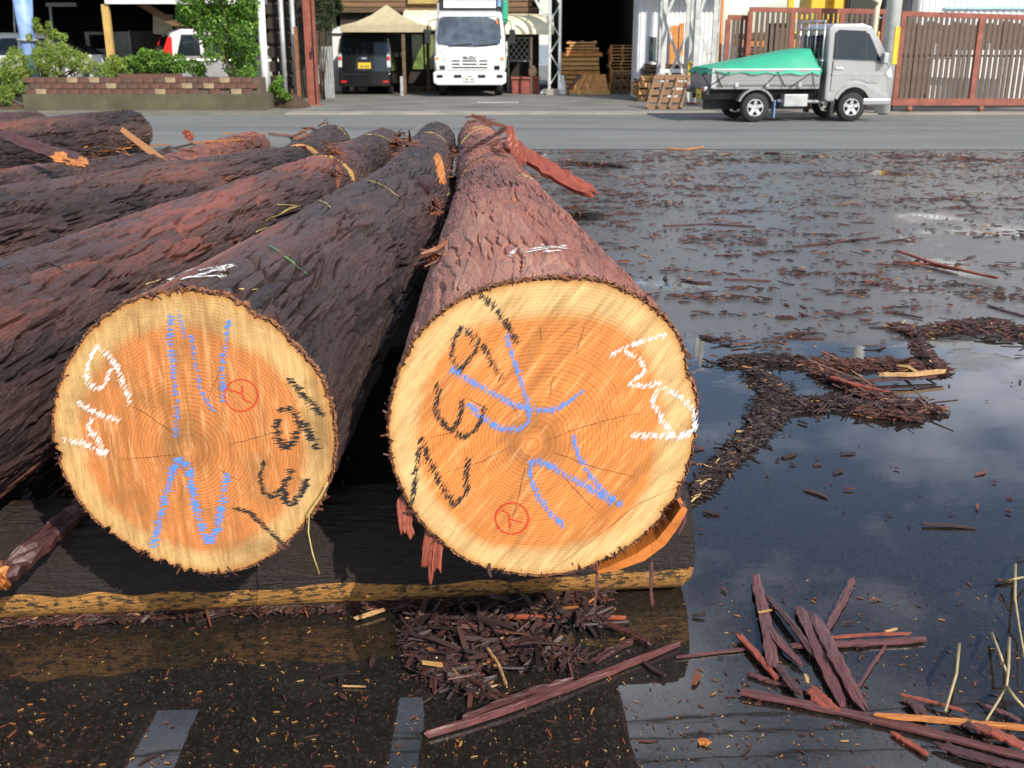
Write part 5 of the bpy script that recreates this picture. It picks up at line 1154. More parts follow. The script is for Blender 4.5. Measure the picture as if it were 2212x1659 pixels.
# -- white downpipe, timber rack, red posts
p0 = aty(572, 182, 24.15); p0.z = .04; p1 = aty(561, -20, 24.15)
wp = root('white_post', 'white painted steel post at the end of the brick planter', 'post', p0)
m = MB(); m.tube([p0, p1], .085, 14); m.build('shaft', W['white_paint'], wp, True); m = MB(); m.tube([p0, p0 + Vector((0, 0, .05))], .15, 14); m.build('foot_plate', W['galvanised'], wp, True)
rk = root('timber_rack', 'dark timber rack with grey uprights between the white post and the red post', 'rack', (ax(612, 25.4, .5), 25.4, .04))
xa, xb = ax(582, 25.6, .8), ax(648, 25.6, .8)
for i in range(9):
    m = MB(); z = .45 + i * .32; m.box(xa, xb, 25.62, 25.70, z, z + .22); m.build('board', W['dark_timber'], rk, True)
for i in range(4):
    xx = xa + (xb - xa) * (i + .5) / 4; m = MB(); m.box(xx - .06, xx + .06, 25.71, 25.9, .04, 3.6); m.build('rear_post', W['brown_board'], rk, True)
for u, tp in ((604, 575), (628, 622)):
    m = MB(); p0 = aty(u + 12, 190, 25.3); p0.z = .04; p1 = aty(u, -30, 25.3); m.tube([p0, p1], .055, 10); m.build('upright_pipe', W['galvanised'], rk, True)
rp = root('red_steel_post', 'tall red painted steel H-beam post at the driveway corner', 'post', Vector((ax(676, 25.1, .1), 25.1, .03)))
xa, xb = ax(664, 25.1, .6), ax(686, 25.1, .6); zt = 3.4
for a, b in ((xa, xa + .03), (xb - .03, xb)):
    m = MB(); m.box(a, b, 25.02, 25.24, .03, zt); m.build('flange', W['red_steel'], rp, True)
m = MB(); m.box(xa + .03, xb - .03, 25.10, 25.13, .03, zt); m.build('web', W['red_steel'], rp, True)
m = MB(); m.box(xa - .06, xb + .06, 24.96, 25.3, .03, .055); m.build('base_plate', W['rust_steel'], rp, True)
m = MB(); m.box(xb - .09, xb - .04, 24.99, 25.018, 1.15, 1.3); m.build('latch', W['black_plastic'], rp, True)
m = MB(); m.box(ax(641, 25.0, .6), ax(648, 25.0, .6), 24.98, 25.06, .03, az(57, 25.0)); m.one('rusty_stake', W['rust_steel'], 'thin rusty stake standing left of the red steel post', 'stake')
m = MB()
fp = root('corrugated_panel', 'grey corrugated sheet leaning behind the red steel post', 'sheet', (ax(706, 28.5, .5), 28.5, .035))
xa, xb = ax(692, 28.5, .8), ax(720, 28.5, .8)
vs = []
for i in range(25):
    x = xa + (xb - xa) * i / 24; y = 28.5 + .02 * sin(i * 1.6)
    vs += [(x, y, .035), (x, y, az(100, 28.5)), (x, y + .01, .035), (x, y + .01, az(100, 28.5))]
m.add(vs, [(4 * i, 4 * i + 4, 4 * i + 5, 4 * i + 1) for i in range(24)] + [(4 * i + 2, 4 * i + 3, 4 * i + 7, 4 * i + 6) for i in range(24)] + [(4 * i + 1, 4 * i + 5, 4 * i + 7, 4 * i + 3) for i in range(24)]); m.build('sheet', W['galvanised'], fp, True)

# -- middle: workshop front with awnings, canopy and black wagon
YW = 33.0
wk = root('workshop', 'two-storey timber-clad workshop above the cream awnings', 'building', (ax(960, YW), YW + 2, .034))
xa, xb = ax(728, YW, 3), ax(1166, YW, 3)
m = MB(); m.box(xa, xb, YW + .3, YW + 5, .034, 6.3); m.build('wall', W['dark_timber'], wk, True)
zz = az(62, YW); i = 0
r9 = random.Random(9)
while zz < 6.2:                                # stacked horizontal cladding boards, each its own
    w_ = .155; x_a = xa + r9.uniform(0, .1); x_b = xb - r9.uniform(0, .35)
    if zz < az(30, YW): x_a = xa + 2.2
    m = MB(); m.box(x_a, x_b, YW + .10 - .02 * (i % 2), YW + .298, zz, zz + w_ - .02); m.build('cladding_board', W['weathered_plank' if i % 3 else 'brown_board'], wk, True); zz += w_; i += 1
for ua, ub in ((880, 945), (1030, 1075)):
    m = MB(); m.box(ax(ua, YW, 3), ax(ub, YW, 3), YW - .02, YW + .06, az(8, YW), az(-25, YW)); m.build('shutter', M('ochre_shutter', (.34, .26, .09), .8), wk, True)
m = MB(); m.prism([(YW - .5, 6.2), (YW - .5, 6.32), (YW + 2.6, 7.6), (YW + 5.4, 6.32), (YW + 5.4, 6.2)], 'x', xa - .4, xb + .4); m.build('roof', W['galvanised'], wk, True)
for u0, u1 in ((888, 912), (916, 936)):
    m = MB(); m.box(ax(u0, YW, 1.5), ax(u1, YW, 1.5), YW + .22, YW + .29, az(150, YW), az(74, YW)); o = m.build('window', W['window_green'], wk, True)
m = MB(); m.box(ax(880, YW, .3), ax(942, YW, .3), YW - .25, YW + .28, .034, az(186, YW)); m.build('plinth', W['brown_board'], wk, True)
# lattice screen right of the lorry
lt = root('lattice_screen', 'grey diamond lattice screen under the right awning', 'screen', (ax(1120, 32.4), 32.4, .034))
xa, xb, za, zb = ax(1098, 32.4, 1.5), ax(1146, 32.4, 1.5), .9, az(82, 32.4)
for k in range(-5, 7):
    for s_ in (-1, 1):
        c = xa + k * .16; pts = []
        d = (zb - za)
        a_ = Vector((c, 32.4 + .012 * s_, za)); b_ = Vector((c + s_ * d * .8, 32.4 + .012 * s_, zb))
        # clip to the frame
        def cl_(p, q):
            t0, t1 = 0., 1.
            dx = q.x - p.x
            for lim, sg in ((xa, 1), (xb, -1)):
                f0 = sg * (p.x - lim); f1 = sg * (q.x - lim)
                if f0 < 0 and f1 < 0: return None
                if f0 < 0: t0 = max(t0, f0 / (f0 - f1))
                if f1 < 0: t1 = min(t1, f0 / (f0 - f1))
            return (p.lerp(q, t0), p.lerp(q, t1)) if t1 - t0 > .05 else None
        r_ = cl_(a_, b_)
        if r_: m = MB(); m.bar(r_[0], r_[1], .022, .03, (0, 1, 0)); m.build('lath', W['pale_grey_steel'], lt, True)
for a, b in (((xa, za), (xa, zb)), ((xb, za), (xb, zb)), ((xa, za), (xb, za)), ((xa, zb), (xb, zb))):
    m = MB(); m.bar((a[0], 32.37, a[1]), (b[0], 32.37, b[1]), .04, .04, (0, 1, 0)); m.build('frame_rail', W['pale_grey_steel'], lt, True)
for x in (xa, xb): m = MB(); m.box(x - .03, x + .03, 32.36, 32.42, .034, .9); m.build('leg', W['pale_grey_steel'], lt, True)
# awnings with a rounded front
def awning(label, u0, u1, v0, v1, Y):
    xa, xb = ax(u0, Y, 2.6), ax(u1, Y, 2.6); z0, z1 = az(v1, Y), az(v0, Y); d = 1.05
    prof = [(Y + d + .9, z1 + .06)] + [(Y + d - d * sin(a), z0 + (z1 - z0) * cos(a)) for a in [i * pi / 2 / 8 for i in range(9)]]
    rt = root('awning', label, 'awning', ((xa + xb) / 2, Y + d, 0), group='cream awnings')
    m = MB(); outer = prof; inner = [(p[0] + .02, p[1] - .02) for p in prof]; n_ = len(prof); vs = []
    for x in (xa, xb): vs += [(x, p[0], p[1]) for p in outer] + [(x, p[0], p[1]) for p in inner]
    k = 2 * n_
    fs = [(i, i + 1, k + i + 1, k + i) for i in range(n_ - 1)] + [(n_ + i, k + n_ + i, k + n_ + i + 1, n_ + i + 1) for i in range(n_ - 1)] + [(n_ - 1, 2 * n_ - 1, k + 2 * n_ - 1, k + n_ - 1)]
    fs += [(i, n_ + i, n_ + i + 1, i + 1) for i in range(n_ - 1)] + [(k + i, k + i + 1, k + n_ + i + 1, k + n_ + i) for i in range(n_ - 1)]
    m.add(vs, fs, False); m.build('hood', W['cream_sheet'], rt, True)
    ne = max(2, int((xb - xa) / .7))
    for i in range(ne + 1):
        x = xa + (xb - xa) * i / ne; m = MB(); m.tube([(x, p[0] - .012, p[1] + .012) for p in prof], .012, 6); m.build('rib', W['cream_sheet'], rt, True)
    return rt
awning('cream rounded awning between the beige canopy and the white lorry', 868, 950, 21, 66, 31.6)
awning('cream rounded awning right of the white lorry', 1092, 1197, 31, 73, 30.75)
# beige garden canopy
cy_ = 29.6; cz = az(55, cy_); xa, xb = ax(733, cy_, 2.5), ax(918, cy_, 2.5); apex = Vector(((xa + xb) / 2, cy_ + 1.0, az(10, cy_ + 1.0)))
cn_ = root('canopy_tent', 'beige four-sided garden canopy over the black wagon', 'canopy', (apex.x, apex.y, .034))
m = MB(); ring = []
for (x, y) in ((xa, cy_), (xb, cy_), (xb, cy_ + 2.0), (xa, cy_ + 2.0)): ring.append(Vector((x, y, cz)))
vs = []; fs = []
for k in range(4):
    a, b = ring[k], ring[(k + 1) % 4]
    for q in range(5):
        e = a.lerp(b, q / 4); e.z -= .05 * sin(q / 4 * pi)
        for r_ in range(4):
            f = r_ / 3; p = e.lerp(apex, f); p.z -= .10 * sin(f * pi); vs.append(p)
    s0 = k * 20
    fs += [(s0 + q * 4 + r_, s0 + (q + 1) * 4 + r_, s0 + (q + 1) * 4 + r_ + 1, s0 + q * 4 + r_ + 1) for q in range(4) for r_ in range(3)]
m.add(vs, fs); m.build('canopy_cloth', W['canvas_beige'], cn_, True)
for k in range(4):
    a, b = ring[k], ring[(k + 1) % 4]; m = MB(); m.bar(a - Vector((0, 0, .08)), b - Vector((0, 0, .08)), .02, .18); m.build('valance', W['canvas_beige'], cn_, True)
for (x, y) in ((ax(872, cy_ + .1, 1.2), cy_ + .1), (xa + .08, cy_ + 1.9), (xb - .1, cy_ + 1.9)):
    m = MB(); m.box(x - .045, x + .045, y - .045, y + .045, .034, cz - .02); m.build('post', W['brown_board'], cn_, True)
m = MB(); m.box(ax(864, cy_, .6), ax(870, cy_, .6), cy_ + .0, cy_ + .06, .034, az(165, cy_)); m.build('post_guard', W['galvanised'], cn_, True)
# white panel behind the wagon
wp2 = root('white_panel_wall', 'white panel wall standing behind the black wagon', 'wall', (ax(755, 32.6), 32.6, .034))
m = MB(); m.box(ax(718, 32.6, 1.3), ax(790, 32.6, 1.3), 32.55, 32.65, .034, az(62, 32.6)); m.build('panel', W['white_paint'], wp2, True, .01)
m = MB(); m.box(ax(715, 32.5, 2.3), ax(793, 32.5, 2.3), 32.45, 32.545, az(72, 32.5), az(58, 32.5)); m.build('cap_rail', W['white_paint'], wp2, True, .01)

# black kei wagon, seen from behind
def kei_wagon(x, y):
    rt = root('kei_wagon', 'black boxy kei wagon parked nose-in under the canopy', 'car', (x, y, .034)); h = .735
    sec = [(0, .20), (0, .55), (.02, .95), (.10, 1.52), (.22, 1.72)]         # y offset, height of rear face
    body = MB()
    prof = [(.03, .22), (0, .40), (0, .62), (.02, .95), (.13, 1.55), (.26, 1.70), (1.4, 1.76), (2.4, 1.70), (2.95, 1.05), (3.35, .92), (3.39, .35), (3.3, .22)]
    n_ = len(prof)
    def half(z): return h if z < 1.0 else h - .13 * ((z - 1.0) / .75) ** 1.3
    vs = [(s_ * half(p[1]), p[0], p[1]) for s_ in (-1, 1) for p in prof]
    body.add(vs, [tuple(range(n_)), tuple(range(2 * n_ - 1, n_ - 1, -1))] + [(i, n_ + i, n_ + (i + 1) % n_, (i + 1) % n_) for i in range(n_)]); body.build('body', W['car_black'], rt, bevel=.05, seg=3)
    def panel(name, x0, x1, z0, z1, mat, off, th=.02, x0t=None, x1t=None, par=None):
        x0t = x0 if x0t is None else x0t; x1t = x1 if x1t is None else x1t
        def yy(z): return np.interp(z, [.4, .62, .95, 1.55, 1.7], [0, 0, .02, .13, .26])
        m = MB(); a = [(x0, yy(z0) - off, z0), (x1, yy(z0) - off, z0), (x1t, yy(z1) - off, z1), (x0t, yy(z1) - off, z1)]; m.add(a + [(p[0], p[1] + th, p[2]) for p in a], [(0, 1, 2, 3), (7, 6, 5, 4), (0, 4, 5, 1), (1, 5, 6, 2), (2, 6, 7, 3), (3, 7, 4, 0)])
        return m.build(name, mat, par or rt)
    gate = panel('tailgate', -.60, .60, .62, 1.02, W['car_black'], .022, .02)
    panel('rear_window', -.585, .585, 1.05, 1.50, W['glass_dark'], .012, .02, -.53, .53)
    panel('spoiler', -.60, .60, 1.555, 1.64, W['black_plastic'], .10, .12)
    pl_ = panel('number_plate', -.175, .175, .70, .86, W['plate_yellow'], .040, .01)
    for k in (-.10, -.04, .04, .10): panel('plate_digit', k - .016, k + .016, .725, .79, W['plate_ink'], .045, .003, par=pl_)
    panel('plate_garnish', -.24, .24, .66, .93, W['black_plastic'], .030, .01)
    panel('emblem', -.075, .075, .95, 1.0, W['alloy'], .038, .012)
    for s_ in (-1, 1):
        a, b = sorted((s_ * .625, s_ * .725)); panel('tail_lamp', a, b, .74, 1.12, W['lamp_clear'], .012, .05)
        a, b = sorted((s_ * .635, s_ * .71)); panel('brake_lamp', a, b, .93, 1.02, W['lamp_red'], .022, .03)
        a, b = sorted((s_ * .69, s_ * .735)); panel('pillar_trim', a, b, 1.12, 1.5, W['car_silver'], .004, .05, a - s_ * .06, b - s_ * .06)
        m = MB(); m.box(*sorted((s_ * .74, s_ * .87)), 2.35, 2.45, .98, 1.12); m.build('wing_mirror', W['car_black'], rt, bevel=.02)
        for yy in (.55, 2.85): wheel(rt, s_ * .64, yy, .275, .275, .155, 'x', True)
    m = MB(); m.box(-.72, .72, -.07, .1, .24, .58); m.build('rear_bumper', W['car_black'], rt, bevel=.03)
    for s_ in (-1, 1): m = MB(); m.box(*sorted((s_ * .5, s_ * .66)), -.082, -.06, .33, .38); m.build('reflector', W['lamp_red'], rt)
    return rt
kei_wagon(ax(789, 30.35, .8), 30.2)
# ------------------------------------------------------------------ white lorry, seen from the front
def lorry(x, y):
    rt = root('lorry', 'white cab-over flatbed lorry facing the street under the awnings', 'lorry', (x, y, .034)); h = .96
    # y grows away from the viewer; front of the bumper at y = 0
    def yf(z): return float(np.interp(z, [.35, .62, .95, 1.28, 2.02, 2.15], [.04, .03, .03, .07, .33, .45]))
    zs = [.66, .95, 1.28, 1.6, 2.02, 2.12, 2.17]; def_half = lambda z: h - .01 - (.10 * max(0, (z - 1.3) / .85) ** 1.5)
    body = MB(); vs = []; n_ = 8
    for z in zs:
        w_ = def_half(z); f = yf(z); r = .10
        f2 = f + (.14 if z > 2.16 else 0)
        for (px_, py_) in ((-w_, 1.75), (-w_, f2 + r * 1.3), (-w_ + r * .5, f2 + r * .3), (-w_ + r * 1.6, f2), (w_ - r * 1.6, f2), (w_ - r * .5, f2 + r * .3), (w_, f2 + r * 1.3), (w_, 1.75)): vs.append((px_, py_, z))
    k = len(zs)
    fs = [(i * n_ + j, i * n_ + (j + 1) % n_, (i + 1) * n_ + (j + 1) % n_, (i + 1) * n_ + j) for i in range(k - 1) for j in range(n_)]
    fs += [tuple(range(n_))[::-1], tuple((k - 1) * n_ + j for j in range(n_))]
    body.add(vs, fs); body.build('cab', W['truck_white'], rt, bevel=.03, seg=3)
    def fp(name, pts, mat, off, th=.015, par=None):
        a = [(x_, yf(z) - off, z) for x_, z in pts]; m = MB(); c = len(a)
        m.add(a + [(p[0], p[1] + th, p[2]) for p in a], [tuple(range(c)), tuple(range(2 * c - 1, c - 1, -1))] + [(i, c + i, c + (i + 1) % c, (i + 1) % c) for i in range(c)]); return m.build(name, mat, par or rt)
    ws = fp('windscreen', [(-.83, 1.34), (-.42, 1.29), (0, 1.275), (.42, 1.29), (.83, 1.34), (.86, 1.5), (.80, 2.00), (.70, 2.05), (-.70, 2.05), (-.80, 2.00), (-.86, 1.5)], W['glass_grey'], .014)
    for s_ in (-1, 1):
        m = MB(); xx = -.55 if s_ < 0 else .12
        m.bar((xx, yf(1.3) - .035, 1.30), (xx + .62, yf(1.36) - .035, 1.35), .02, .02, (0, 1, 0)); m.build('wiper', W['black_plastic'], ws)
    m = MB(); m.bar((.70, yf(1.9) - .03, 1.96), (.76, yf(1.9) - .03, 1.86), .05, .01, (0, 1, 0)); m.build('windscreen_sticker', W['lamp_orange'], ws)
    fp('front_panel', [(-.80, 1.22), (.80, 1.22), (.62, .98), (.56, .70), (-.56, .70), (-.62, .98)], W['truck_white'], .020, .03)
    for z, wx in ((.925, 1.), (.84, 1.), (.755, 1.15)):
        for a, b in ((-.47, -.26), (-.19, .19), (.26, .47)):
            if wx > 1: a, b = (-.47, .47) if a < -.3 else (None, None)
            if a is None: continue
            fp('grille_slot', [(a, z - .016), (b, z - .016), (b, z + .016), (a, z + .016)], W['black_plastic'], .028, .02)
    text_mesh('ISUZU', .095, 'maker_lettering', W['cord_black'], rt, (0, yf(1.0) - .034, 1.005), (pi / 2, 0, 0), .006, 1.35)
    for s_ in (-1, 1):
        lp = fp('headlamp', [(s_ * .62, .68), (s_ * .88, .68), (s_ * .93, 1.03), (s_ * .84, 1.08), (s_ * .64, .98)], W['lamp_clear'], .012, .05)
        fp('lamp_bezel', [(s_ * .66, .70), (s_ * .80, .70), (s_ * .80, .80), (s_ * .66, .80)], W['glass_dark'], .018, .02, lp)
        fp('indicator', [(s_ * .84, .95), (s_ * .90, .95), (s_ * .905, 1.01), (s_ * .83, 1.02)], W['lamp_orange'], .018, .02, lp)
        m = MB(); m.box(*sorted((s_ * 1.05, s_ * 1.22)), .32, .42, 1.34, 1.72); mr = m.build('wing_mirror', W['black_plastic'], rt, bevel=.03)
        m = MB(); m.tube([(s_ * .88, .42, 1.98), (s_ * 1.08, .34, 1.93), (s_ * 1.13, .36, 1.70)], .015, 8); m.build('mirror_arm', W['black_plastic'], mr)
        # door and side window
        sx = s_ * (h + .004)
        m = MB(); m.add([(s_ * (h - .002), .55, 1.36), (s_ * (h - .002), 1.45, 1.36), (s_ * (h - .09), 1.40, 2.0), (s_ * (h - .09), .78, 2.0)], [(0, 1, 2, 3)]); m.build('side_window', W['glass_dark'], rt)
        m = MB(); m.box(*sorted((s_ * (h - .005), s_ * (h + .012))), .62, 1.5, .72, 1.30); dr = m.build('door', W['truck_white'], rt, bevel=.01)
        m = MB(); m.box(*sorted((s_ * (h + .012), s_ * (h + .03))), 1.3, 1.44, 1.16, 1.2); m.build('handle', W['black_plastic'], dr)
    bm_ = MB(); bm_.prism([(-.97, .36), (-.98, .62), (-.90, .665), (.90, .665), (.98, .62), (.97, .36), (.86, .30), (-.86, .30)], 'y', 0, .28); bp_ = bm_.build('bumper', W['truck_white'], rt, bevel=.03, seg=3)
    for a, b in ((-.42, -.22), (.22, .42), (-.88, -.72), (.72, .88)):
        m = MB(); m.box(a, b, -.012, .03, .49, .57); m.build('fog_lamp', W['black_plastic'], bp_, bevel=.008)
    m = MB(); m.box(-.165, .165, -.03, -.002, .395, .565); pp = m.build('number_plate', W['plate_white'], bp_, bevel=.006)
    for k in (-.10, -.05, .04, .09): m = MB(); m.box(k - .014, k + .014, -.034, -.029, .42, .49); m.build('plate_digit', W['plate_ink'], pp)
    m = MB(); m.box(-.05, .06, -.034, -.029, .515, .54); m.build('plate_digit', W['plate_ink'], pp)
    # roof board, bed gate and bed
    m = MB(); m.box(-.82, .86, .62, .70, 2.20, 2.53); hb_ = m.build('headboard_frame', W['black_plastic'], rt, bevel=.01)
    m = MB(); m.box(-.70, .70, .598, .618, 2.27, 2.46); m.build('roof_sign_board', W['white_paint'], hb_)
    m = MB(); m.box(.74, .84, .596, .618, 2.30, 2.47); m.build('blue_tarp_corner', W['blue_paint'], hb_)
    m = MB(); m.box(-.98, .98, 1.95, 5.4, .92, 1.02); m.build('load_bed', W['galvanised'], rt)
    for s_ in (-1, 1):
        m = MB(); m.box(*sorted((s_ * .96, s_ * 1.0)), 1.95, 5.4, 1.022, 1.42); m.build('side_gate', W['truck_white'], rt)
        m = MB(); m.box(*sorted((s_ * .86, s_ * .93)), 1.82, 1.9, .8, 2.4); m.build('stanchion', W['pale_grey_steel'], rt)
        m = MB(); m.box(*sorted((s_ * .35, s_ * .45)), .5, 5.2, .62, .8); m.build('chassis_rail', W['black_plastic'], rt)
        for yy in (.95, 4.1): wheel(rt, s_ * .76, yy, .37, .37, .22, 'x', True)
        m = MB(); m.prism([(.5, .62), (.6, .80), (1.3, .80), (1.42, .62), (1.42, .50), (.5, .50)], 'x', *sorted((s_ * .66, s_ * .95))); m.build('wheel_arch', W['black_plastic'], rt)
    m = MB(); m.box(-.95, .95, 1.80, 1.86, 1.1, 2.42); m.build('bed_front_guard', W['galvanised'], rt)
    m = MB(); m.box(.86, 1.02, 1.5, 2.6, 1.9, 2.5); m.build('green_tarp_roll', W['tarp_green'], rt, bevel=.05)
    m = MB(); m.tube([(-.7, .95, .37), (.7, .95, .37)], .05, 8); m.build('front_axle', W['black_plastic'], rt)
    m = MB(); m.box(-.5, .5, .35, .5, .33, .5); m.build('under_guard', W['black_plastic'], rt)
    return rt
lorry(ax(1016, 29.6, 1.0), 29.0)

# -- red box with a pale sack, truss column, lumber shed
rb = root('red_box', 'low red wooden box at the foot of the lattice screen', 'box', (ax(1135, 31.0), 31.0, .034))
xa, xb = ax(1106, 31.0, .3), ax(1166, 31.0, .3)
m = MB(); m.prism([(xa, .034), (xb + .02, .034), (xb - .03, az(170, 31.)), (xa, az(170, 31.))], 'y', 30.7, 31.2); m.build('box_body', M('faded_red_wood', (.24, .065, .05), .8, var=.25), rb, True, .015)
m = MB(); m.box(xa - .03, xb + .0, 30.66, 31.24, az(170, 31.) + .002, az(168, 31.) + .03); m.build('lid', W['red_steel'], rb, True)
m = MB(); c = Vector((ax(1151, 30.9), 30.9, az(168, 31.) + .03)); m.lathe([(0, 0), (.10, .01), (.13, .10), (.11, .22), (.05, .30), (0, .31)], c, 14); m.one('grain_sack', M('pale_sack', (.52, .36, .20), .85, var=.3), 'small pale sack sitting on the red box', 'sack')
m = MB(); m.box(ax(1146, 30.2, 1), ax(1150, 30.2, 1), 30.2, 30.25, .034, az(80, 30.2)); m.one('thin_stake', W['brown_board'], 'thin brown stake standing in front of the red box', 'stake')
tc = root('truss_column', 'pale latticed steel column left of the lumber shed opening', 'column', (ax(1192, 30.1), 30.1, .034))
xa, xb = ax(1187, 30.1, 1), ax(1209, 30.1, 1)
for x in (xa, xb):
    for yy in (30.0, 30.3): m = MB(); m.box(x - .035, x + .035, yy - .035, yy + .035, .034, 6.0); m.build('chord', W['pale_grey_steel'], tc, True)
zz = .3; s_ = 1
while zz < 5.6:
    m = MB(); a, b = (xa, xb) if s_ > 0 else (xb, xa); m.bar((a, 29.955, zz), (b, 29.955, zz + .42), .04, .012, (0, 1, 0)); m.build('lacing_bar', W['pale_grey_steel'], tc, True); zz += .42; s_ = -s_
m = MB(); m.bar(aty(1155, -5, 30.1), aty(1190, 62, 30.05), .07, .05, (0, 1, 0)); m.build('knee_brace', W['pale_grey_steel'], tc, True)
m = MB(); m.box(xa - .1, xb + .1, 29.9, 30.4, .034, .20); m.build('footing', PAVE, tc, True, .015)

ls = root('lumber_shed', 'tall dark lumber shed, open front full of stacked timber', 'building', (ax(1290, 33), 33, .034))
xa, xb = ax(1201, 31.6, 2) + .14, ax(1380, 30.0, 2)
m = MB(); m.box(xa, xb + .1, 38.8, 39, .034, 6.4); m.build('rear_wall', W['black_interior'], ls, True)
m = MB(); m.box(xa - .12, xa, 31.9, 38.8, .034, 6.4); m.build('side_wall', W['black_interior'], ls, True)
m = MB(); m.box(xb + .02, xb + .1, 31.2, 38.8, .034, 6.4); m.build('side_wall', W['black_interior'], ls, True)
m = MB(); m.prism([(29.6, 6.1), (29.6, 6.25), (34.4, 7.7), (39.3, 6.5), (39.3, 6.3)], 'x', xa - .5, xb + .5); m.build('roof', W['galvanised'], ls, True)
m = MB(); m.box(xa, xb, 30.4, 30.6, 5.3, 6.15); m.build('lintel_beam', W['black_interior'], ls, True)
# lumber piles
def lumber_pile(label, u0, u1, v0, v1, Y, n_, mat, seed, dep=2.2, group='timber piles in the lumber shed'):
    r = random.Random(seed); xa, xb = ax(u0, Y, 1), ax(u1, Y, 1); z0, z1 = max(.036, az(v1, Y)), az(v0, Y); hh = (z1 - z0) / n_
    rt = root('lumber_pile', label, 'timber pile', ((xa + xb) / 2, Y + dep / 2, z0), group=group)
    for i in range(n_):
        m = MB(); a = xa + r.uniform(0, .12); b = xb - r.uniform(0, .14)
        m.box(a, b, Y + r.uniform(0, .06), Y + dep, z0 + i * hh, z0 + (i + 1) * hh - .028); m.build('beam', W[mat if i % 4 else 'orange_lumber'], rt, True)
        for f in (.12, .5, .88):
            q = MB(); xx = xa + (xb - xa) * f; q.box(xx - .03, xx + .03, Y + .08, Y + dep - .05, z0 + (i + 1) * hh - .028, z0 + (i + 1) * hh); q.build('spacer', W['brown_board'], rt, True)
    return rt
lumber_pile('broad stack of brown beams behind the truss column', 1205, 1302, 112, 205, 31.5, 9, 'fresh_lumber', 3)
lumber_pile('upper stack of fresh yellow boards on the broad brown stack', 1222, 1294, 88, 113, 31.6, 4, 'fresh_lumber', 4, 1.6)
def pallet_mesh():
    bd = MB(); bd.box(-.55, .55, -.05, .05, 0, .022); bl_ = MB(); bl_.box(-.045, .045, -.5, .5, 0, .09)
    a = bd.mesh('deck_board'); a.materials.append(W['fresh_lumber']); b = bl_.mesh('stringer'); b.materials.append(W['orange_lumber']); return a, b
PB, PS = pallet_mesh()
def pallet(label, loc, rot, group, sc=1.):
    rt = root('pallet', label, 'pallet', loc, group=group); rt.rotation_euler = rot; rt.scale = (sc, sc, sc)
    for i in range(6):
        for z in (.0, .112):
            o = link('deck_board', PB, None, rt); o.location = (0, -.45 + i * .18, z)
    for x in (-.5, 0, .5): o = link('stringer', PS, None, rt); o.location = (x, 0, .022)
    return rt
ptop = az(92, 31.2); px0 = ax(1346, 31.2, 1); r6 = random.Random(6); z = .036; k = 0
while z + .13 < ptop:
    pallet('wooden pallet in the tall pallet stack inside the lumber shed', (px0 + r6.uniform(-.05, .05), 31.75 + r6.uniform(-.04, .04), z), (0, 0, r6.uniform(-.05, .05)), 'stacked pallets', .64); z += .134 * .64 + .002; k += 1
# slatted crate leaning on the pile
cr_ = root('leaning_crate', 'orange slatted wooden crate end leaning on the brown stack', 'crate', (ax(1270, 30.3), 30.3, .036))
Yc = 30.25
x_l, x_r = ax(1236, Yc, .4), ax(1314, Yc, .4); xt_l, xt_r = ax(1256, Yc + .1, .9), ax(1310, Yc + .1, .9); zt_ = az(161, Yc + .1)
m = MB(); m.add([(x_l, Yc + .01, .15), (x_r, Yc + .01, .15), (xt_r, Yc + .11, zt_), (xt_l, Yc + .11, zt_), (x_l, Yc + .03, .15), (x_r, Yc + .03, .15), (xt_r, Yc + .13, zt_), (xt_l, Yc + .13, zt_)], [(0, 1, 2, 3), (7, 6, 5, 4), (0, 4, 5, 1), (1, 5, 6, 2), (2, 6, 7, 3), (3, 7, 4, 0)]); m.build('back_panel', W['orange_lumber'], cr_, True)
for f in (.16, .40, .64, .90):
    m = MB(); a = Vector((x_l + (x_r - x_l) * f, Yc - .02, .15)); b = Vector((xt_l + (xt_r - xt_l) * f, Yc + .08, zt_)); m.bar(a, b, .07, .05, (0, 1, 0)); m.build('upright_slat', W['fresh_lumber'], cr_, True)
m = MB(); m.box(x_l - .08, x_r + .06, Yc - .1, Yc + .2, .036, .15); m.build('foot_beam', W['fresh_lumber'], cr_, True, .01)
m = MB(); m.bar((x_l - .12, Yc + .05, .16), (xt_l - .02, Yc + .1, zt_), .09, .05, (0, 1, 0)); m.build('side_strut', W['brown_board'], cr_, True)
m = MB(); c = Vector((ax(1216, 30.0), 30.0, .036)); m.lathe([(0, 0), (.10, 0), (.11, .04), (.085, .30), (.045, .44), (.04, .52), (0, .525)], c, 16); m.one('white_jug', W['white_paint'], 'white plastic jug standing by the truss column', 'jug')
m = MB(); c = Vector((ax(1178, 30.3), 30.3, .036)); m.lathe([(0, 0), (.16, 0), (.14, .06), (.09, .13), (0, .16)], c, 12); m.one('plastic_bag', W['white_paint'], 'crumpled pale bag between the red box and the truss column', 'bag')

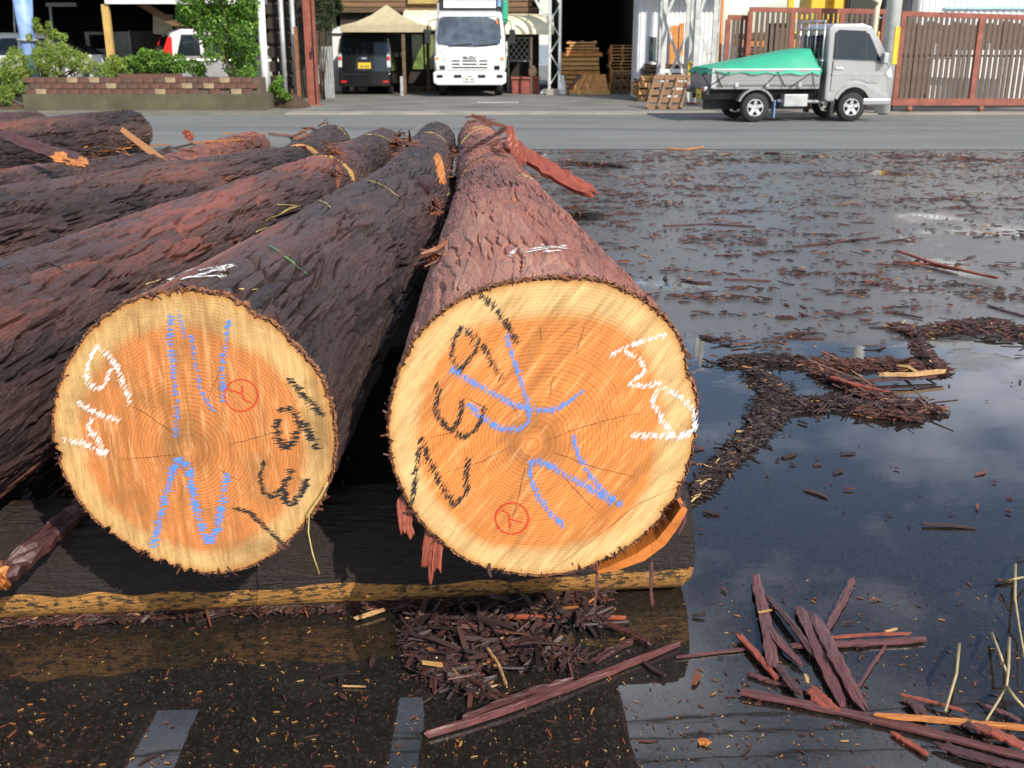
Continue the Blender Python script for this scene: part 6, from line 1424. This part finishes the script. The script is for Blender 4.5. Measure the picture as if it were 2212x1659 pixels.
# -- white shed, right of the lumber shed
YH = 28.5
wh = root('white_shed', 'white corrugated shed with a grey window, eave throwing a shadow', 'building', (ax(1420, YH) + .6, YH + 2, .034))
xa, xb = ax(1379, YH, 1.5), ax(1560, YH, 1.5)
def corrugated(xa, xb, y, z0, z1, pitch=.11, amp=.012, th=.02):
    n_ = int((xb - xa) / pitch * 4); vs = []; m = MB()
    for i in range(n_ + 1):
        x = xa + (xb - xa) * i / n_; yy = y + amp * (1, 1, -1, -1)[i % 4]; vs += [(x, yy, z0), (x, yy, z1), (x, yy + th, z0), (x, yy + th, z1)]
    m.add(vs, [(4 * i, 4 * i + 4, 4 * i + 5, 4 * i + 1) for i in range(n_)] + [(4 * i + 2, 4 * i + 3, 4 * i + 7, 4 * i + 6) for i in range(n_)] + [(4 * i + 1, 4 * i + 5, 4 * i + 7, 4 * i + 3) for i in range(n_)])
    return m
corrugated(xa, xb, YH, .034, 2.9).build('front_wall', W['white_steel'], wh, True)
m = MB(); m.box(xa - .02, xa + .06, YH + .03, YH + 1.2, .034, 2.9); m.build('side_wall', W['white_steel'], wh, True)
m = MB(); m.box(xb - .06, xb, YH + .03, YH + 1.2, .034, 2.9); m.build('side_wall', W['white_steel'], wh, True)
m = MB(); m.prism([(YH - .55, 2.66), (YH - .55, 2.74), (YH + 1.4, 3.05), (YH + 1.4, 2.97)], 'x', xa - .25, xb + .3); m.build('roof', W['galvanised'], wh, True)
wn_ = MB(); wn_.box(ax(1402, YH, 1.3), ax(1434, YH, 1.3), YH - .04, YH - .013, az(131, YH), az(80, YH)); wo_ = wn_.build('window', W['glass_grey'], wh, True)
for a, b, c_, d_ in ((1399, 1402, 133, 78), (1434, 1437, 133, 78), (1416.5, 1419, 131, 80)):
    m = MB(); m.box(ax(a, YH, 1.3), ax(b, YH, 1.3), YH - .055, YH - .014, az(c_, YH), az(d_, YH)); m.build('window_frame', W['galvanised'], wh, True)
for u0, u1, v0, v1 in ((1447, 1463, 55, 138), (1466, 1476, 50, 120)):
    m = MB(); m.box(ax(u0, YH - .1, 1.3), ax(u1, YH - .1, 1.3), YH - .12, YH - .06, az(v1, YH), az(v0, YH)); m.one('orange_board', W['orange_lumber'], 'orange board standing against the white shed' if u0 < 1460 else 'narrow orange board beside the wider one on the white shed', 'board')
# lattice towers of a gantry
def lattice(label, u0, u1, Y, ztop, seed):
    rt = root('lattice_mast', label, 'mast', (ax((u0 + u1) / 2, Y), Y, .034), group='grey steel lattice masts'); xa, xb = ax(u0, Y, 1), ax(u1, Y, 1)
    for x in (xa, xb):
        for yy in (Y, Y + .7): m = MB(); m.box(x - .055, x + .055, yy - .055, yy + .055, .034, ztop); m.build('leg', W['pale_grey_steel'], rt, True)
    z = .25; hh = 1.7
    while z + hh < ztop:
        for yy in (Y - .06,):
            m = MB(); m.bar((xa, yy, z), (xb, yy, z + hh), .065, .02, (0, 1, 0)); m.build('cross_brace', W['pale_grey_steel'], rt, True)
            m = MB(); m.bar((xb, yy + .025, z), (xa, yy + .025, z + hh), .065, .02, (0, 1, 0)); m.build('cross_brace', W['pale_grey_steel'], rt, True)
        z += hh
    for x in (xa, xb): m = MB(); m.box(x - .14, x + .14, Y - .14, Y + .14, .034, .08); m.build('base_plate', W['rust_steel'], rt, True)
    return rt
lattice('grey steel lattice mast in front of the white shed', 1432, 1492, 26.6, 6.6, 1)
lattice('second grey lattice mast, behind the silver pickup', 1502, 1552, 25.4, 6.4, 2)
m = MB(); p0 = aty(1556, 110, 24.6); p0.z = .034; m.tube([p0, aty(1563, -30, 24.6)], .035, 10); m.one('orange_pole', W['orange_paint'], 'thin orange pole rising left of the slatted fence', 'pole')
m = MB(); m.box(ax(1425, 26.0, 1), ax(1505, 26.0, 1), 25.9, 26.05, az(157, 26.), az(149, 26.)); m.one('white_rail', W['white_paint'], 'white rail fixed across the foot of the lattice mast', 'rail')
m = MB(); m.box(ax(1484, 25.8, .6), ax(1500, 25.8, .6), 25.75, 25.85, .6, .98); m.one('yellow_box', W['yellow_paint'], 'small yellow box hung on the lattice mast', 'box', bevel=.02)
# scrap timber and leaning pallets
lumber_pile('dark scrap beams piled at the foot of the lattice mast', 1392, 1490, 138, 172, 27.6, 4, 'brown_board', 11, 1.0, 'scrap timber by the masts')
lumber_pile('low pile of pale offcuts beside the leaning pallet', 1372, 1440, 172, 208, 27.3, 6, 'fresh_lumber', 12, .9, 'scrap timber by the masts')
p0 = gr(1445, 236)
def leaning_pallet(label, u0, u1, v0, v1, Y, lean, tilt, nst, nbd, mat1, mat2):
    rt = root('leaning_pallet', label, 'pallet', (ax((u0 + u1) / 2, Y), Y, .036)); xa, xb = ax(u0, Y, .5), ax(u1, Y, .5); z0, z1 = .05, az(v0, Y + lean)
    def P3(f, g_): return Vector((xa + (xb - xa) * f + tilt * g_, Y + lean * g_, z0 + (z1 - z0) * g_))
    for i in range(nbd):
        g_ = .02 + .96 * i / (nbd - 1); m = MB(); m.bar(P3(0, g_) + Vector((0, .05, 0)), P3(1, g_) + Vector((0, .05, 0)), .12, .022, (0, -.9, .4)); m.build('deck_board', W[mat1], rt, True)
    for i in range(nst):
        f = i / (nst - 1); m = MB(); m.bar(P3(f, 0), P3(f, 1), .055, .09, (0, -1, .3)); m.build('stringer', W[mat2], rt, True)
    return rt
leaning_pallet('weathered pallet leaning upright behind the silver pickup', 1398, 1472, 166, 238, 23.6, .35, .22, 4, 5, 'weathered_plank', 'weathered_plank')
leaning_pallet('second pallet leaning farther back beside the white shed', 1376, 1420, 168, 207, 27.0, .3, .12, 3, 4, 'fresh_lumber', 'weathered_plank')
leaning_pallet('dark pallet leaning inside the lumber shed next to the pallet stack', 1326, 1368, 158, 205, 30.9, .2, .05, 4, 3, 'weathered_plank', 'brown_board')

# -- slatted steel gates
def slat_gate(label, u0, u1, vt0, vt1, Y, nsl, zb, posts, rails, foot=True):
    xa, xb = ax(u0, Y, 1.2), ax(u1, Y, 1.2); za, zt0, zt1 = zb, az(vt0, Y), az(vt1, Y)
    rt = root('slatted_gate', label, 'gate', ((xa + xb) / 2, Y, .034), group='red framed slatted gates')
    def top(x): return zt0 + (zt1 - zt0) * (x - xa) / (xb - xa)
    m = MB(); m.bar((xa, Y, top(xa) - .05), (xb, Y, top(xb) - .05), .08, .10, (0, 0, 1)); m.build('top_rail', W['red_steel'], rt, True)
    m = MB(); m.box(xa, xb, Y - .04, Y + .04, za, za + .14); m.build('bottom_rail', W['red_steel'], rt, True)
    for f in posts:
        x = xa + (xb - xa) * f; m = MB(); m.box(x - .05, x + .05, Y - .045, Y + .045, za + .14, top(x) - .10); m.build('post', W['red_steel'], rt, True)
    for zf in rails: m = MB(); m.box(xa, xb, Y + .05, Y + .075, za + (zt0 - za) * zf, za + (zt0 - za) * zf + .04); m.build('mid_rail', W['rust_steel'], rt, True)
    q = MB(); q.box(-.036, .036, -.014, .014, 0, 1); sm_ = q.mesh('slat'); sm_.materials.append(W['slat_brown'])
    for i in range(nsl):
        x = xa + (xb - xa) * (i + .5) / nsl
        if any(abs(x - (xa + (xb - xa) * f)) < .06 for f in posts): continue
        o = link('slat', sm_, None, rt); o.location = (x - rt.location.x, -.02, za + .14 - .034); o.scale = (1, 1, top(x) - .10 - za - .14)
    if foot:
        for f in (.1, .5, .9):
            x = xa + (xb - xa) * f; m = MB(); m.lathe([(0, -.03), (.06, -.03), (.06, .03), (0, .03)], (x, Y, .096), 14, 'y'); m.build('gate_wheel', W['rust_steel'], rt, True)
    return rt
slat_gate('short red framed slatted gate leaf beside the orange pole', 1568, 1611, 32, 33, 23.9, 5, .16, (.02, .98), (.4,))
slat_gate('red framed slatted gate behind the silver pickup', 1613, 1905, 15, 20, 23.7, 26, .16, (.008, .32, .52, .68, .992), (.45,))
slat_gate('long red framed slatted gate right of the grey utility pole', 1938, 2330, 24, 36, 22.75, 34, .16, (.012, .44, .99), (.52,))
m = MB(); m.box(ax(1926, 22.95, 1), ax(1939, 22.95, 1), 22.95, 23.2, .034, az(26, 22.9)); m.one('gate_stop_post', W['black_interior'], 'black square post that the long slatted gate closes on', 'post', bevel=.01)
# what stands behind the gates
dp = root('door_panel', 'dark brown panelled door leaning behind the slatted gate', 'door', (ax(1680, 25), 25.0, .036))
m = MB(); m.box(ax(1657, 25, 1), ax(1707, 25, 1), 25, 25.06, .036, az(52, 25)); m.build('leaf', W['brown_board'], dp, True)
for a, b in ((1654, 1659), (1705, 1711)): m = MB(); m.box(ax(a, 25, 1), ax(b, 25, 1), 24.96, 25.08, .036, az(50, 25)); m.build('stile', W['black_interior'], dp, True)
m = MB(); m.box(ax(1654, 25, 1), ax(1711, 25, 1), 24.955, 24.998, az(56, 25), az(50, 25)); m.build('head_rail', W['black_interior'], dp, True)
lumber_pile('stack of dark timber behind the middle slatted gate', 1600, 1900, 70, 232, 26.2, 10, 'brown_board', 14, 1.0, 'scrap timber by the masts')
wf = root('white_picket_panel', 'white corrugated panel fence behind the long slatted gate', 'fence', (ax(2140, 24.2), 24.2, .034))
xa, xb = ax(2010, 24.2, 1), ax(2400, 24.2, 1); k = 0
x = xa
while x < xb:
    m = MB(); zt_ = az(128 if x < ax(2050, 24.2, 1) else 108, 24.2); m.box(x, x + .105, 24.2, 24.23, .10, zt_); m.build('picket', W['white_steel'], wf, True); x += .135
for z in (.45, 1.1): m = MB(); m.box(xa - .05, xb, 24.235, 24.28, z, z + .06); m.build('rail', W['galvanised'], wf, True)
for f in (.02, .33, .66, .98): m = MB(); x = xa + (xb - xa) * f; m.box(x - .04, x + .04, 24.285, 24.36, .034, 1.4); m.build('post', W['galvanised'], wf, True)
db = root('dark_board_wall', 'dark board wall between the utility pole and the white panel fence', 'wall', (ax(2050, 25.6), 25.6, .034))
x = ax(1936, 25.6, 1); i = 0
while x < ax(2420, 25.6, 1):
    m = MB(); m.box(x, x + .19, 25.6 + .012 * (i % 2), 25.65 + .012 * (i % 2), .034, az(46, 25.6) - .04 * (i % 3)); m.build('board', W['slat_brown'], db, True); x += .2; i += 1
# white building behind on the right
wb = root('white_building', 'large white corrugated building behind the long slatted gate', 'building', (ax(2200, 28), 30, .034))
xa, xb = ax(1990, 28, 2.5), ax(2500, 28, 2.5)
corrugated(xa, xb, 28.0, .034, 6.4, .16, .014).build('front_wall', W['white_steel'], wb, True)
m = MB(); m.box(xa - .03, xa + .05, 28.04, 34, .034, 6.4); m.build('side_wall', W['white_steel'], wb, True)
m = MB(); m.prism([(27.6, 6.4), (27.6, 6.5), (34.3, 7.6), (34.3, 7.45)], 'x', xa - .3, xb + .3); m.build('roof', W['galvanised'], wb, True)
m = MB(); m.box(xa + .6, xb, 27.93, 27.98, az(20, 28), az(17, 28) + .02); m.build('flashing', M('blue_flashing', (.35, .55, .62), .5), wb, True)
m = MB(); m.box(ax(1960, 28.6, 2.5), xa - .05, 28.5, 34, .034, 5.2); gb = m.one('grey_annex', M('grey_render', (.30, .30, .31), .8), 'grey rendered annex left of the large white building', 'building')
# utility pole with conduit and yellow guard
up_ = root('utility_pole', 'grey utility pole with a yellow guard at the kerb behind the pickup', 'pole', (ax(1913, 22.3, .6), 22.3, .03))
p0 = Vector((ax(1906, 22.3, .1), 22.3, .03)); p1 = aty(1926, -10, 22.3); p1 = p0 + (p1 - p0) * 2.6; p1.x = p0.x + .05
m = MB(); m.tube([p0, p1], [.16, .125], 20); m.build('shaft', W['pale_grey_steel'], up_, True)
m = MB(); m.prism([(p0.x + .02 + .165 * cos(a), 22.3 + .165 * sin(a)) for a in np.linspace(-1.45, 1.2, 10)] + [(p0.x + .02 + .13 * cos(a), 22.3 + .13 * sin(a)) for a in np.linspace(1.2, -1.45, 10)], 'z', 1.0, 1.72); m.build('yellow_guard', W['yellow_paint'], up_, True)
m = MB(); m.tube([(p0.x - .30, 22.42, .9), (p0.x - .28, 22.42, 2.1), (p0.x - .24, 22.42, 2.2), (p0.x - .5, 22.42, 2.35)], .05, 10); m.build('conduit', W['cream_sheet'], up_, True)
for z in (1.2, 1.9): m = MB(); m.bar((p0.x - .32, 22.40, z), (p0.x, 22.36, z), .04, .03); m.build('bracket', W['galvanised'], up_, True)
# yellow loader behind the gates, its mast standing above the fence
ld = root('yellow_loader', 'yellow log loader behind the slatted gate, only its upper parts showing', 'loader', (ax(1800, 29), 29.2, .034))
c = ax(1800, 29, 2)
m = MB(); m.box(c - 1.5, c + 1.4, 28.9, 30.6, .75, 1.7); m.build('chassis', W['yellow_paint'], ld, True, .05)
m = MB(); m.box(c - .6, c + .6, 29.1, 30.3, 1.7, 2.55); m.build('engine_hood', W['yellow_paint'], ld, True, .05)
for a, b in ((-1.25, -1.1), (-.05, .08)):
    m = MB(); m.box(c + a, c + b, 28.84, 28.98, .8, 4.2); m.build('mast_rail', W['yellow_paint'], ld, True)
for z in (2.0, 2.75, 4.1): m = MB(); m.box(c - 1.1, c - .05, 28.86, 28.96, z, z + .12); m.build('mast_crossbar', W['yellow_paint'], ld, True)
m = MB(); m.box(c + .3, c + 1.3, 29.0, 30.2, 1.72, 3.2); m.build('cab', W['black_plastic'], ld, True, .05)
m = MB(); m.box(c + .4, c + 1.2, 28.97, 28.995, 2.0, 3.05); m.build('cab_window', W['glass_dark'], ld, True)
for a in (-.9, .9):
    for yy in (28.95, 30.5): wheel(ld, a, yy - 29.2, .55, .55, .35, 'y', True)
cl = clumps_px([(1835, -40, 1.2), (1870, -10, .7), (1850, -90, 1.4), (1900, -60, 1.3), (1950, -110, 1.4), (1880, -140, 1.5), (1930, -170, 1.4), (1990, -150, 1.3)], 33.5, .8, .75, 21)
tr_ = shrub('broadleaf_tree', 'green broadleaf tree rising behind the yellow loader', 'tree', (ax(1900, 33.6), 33.6, .034), cl, 5200, 33, LEAF, (.12, .22), (.06, .11), stems=8)
for ch in tr_.children:
    if ch.name.startswith('foliage'): ch.name = 'crown'
    else: ch.name = 'trunk'

# ------------------------------------------------------------------ silver kei pickup, seen side-on, nose to the right
def kei_pickup(x, y, rz):
    rt = root('kei_pickup', 'small silver kei pickup parked at the kerb under a green tarp', 'pickup', (x, y, .006), rz); h = .70
    Wb = 1.86                                                    # rear axle at x = 0
    # cab: side profile swept across the width, narrowing to the roof
    prof = [(1.30, .42), (1.30, 1.0), (1.30, 1.66), (1.38, 1.745), (1.95, 1.75), (2.12, 1.70), (2.30, 1.45), (2.50, 1.06), (2.58, .86), (2.60, .60), (2.58, .40), (2.30, .36), (2.22, .36), (2.17, .50), (2.05, .62), (1.86, .665), (1.67, .62), (1.55, .50), (1.50, .36), (1.34, .36)]
    def half(z): return h if z < 1.05 else h - .075 * ((z - 1.05) / .7)
    m = MB(); n_ = len(prof); vs = [(p[0], s_ * half(p[1]), p[1]) for s_ in (-1, 1) for p in prof]
    m.add(vs, [tuple(range(n_)), tuple(range(2 * n_ - 1, n_ - 1, -1))] + [(i, n_ + i, n_ + (i + 1) % n_, (i + 1) % n_) for i in range(n_)]); m.build('cab', W['car_silver'], rt, bevel=.035, seg=3)
    def side(name, pts, s_, mat, off=.006, th=.02, par=None):
        a = [(px_, s_ * (half(z) + off), z) for px_, z in pts]; b = [(px_, s_ * (half(z) + off - th), z) for px_, z in pts]; c = len(a); m = MB()
        m.add(a + b, [tuple(range(c)), tuple(range(2 * c - 1, c - 1, -1))] + [(i, c + i, c + (i + 1) % c, (i + 1) % c) for i in range(c)]); return m.build(name, mat, par or rt)
    for s_ in (-1, 1):
        dr = side('door', [(1.40, .56), (1.42, 1.10), (2.36, 1.06), (2.47, .98), (2.30, .70), (2.12, .70), (1.95, .76), (1.75, .76), (1.60, .66), (1.52, .56)], s_, W['car_silver'], .008)
        side('door_skirt', [(1.40, .86), (1.40, .875), (2.44, .865), (2.44, .85)], s_, W['galvanised'], .012, .015, dr)
        side('side_window', [(1.42, 1.13), (1.42, 1.58), (1.50, 1.64), (1.98, 1.62), (2.08, 1.56), (2.32, 1.10)], s_, W['glass_dark'], .007)
        side('window_frame', [(1.455, 1.125), (1.455, 1.62), (1.475, 1.62), (1.475, 1.125)], s_, W['black_plastic'], .012, .01)
        side('window_frame', [(2.04, 1.11), (1.99, 1.62), (2.005, 1.62), (2.06, 1.11)], s_, W['black_plastic'], .012, .01)
        side('handle', [(1.45, .955), (1.60, .945), (1.60, .985), (1.45, .99)], s_, W['lamp_clear'], .03, .03, dr)
        side('wheel_arch_trim', [(1.86 + .40 * cos(a), .27 + .42 * sin(a)) for a in np.linspace(2.75, .40, 12)] + [(1.86 + .335 * cos(a), .27 + .36 * sin(a)) for a in np.linspace(.40, 2.75, 12)], s_, W['car_silver'], .012, .03)
        side('headlamp', [(2.44, .88), (2.52, .98), (2.555, .92), (2.575, .80), (2.50, .80)], s_, W['lamp_clear'], .002, .1)
        m = MB(); m.box(2.30, 2.40, *sorted((s_ * (h + .03), s_ * (h + .17))), 1.04, 1.24); m.build('wing_mirror', W['galvanised'], rt, bevel=.025)
        m = MB(); m.box(2.05, 2.60, *sorted((s_ * (h - .10), s_ * (h + .005))), .30, .42); m.build('front_bumper_end', W['car_silver'], rt, bevel=.025)
        m = MB(); m.box(1.44, 1.50, *sorted((s_ * .52, s_ * .68)), .10, .36); m.build('mud_flap', W['black_plastic'], rt)
        wheel(rt, 0, s_ * .60, .265, .265, .155); wheel(rt, Wb, s_ * .60, .265, .265, .155)
        # bed
        gate = MB(); gate.box(-.86, 1.18, *sorted((s_ * .685, s_ * .715)), .665, .955); gt = gate.build('side_gate', W['car_grey'], rt, bevel=.008)
        for z in (.70, .76, .90): m = MB(); m.box(-.85, 1.17, *sorted((s_ * .716, s_ * .722)), z, z + .012); m.build('gate_rib', W['car_silver'], gt)
        for xx in (-.40, .18, .80): m = MB(); m.box(xx - .03, xx + .03, *sorted((s_ * .716, s_ * .732)), .64, .72); m.build('hinge', W['galvanised'], gt)
        m = MB(); m.box(-.88, -.80, *sorted((s_ * .66, s_ * .735)), .62, .97); m.build('corner_post', W['galvanised'], rt)
        # rear mudguard
        m = MB(); arc = [(.36 * cos(a), .265 + .36 * sin(a)) for a in np.linspace(.35, 2.8, 10)]; arc2 = [(.325 * cos(a), .265 + .325 * sin(a)) for a in np.linspace(2.8, .35, 10)]
        m.prism(arc + arc2, 'y', *sorted((s_ * .50, s_ * .70))); m.build('mudguard', W['car_grey'], rt)
        m = MB(); m.box(.36, .375, *sorted((s_ * .52, s_ * .68)), .08, .40); m.build('mud_flap', W['blue_paint'], rt)
        tl = MB(); tl.box(-.985, -.93, *sorted((s_ * .46, s_ * .66)), .56, .64); t_ = tl.build('tail_lamp', W['lamp_clear'], rt, bevel=.008)
        m = MB(); m.box(-.995, -.984, *sorted((s_ * .56, s_ * .65)), .565, .635); m.build('brake_lamp', W['lamp_red'], t_)
        m = MB(); m.box(-.93, 1.30, *sorted((s_ * .30, s_ * .36)), .40, .52); m.build('chassis_rail', W['black_plastic'], rt)
    m = MB(); m.box(-.80, 1.30, .0, .06, .20, .585); m.build('underbody_shade_plate', W['black_plastic'], rt)  # added dark sheet standing in for underbody shade, blocks view of the far wheels
    m = MB(); m.box(.55, 1.0, -.66, -.40, .28, .50); m.build('tool_box', W['galvanised'], rt, bevel=.01)
    m = MB(); m.tube([(.45, -.55, .38), (1.3, -.55, .36)], .03, 8); m.build('under_rail', W['galvanised'], rt)
    m = MB(); m.box(.48, .9, .2, .6, .26, .48); m.build('fuel_tank', W['black_plastic'], rt, bevel=.02)
    m = MB(); m.tube([(-.3, .1, .30), (1.2, .1, .33)], .06, 10); m.build('exhaust', W['galvanised'], rt)
    m = MB(); m.tube([(0, -.55, .265), (0, .55, .265)], .05, 10); m.build('rear_axle', W['black_plastic'], rt)
    m = MB(); m.box(-.88, 1.20, -.684, .684, .60, .664); m.build('bed_floor', W['car_grey'], rt)
    m = MB(); m.box(-.90, -.87, -.66, .66, .67, .955); tg = m.build('tailgate', W['car_grey'], rt)
    for z in (.70, .90): m = MB(); m.box(-.908, -.899, -.65, .65, z, z + .012); m.build('gate_rib', W['car_silver'], tg)
    m = MB(); m.box(-.96, -.90, -.70, .70, .50, .60); m.build('rear_frame', W['black_plastic'], rt)
    m = MB(); m.box(-.975, -.961, -.40, -.07, .42, .585); pp = m.build('number_plate', W['plate_yellow'], rt)
    for k in (-.33, -.27, -.20, -.14): m = MB(); m.box(-.979, -.974, k - .014, k + .014, .44, .505); m.build('plate_digit', W['plate_ink'], pp)
    # cab rear wall: window and guard frame
    m = MB(); m.box(1.275, 1.296, -.50, .50, 1.16, 1.56); m.build('rear_window', W['glass_dark'], rt)
    gd = []
    for yy in (-.60, -.20, .20, .60): m = MB(); m.tube([(1.235, yy, .95), (1.235, yy, 1.80)], .014, 8); m.build('guard_bar', W['alloy'], rt)
    for z in (1.10, 1.66, 1.79): m = MB(); m.tube([(1.235, -.62, z), (1.235, .62, z)], .016, 8); m.build('guard_rail', W['alloy'], rt)
    m = MB(); m.box(2.34, 2.40, -.60, .60, .42, .46); m.build('front_skirt', W['black_plastic'], rt)
    m = MB(); m.add([(2.125, -.585, 1.66), (2.125, .585, 1.66), (2.475, .63, 1.09), (2.475, -.63, 1.09)], [(0, 1, 2, 3)]); o = m.build('windscreen', W['glass_grey'], rt); o.location = (.02, 0, .012)
    # seats and wheel seen through the glass
    m = MB(); m.prism([(1.42, .8), (1.40, 1.36), (1.50, 1.40), (1.60, .95), (1.85, .92), (1.85, .8)], 'y', -.55, -.08); m.build('seat', W['black_plastic'], rt)
    # green tarp: ridge from the cab's rear down to the tailgate
    tp = MB(); nx, ny = 22, 13; vs = []; r = random.Random(5)
    for i in range(nx + 1):
        f = i / nx; xx = -.90 + 2.06 * f; top = .975 + .37 * f
        if f > .93: top -= .20 * ((f - .93) / .07) ** 2
        for j in range(ny + 1):
            g_ = -1 + 2 * j / ny; yy = g_ * .75; q = abs(g_)
            z = top if q < .55 else top - (top - .90) * ((q - .55) / .45) ** 1.4
            if q > .97: z = .885 - .03 * f + (.02 * sin(i * 1.3))
            vs.append((xx, yy * (1 + .015 * sin(i * .9)), z + .004 * sin(i * 1.1 + j * .7) + r.uniform(-.002, .002)))
    k = ny + 1
    fs = [(i * k + j, (i + 1) * k + j, (i + 1) * k + j + 1, i * k + j + 1) for i in range(nx) for j in range(ny)]
    fs += [(j, j + 1, j + 1 + 0, j) for j in ()]
    tp.add(vs, fs, True); tb = tp.build('tarp', W['tarp_green'], rt)
    # flap down the front of the load, and the hanging rear corner
    m = MB(); top_ = [vs[nx * k + j] for j in range(k)]; m.add(top_ + [(1.19, p[1], .93) for p in top_], [(j, j + 1, k + j + 1, k + j) for j in range(k - 1)], True); m.build('tarp_front_flap', W['tarp_green'], tb)
    m = MB(); top_ = [vs[j] for j in range(k)]; m.add(top_ + [(-.935, p[1], .87 + .03 * sin(p[1] * 9)) for p in top_], [(j, j + 1, k + j + 1, k + j) for j in range(k - 1)], True); m.build('tarp_rear_flap', W['tarp_green'], tb)
    for pts in ([(-.82, -.742, .93), (-.68, -.742, .62)], [(-.90, -.742, .66), (-.55, -.745, .90)], [(.10, -.74, .62), (.36, -.742, .90), (.52, -.742, .63)], [(.60, -.742, .62), (1.02, -.742, .90), (1.12, -.74, .40)], [(1.14, -.60, 1.30), (1.19, -.70, .85), (1.22, -.70, .40)], [(-.88, -.74, .60), (-.95, -.3, .86)]):
        m = MB(); m.tube(pts, .009, 6); m.build('tie_cord', W['cord_black'], tb)
    return rt
kei_pickup(ax(1618, 20.2, .26), 20.65, radians(6))

# ------------------------------------------------------------------ overhead wires above the yard: seen only as reflections and as a shadow on the road
for (x, lab) in ((-16.0, 'grey concrete pole carrying the overhead wires, beyond the left end of the yard'), (18.0, 'grey concrete pole carrying the overhead wires, beyond the right end of the yard')):
    zt_ = 9.0 if x < 0 else 6.6
    pr = root('wire_pole', lab, 'pole', (x, 11.0, 0)); m = MB(); m.tube([(x, 11, 0), (x, 11, zt_ + .4)], [.17, .12], 16); m.build('shaft', W['pale_grey_steel'], pr, True)
    m = MB(); m.box(x - .05, x + .05, 10.0, 12.0, zt_ - .25, zt_ - .15); m.build('crossarm', W['galvanised'], pr, True)
for dz, dy, lab in ((0., 0., 'lowest overhead wire strung across the yard'), (.28, .05, 'middle overhead wire strung across the yard'), (.55, -.05, 'highest overhead wire strung across the yard')):
    pts = []
    for i in range(25):
        f = i / 24; pts.append((-16 + 34 * f, 11 + dy, 8.35 + dz + (5.95 - 8.35) * f - .5 * sin(f * pi)))
    m = MB(); m.tube(pts, .018, 6); m.one('overhead_wire', W['cord_black'], lab, 'wire', 'overhead wires')
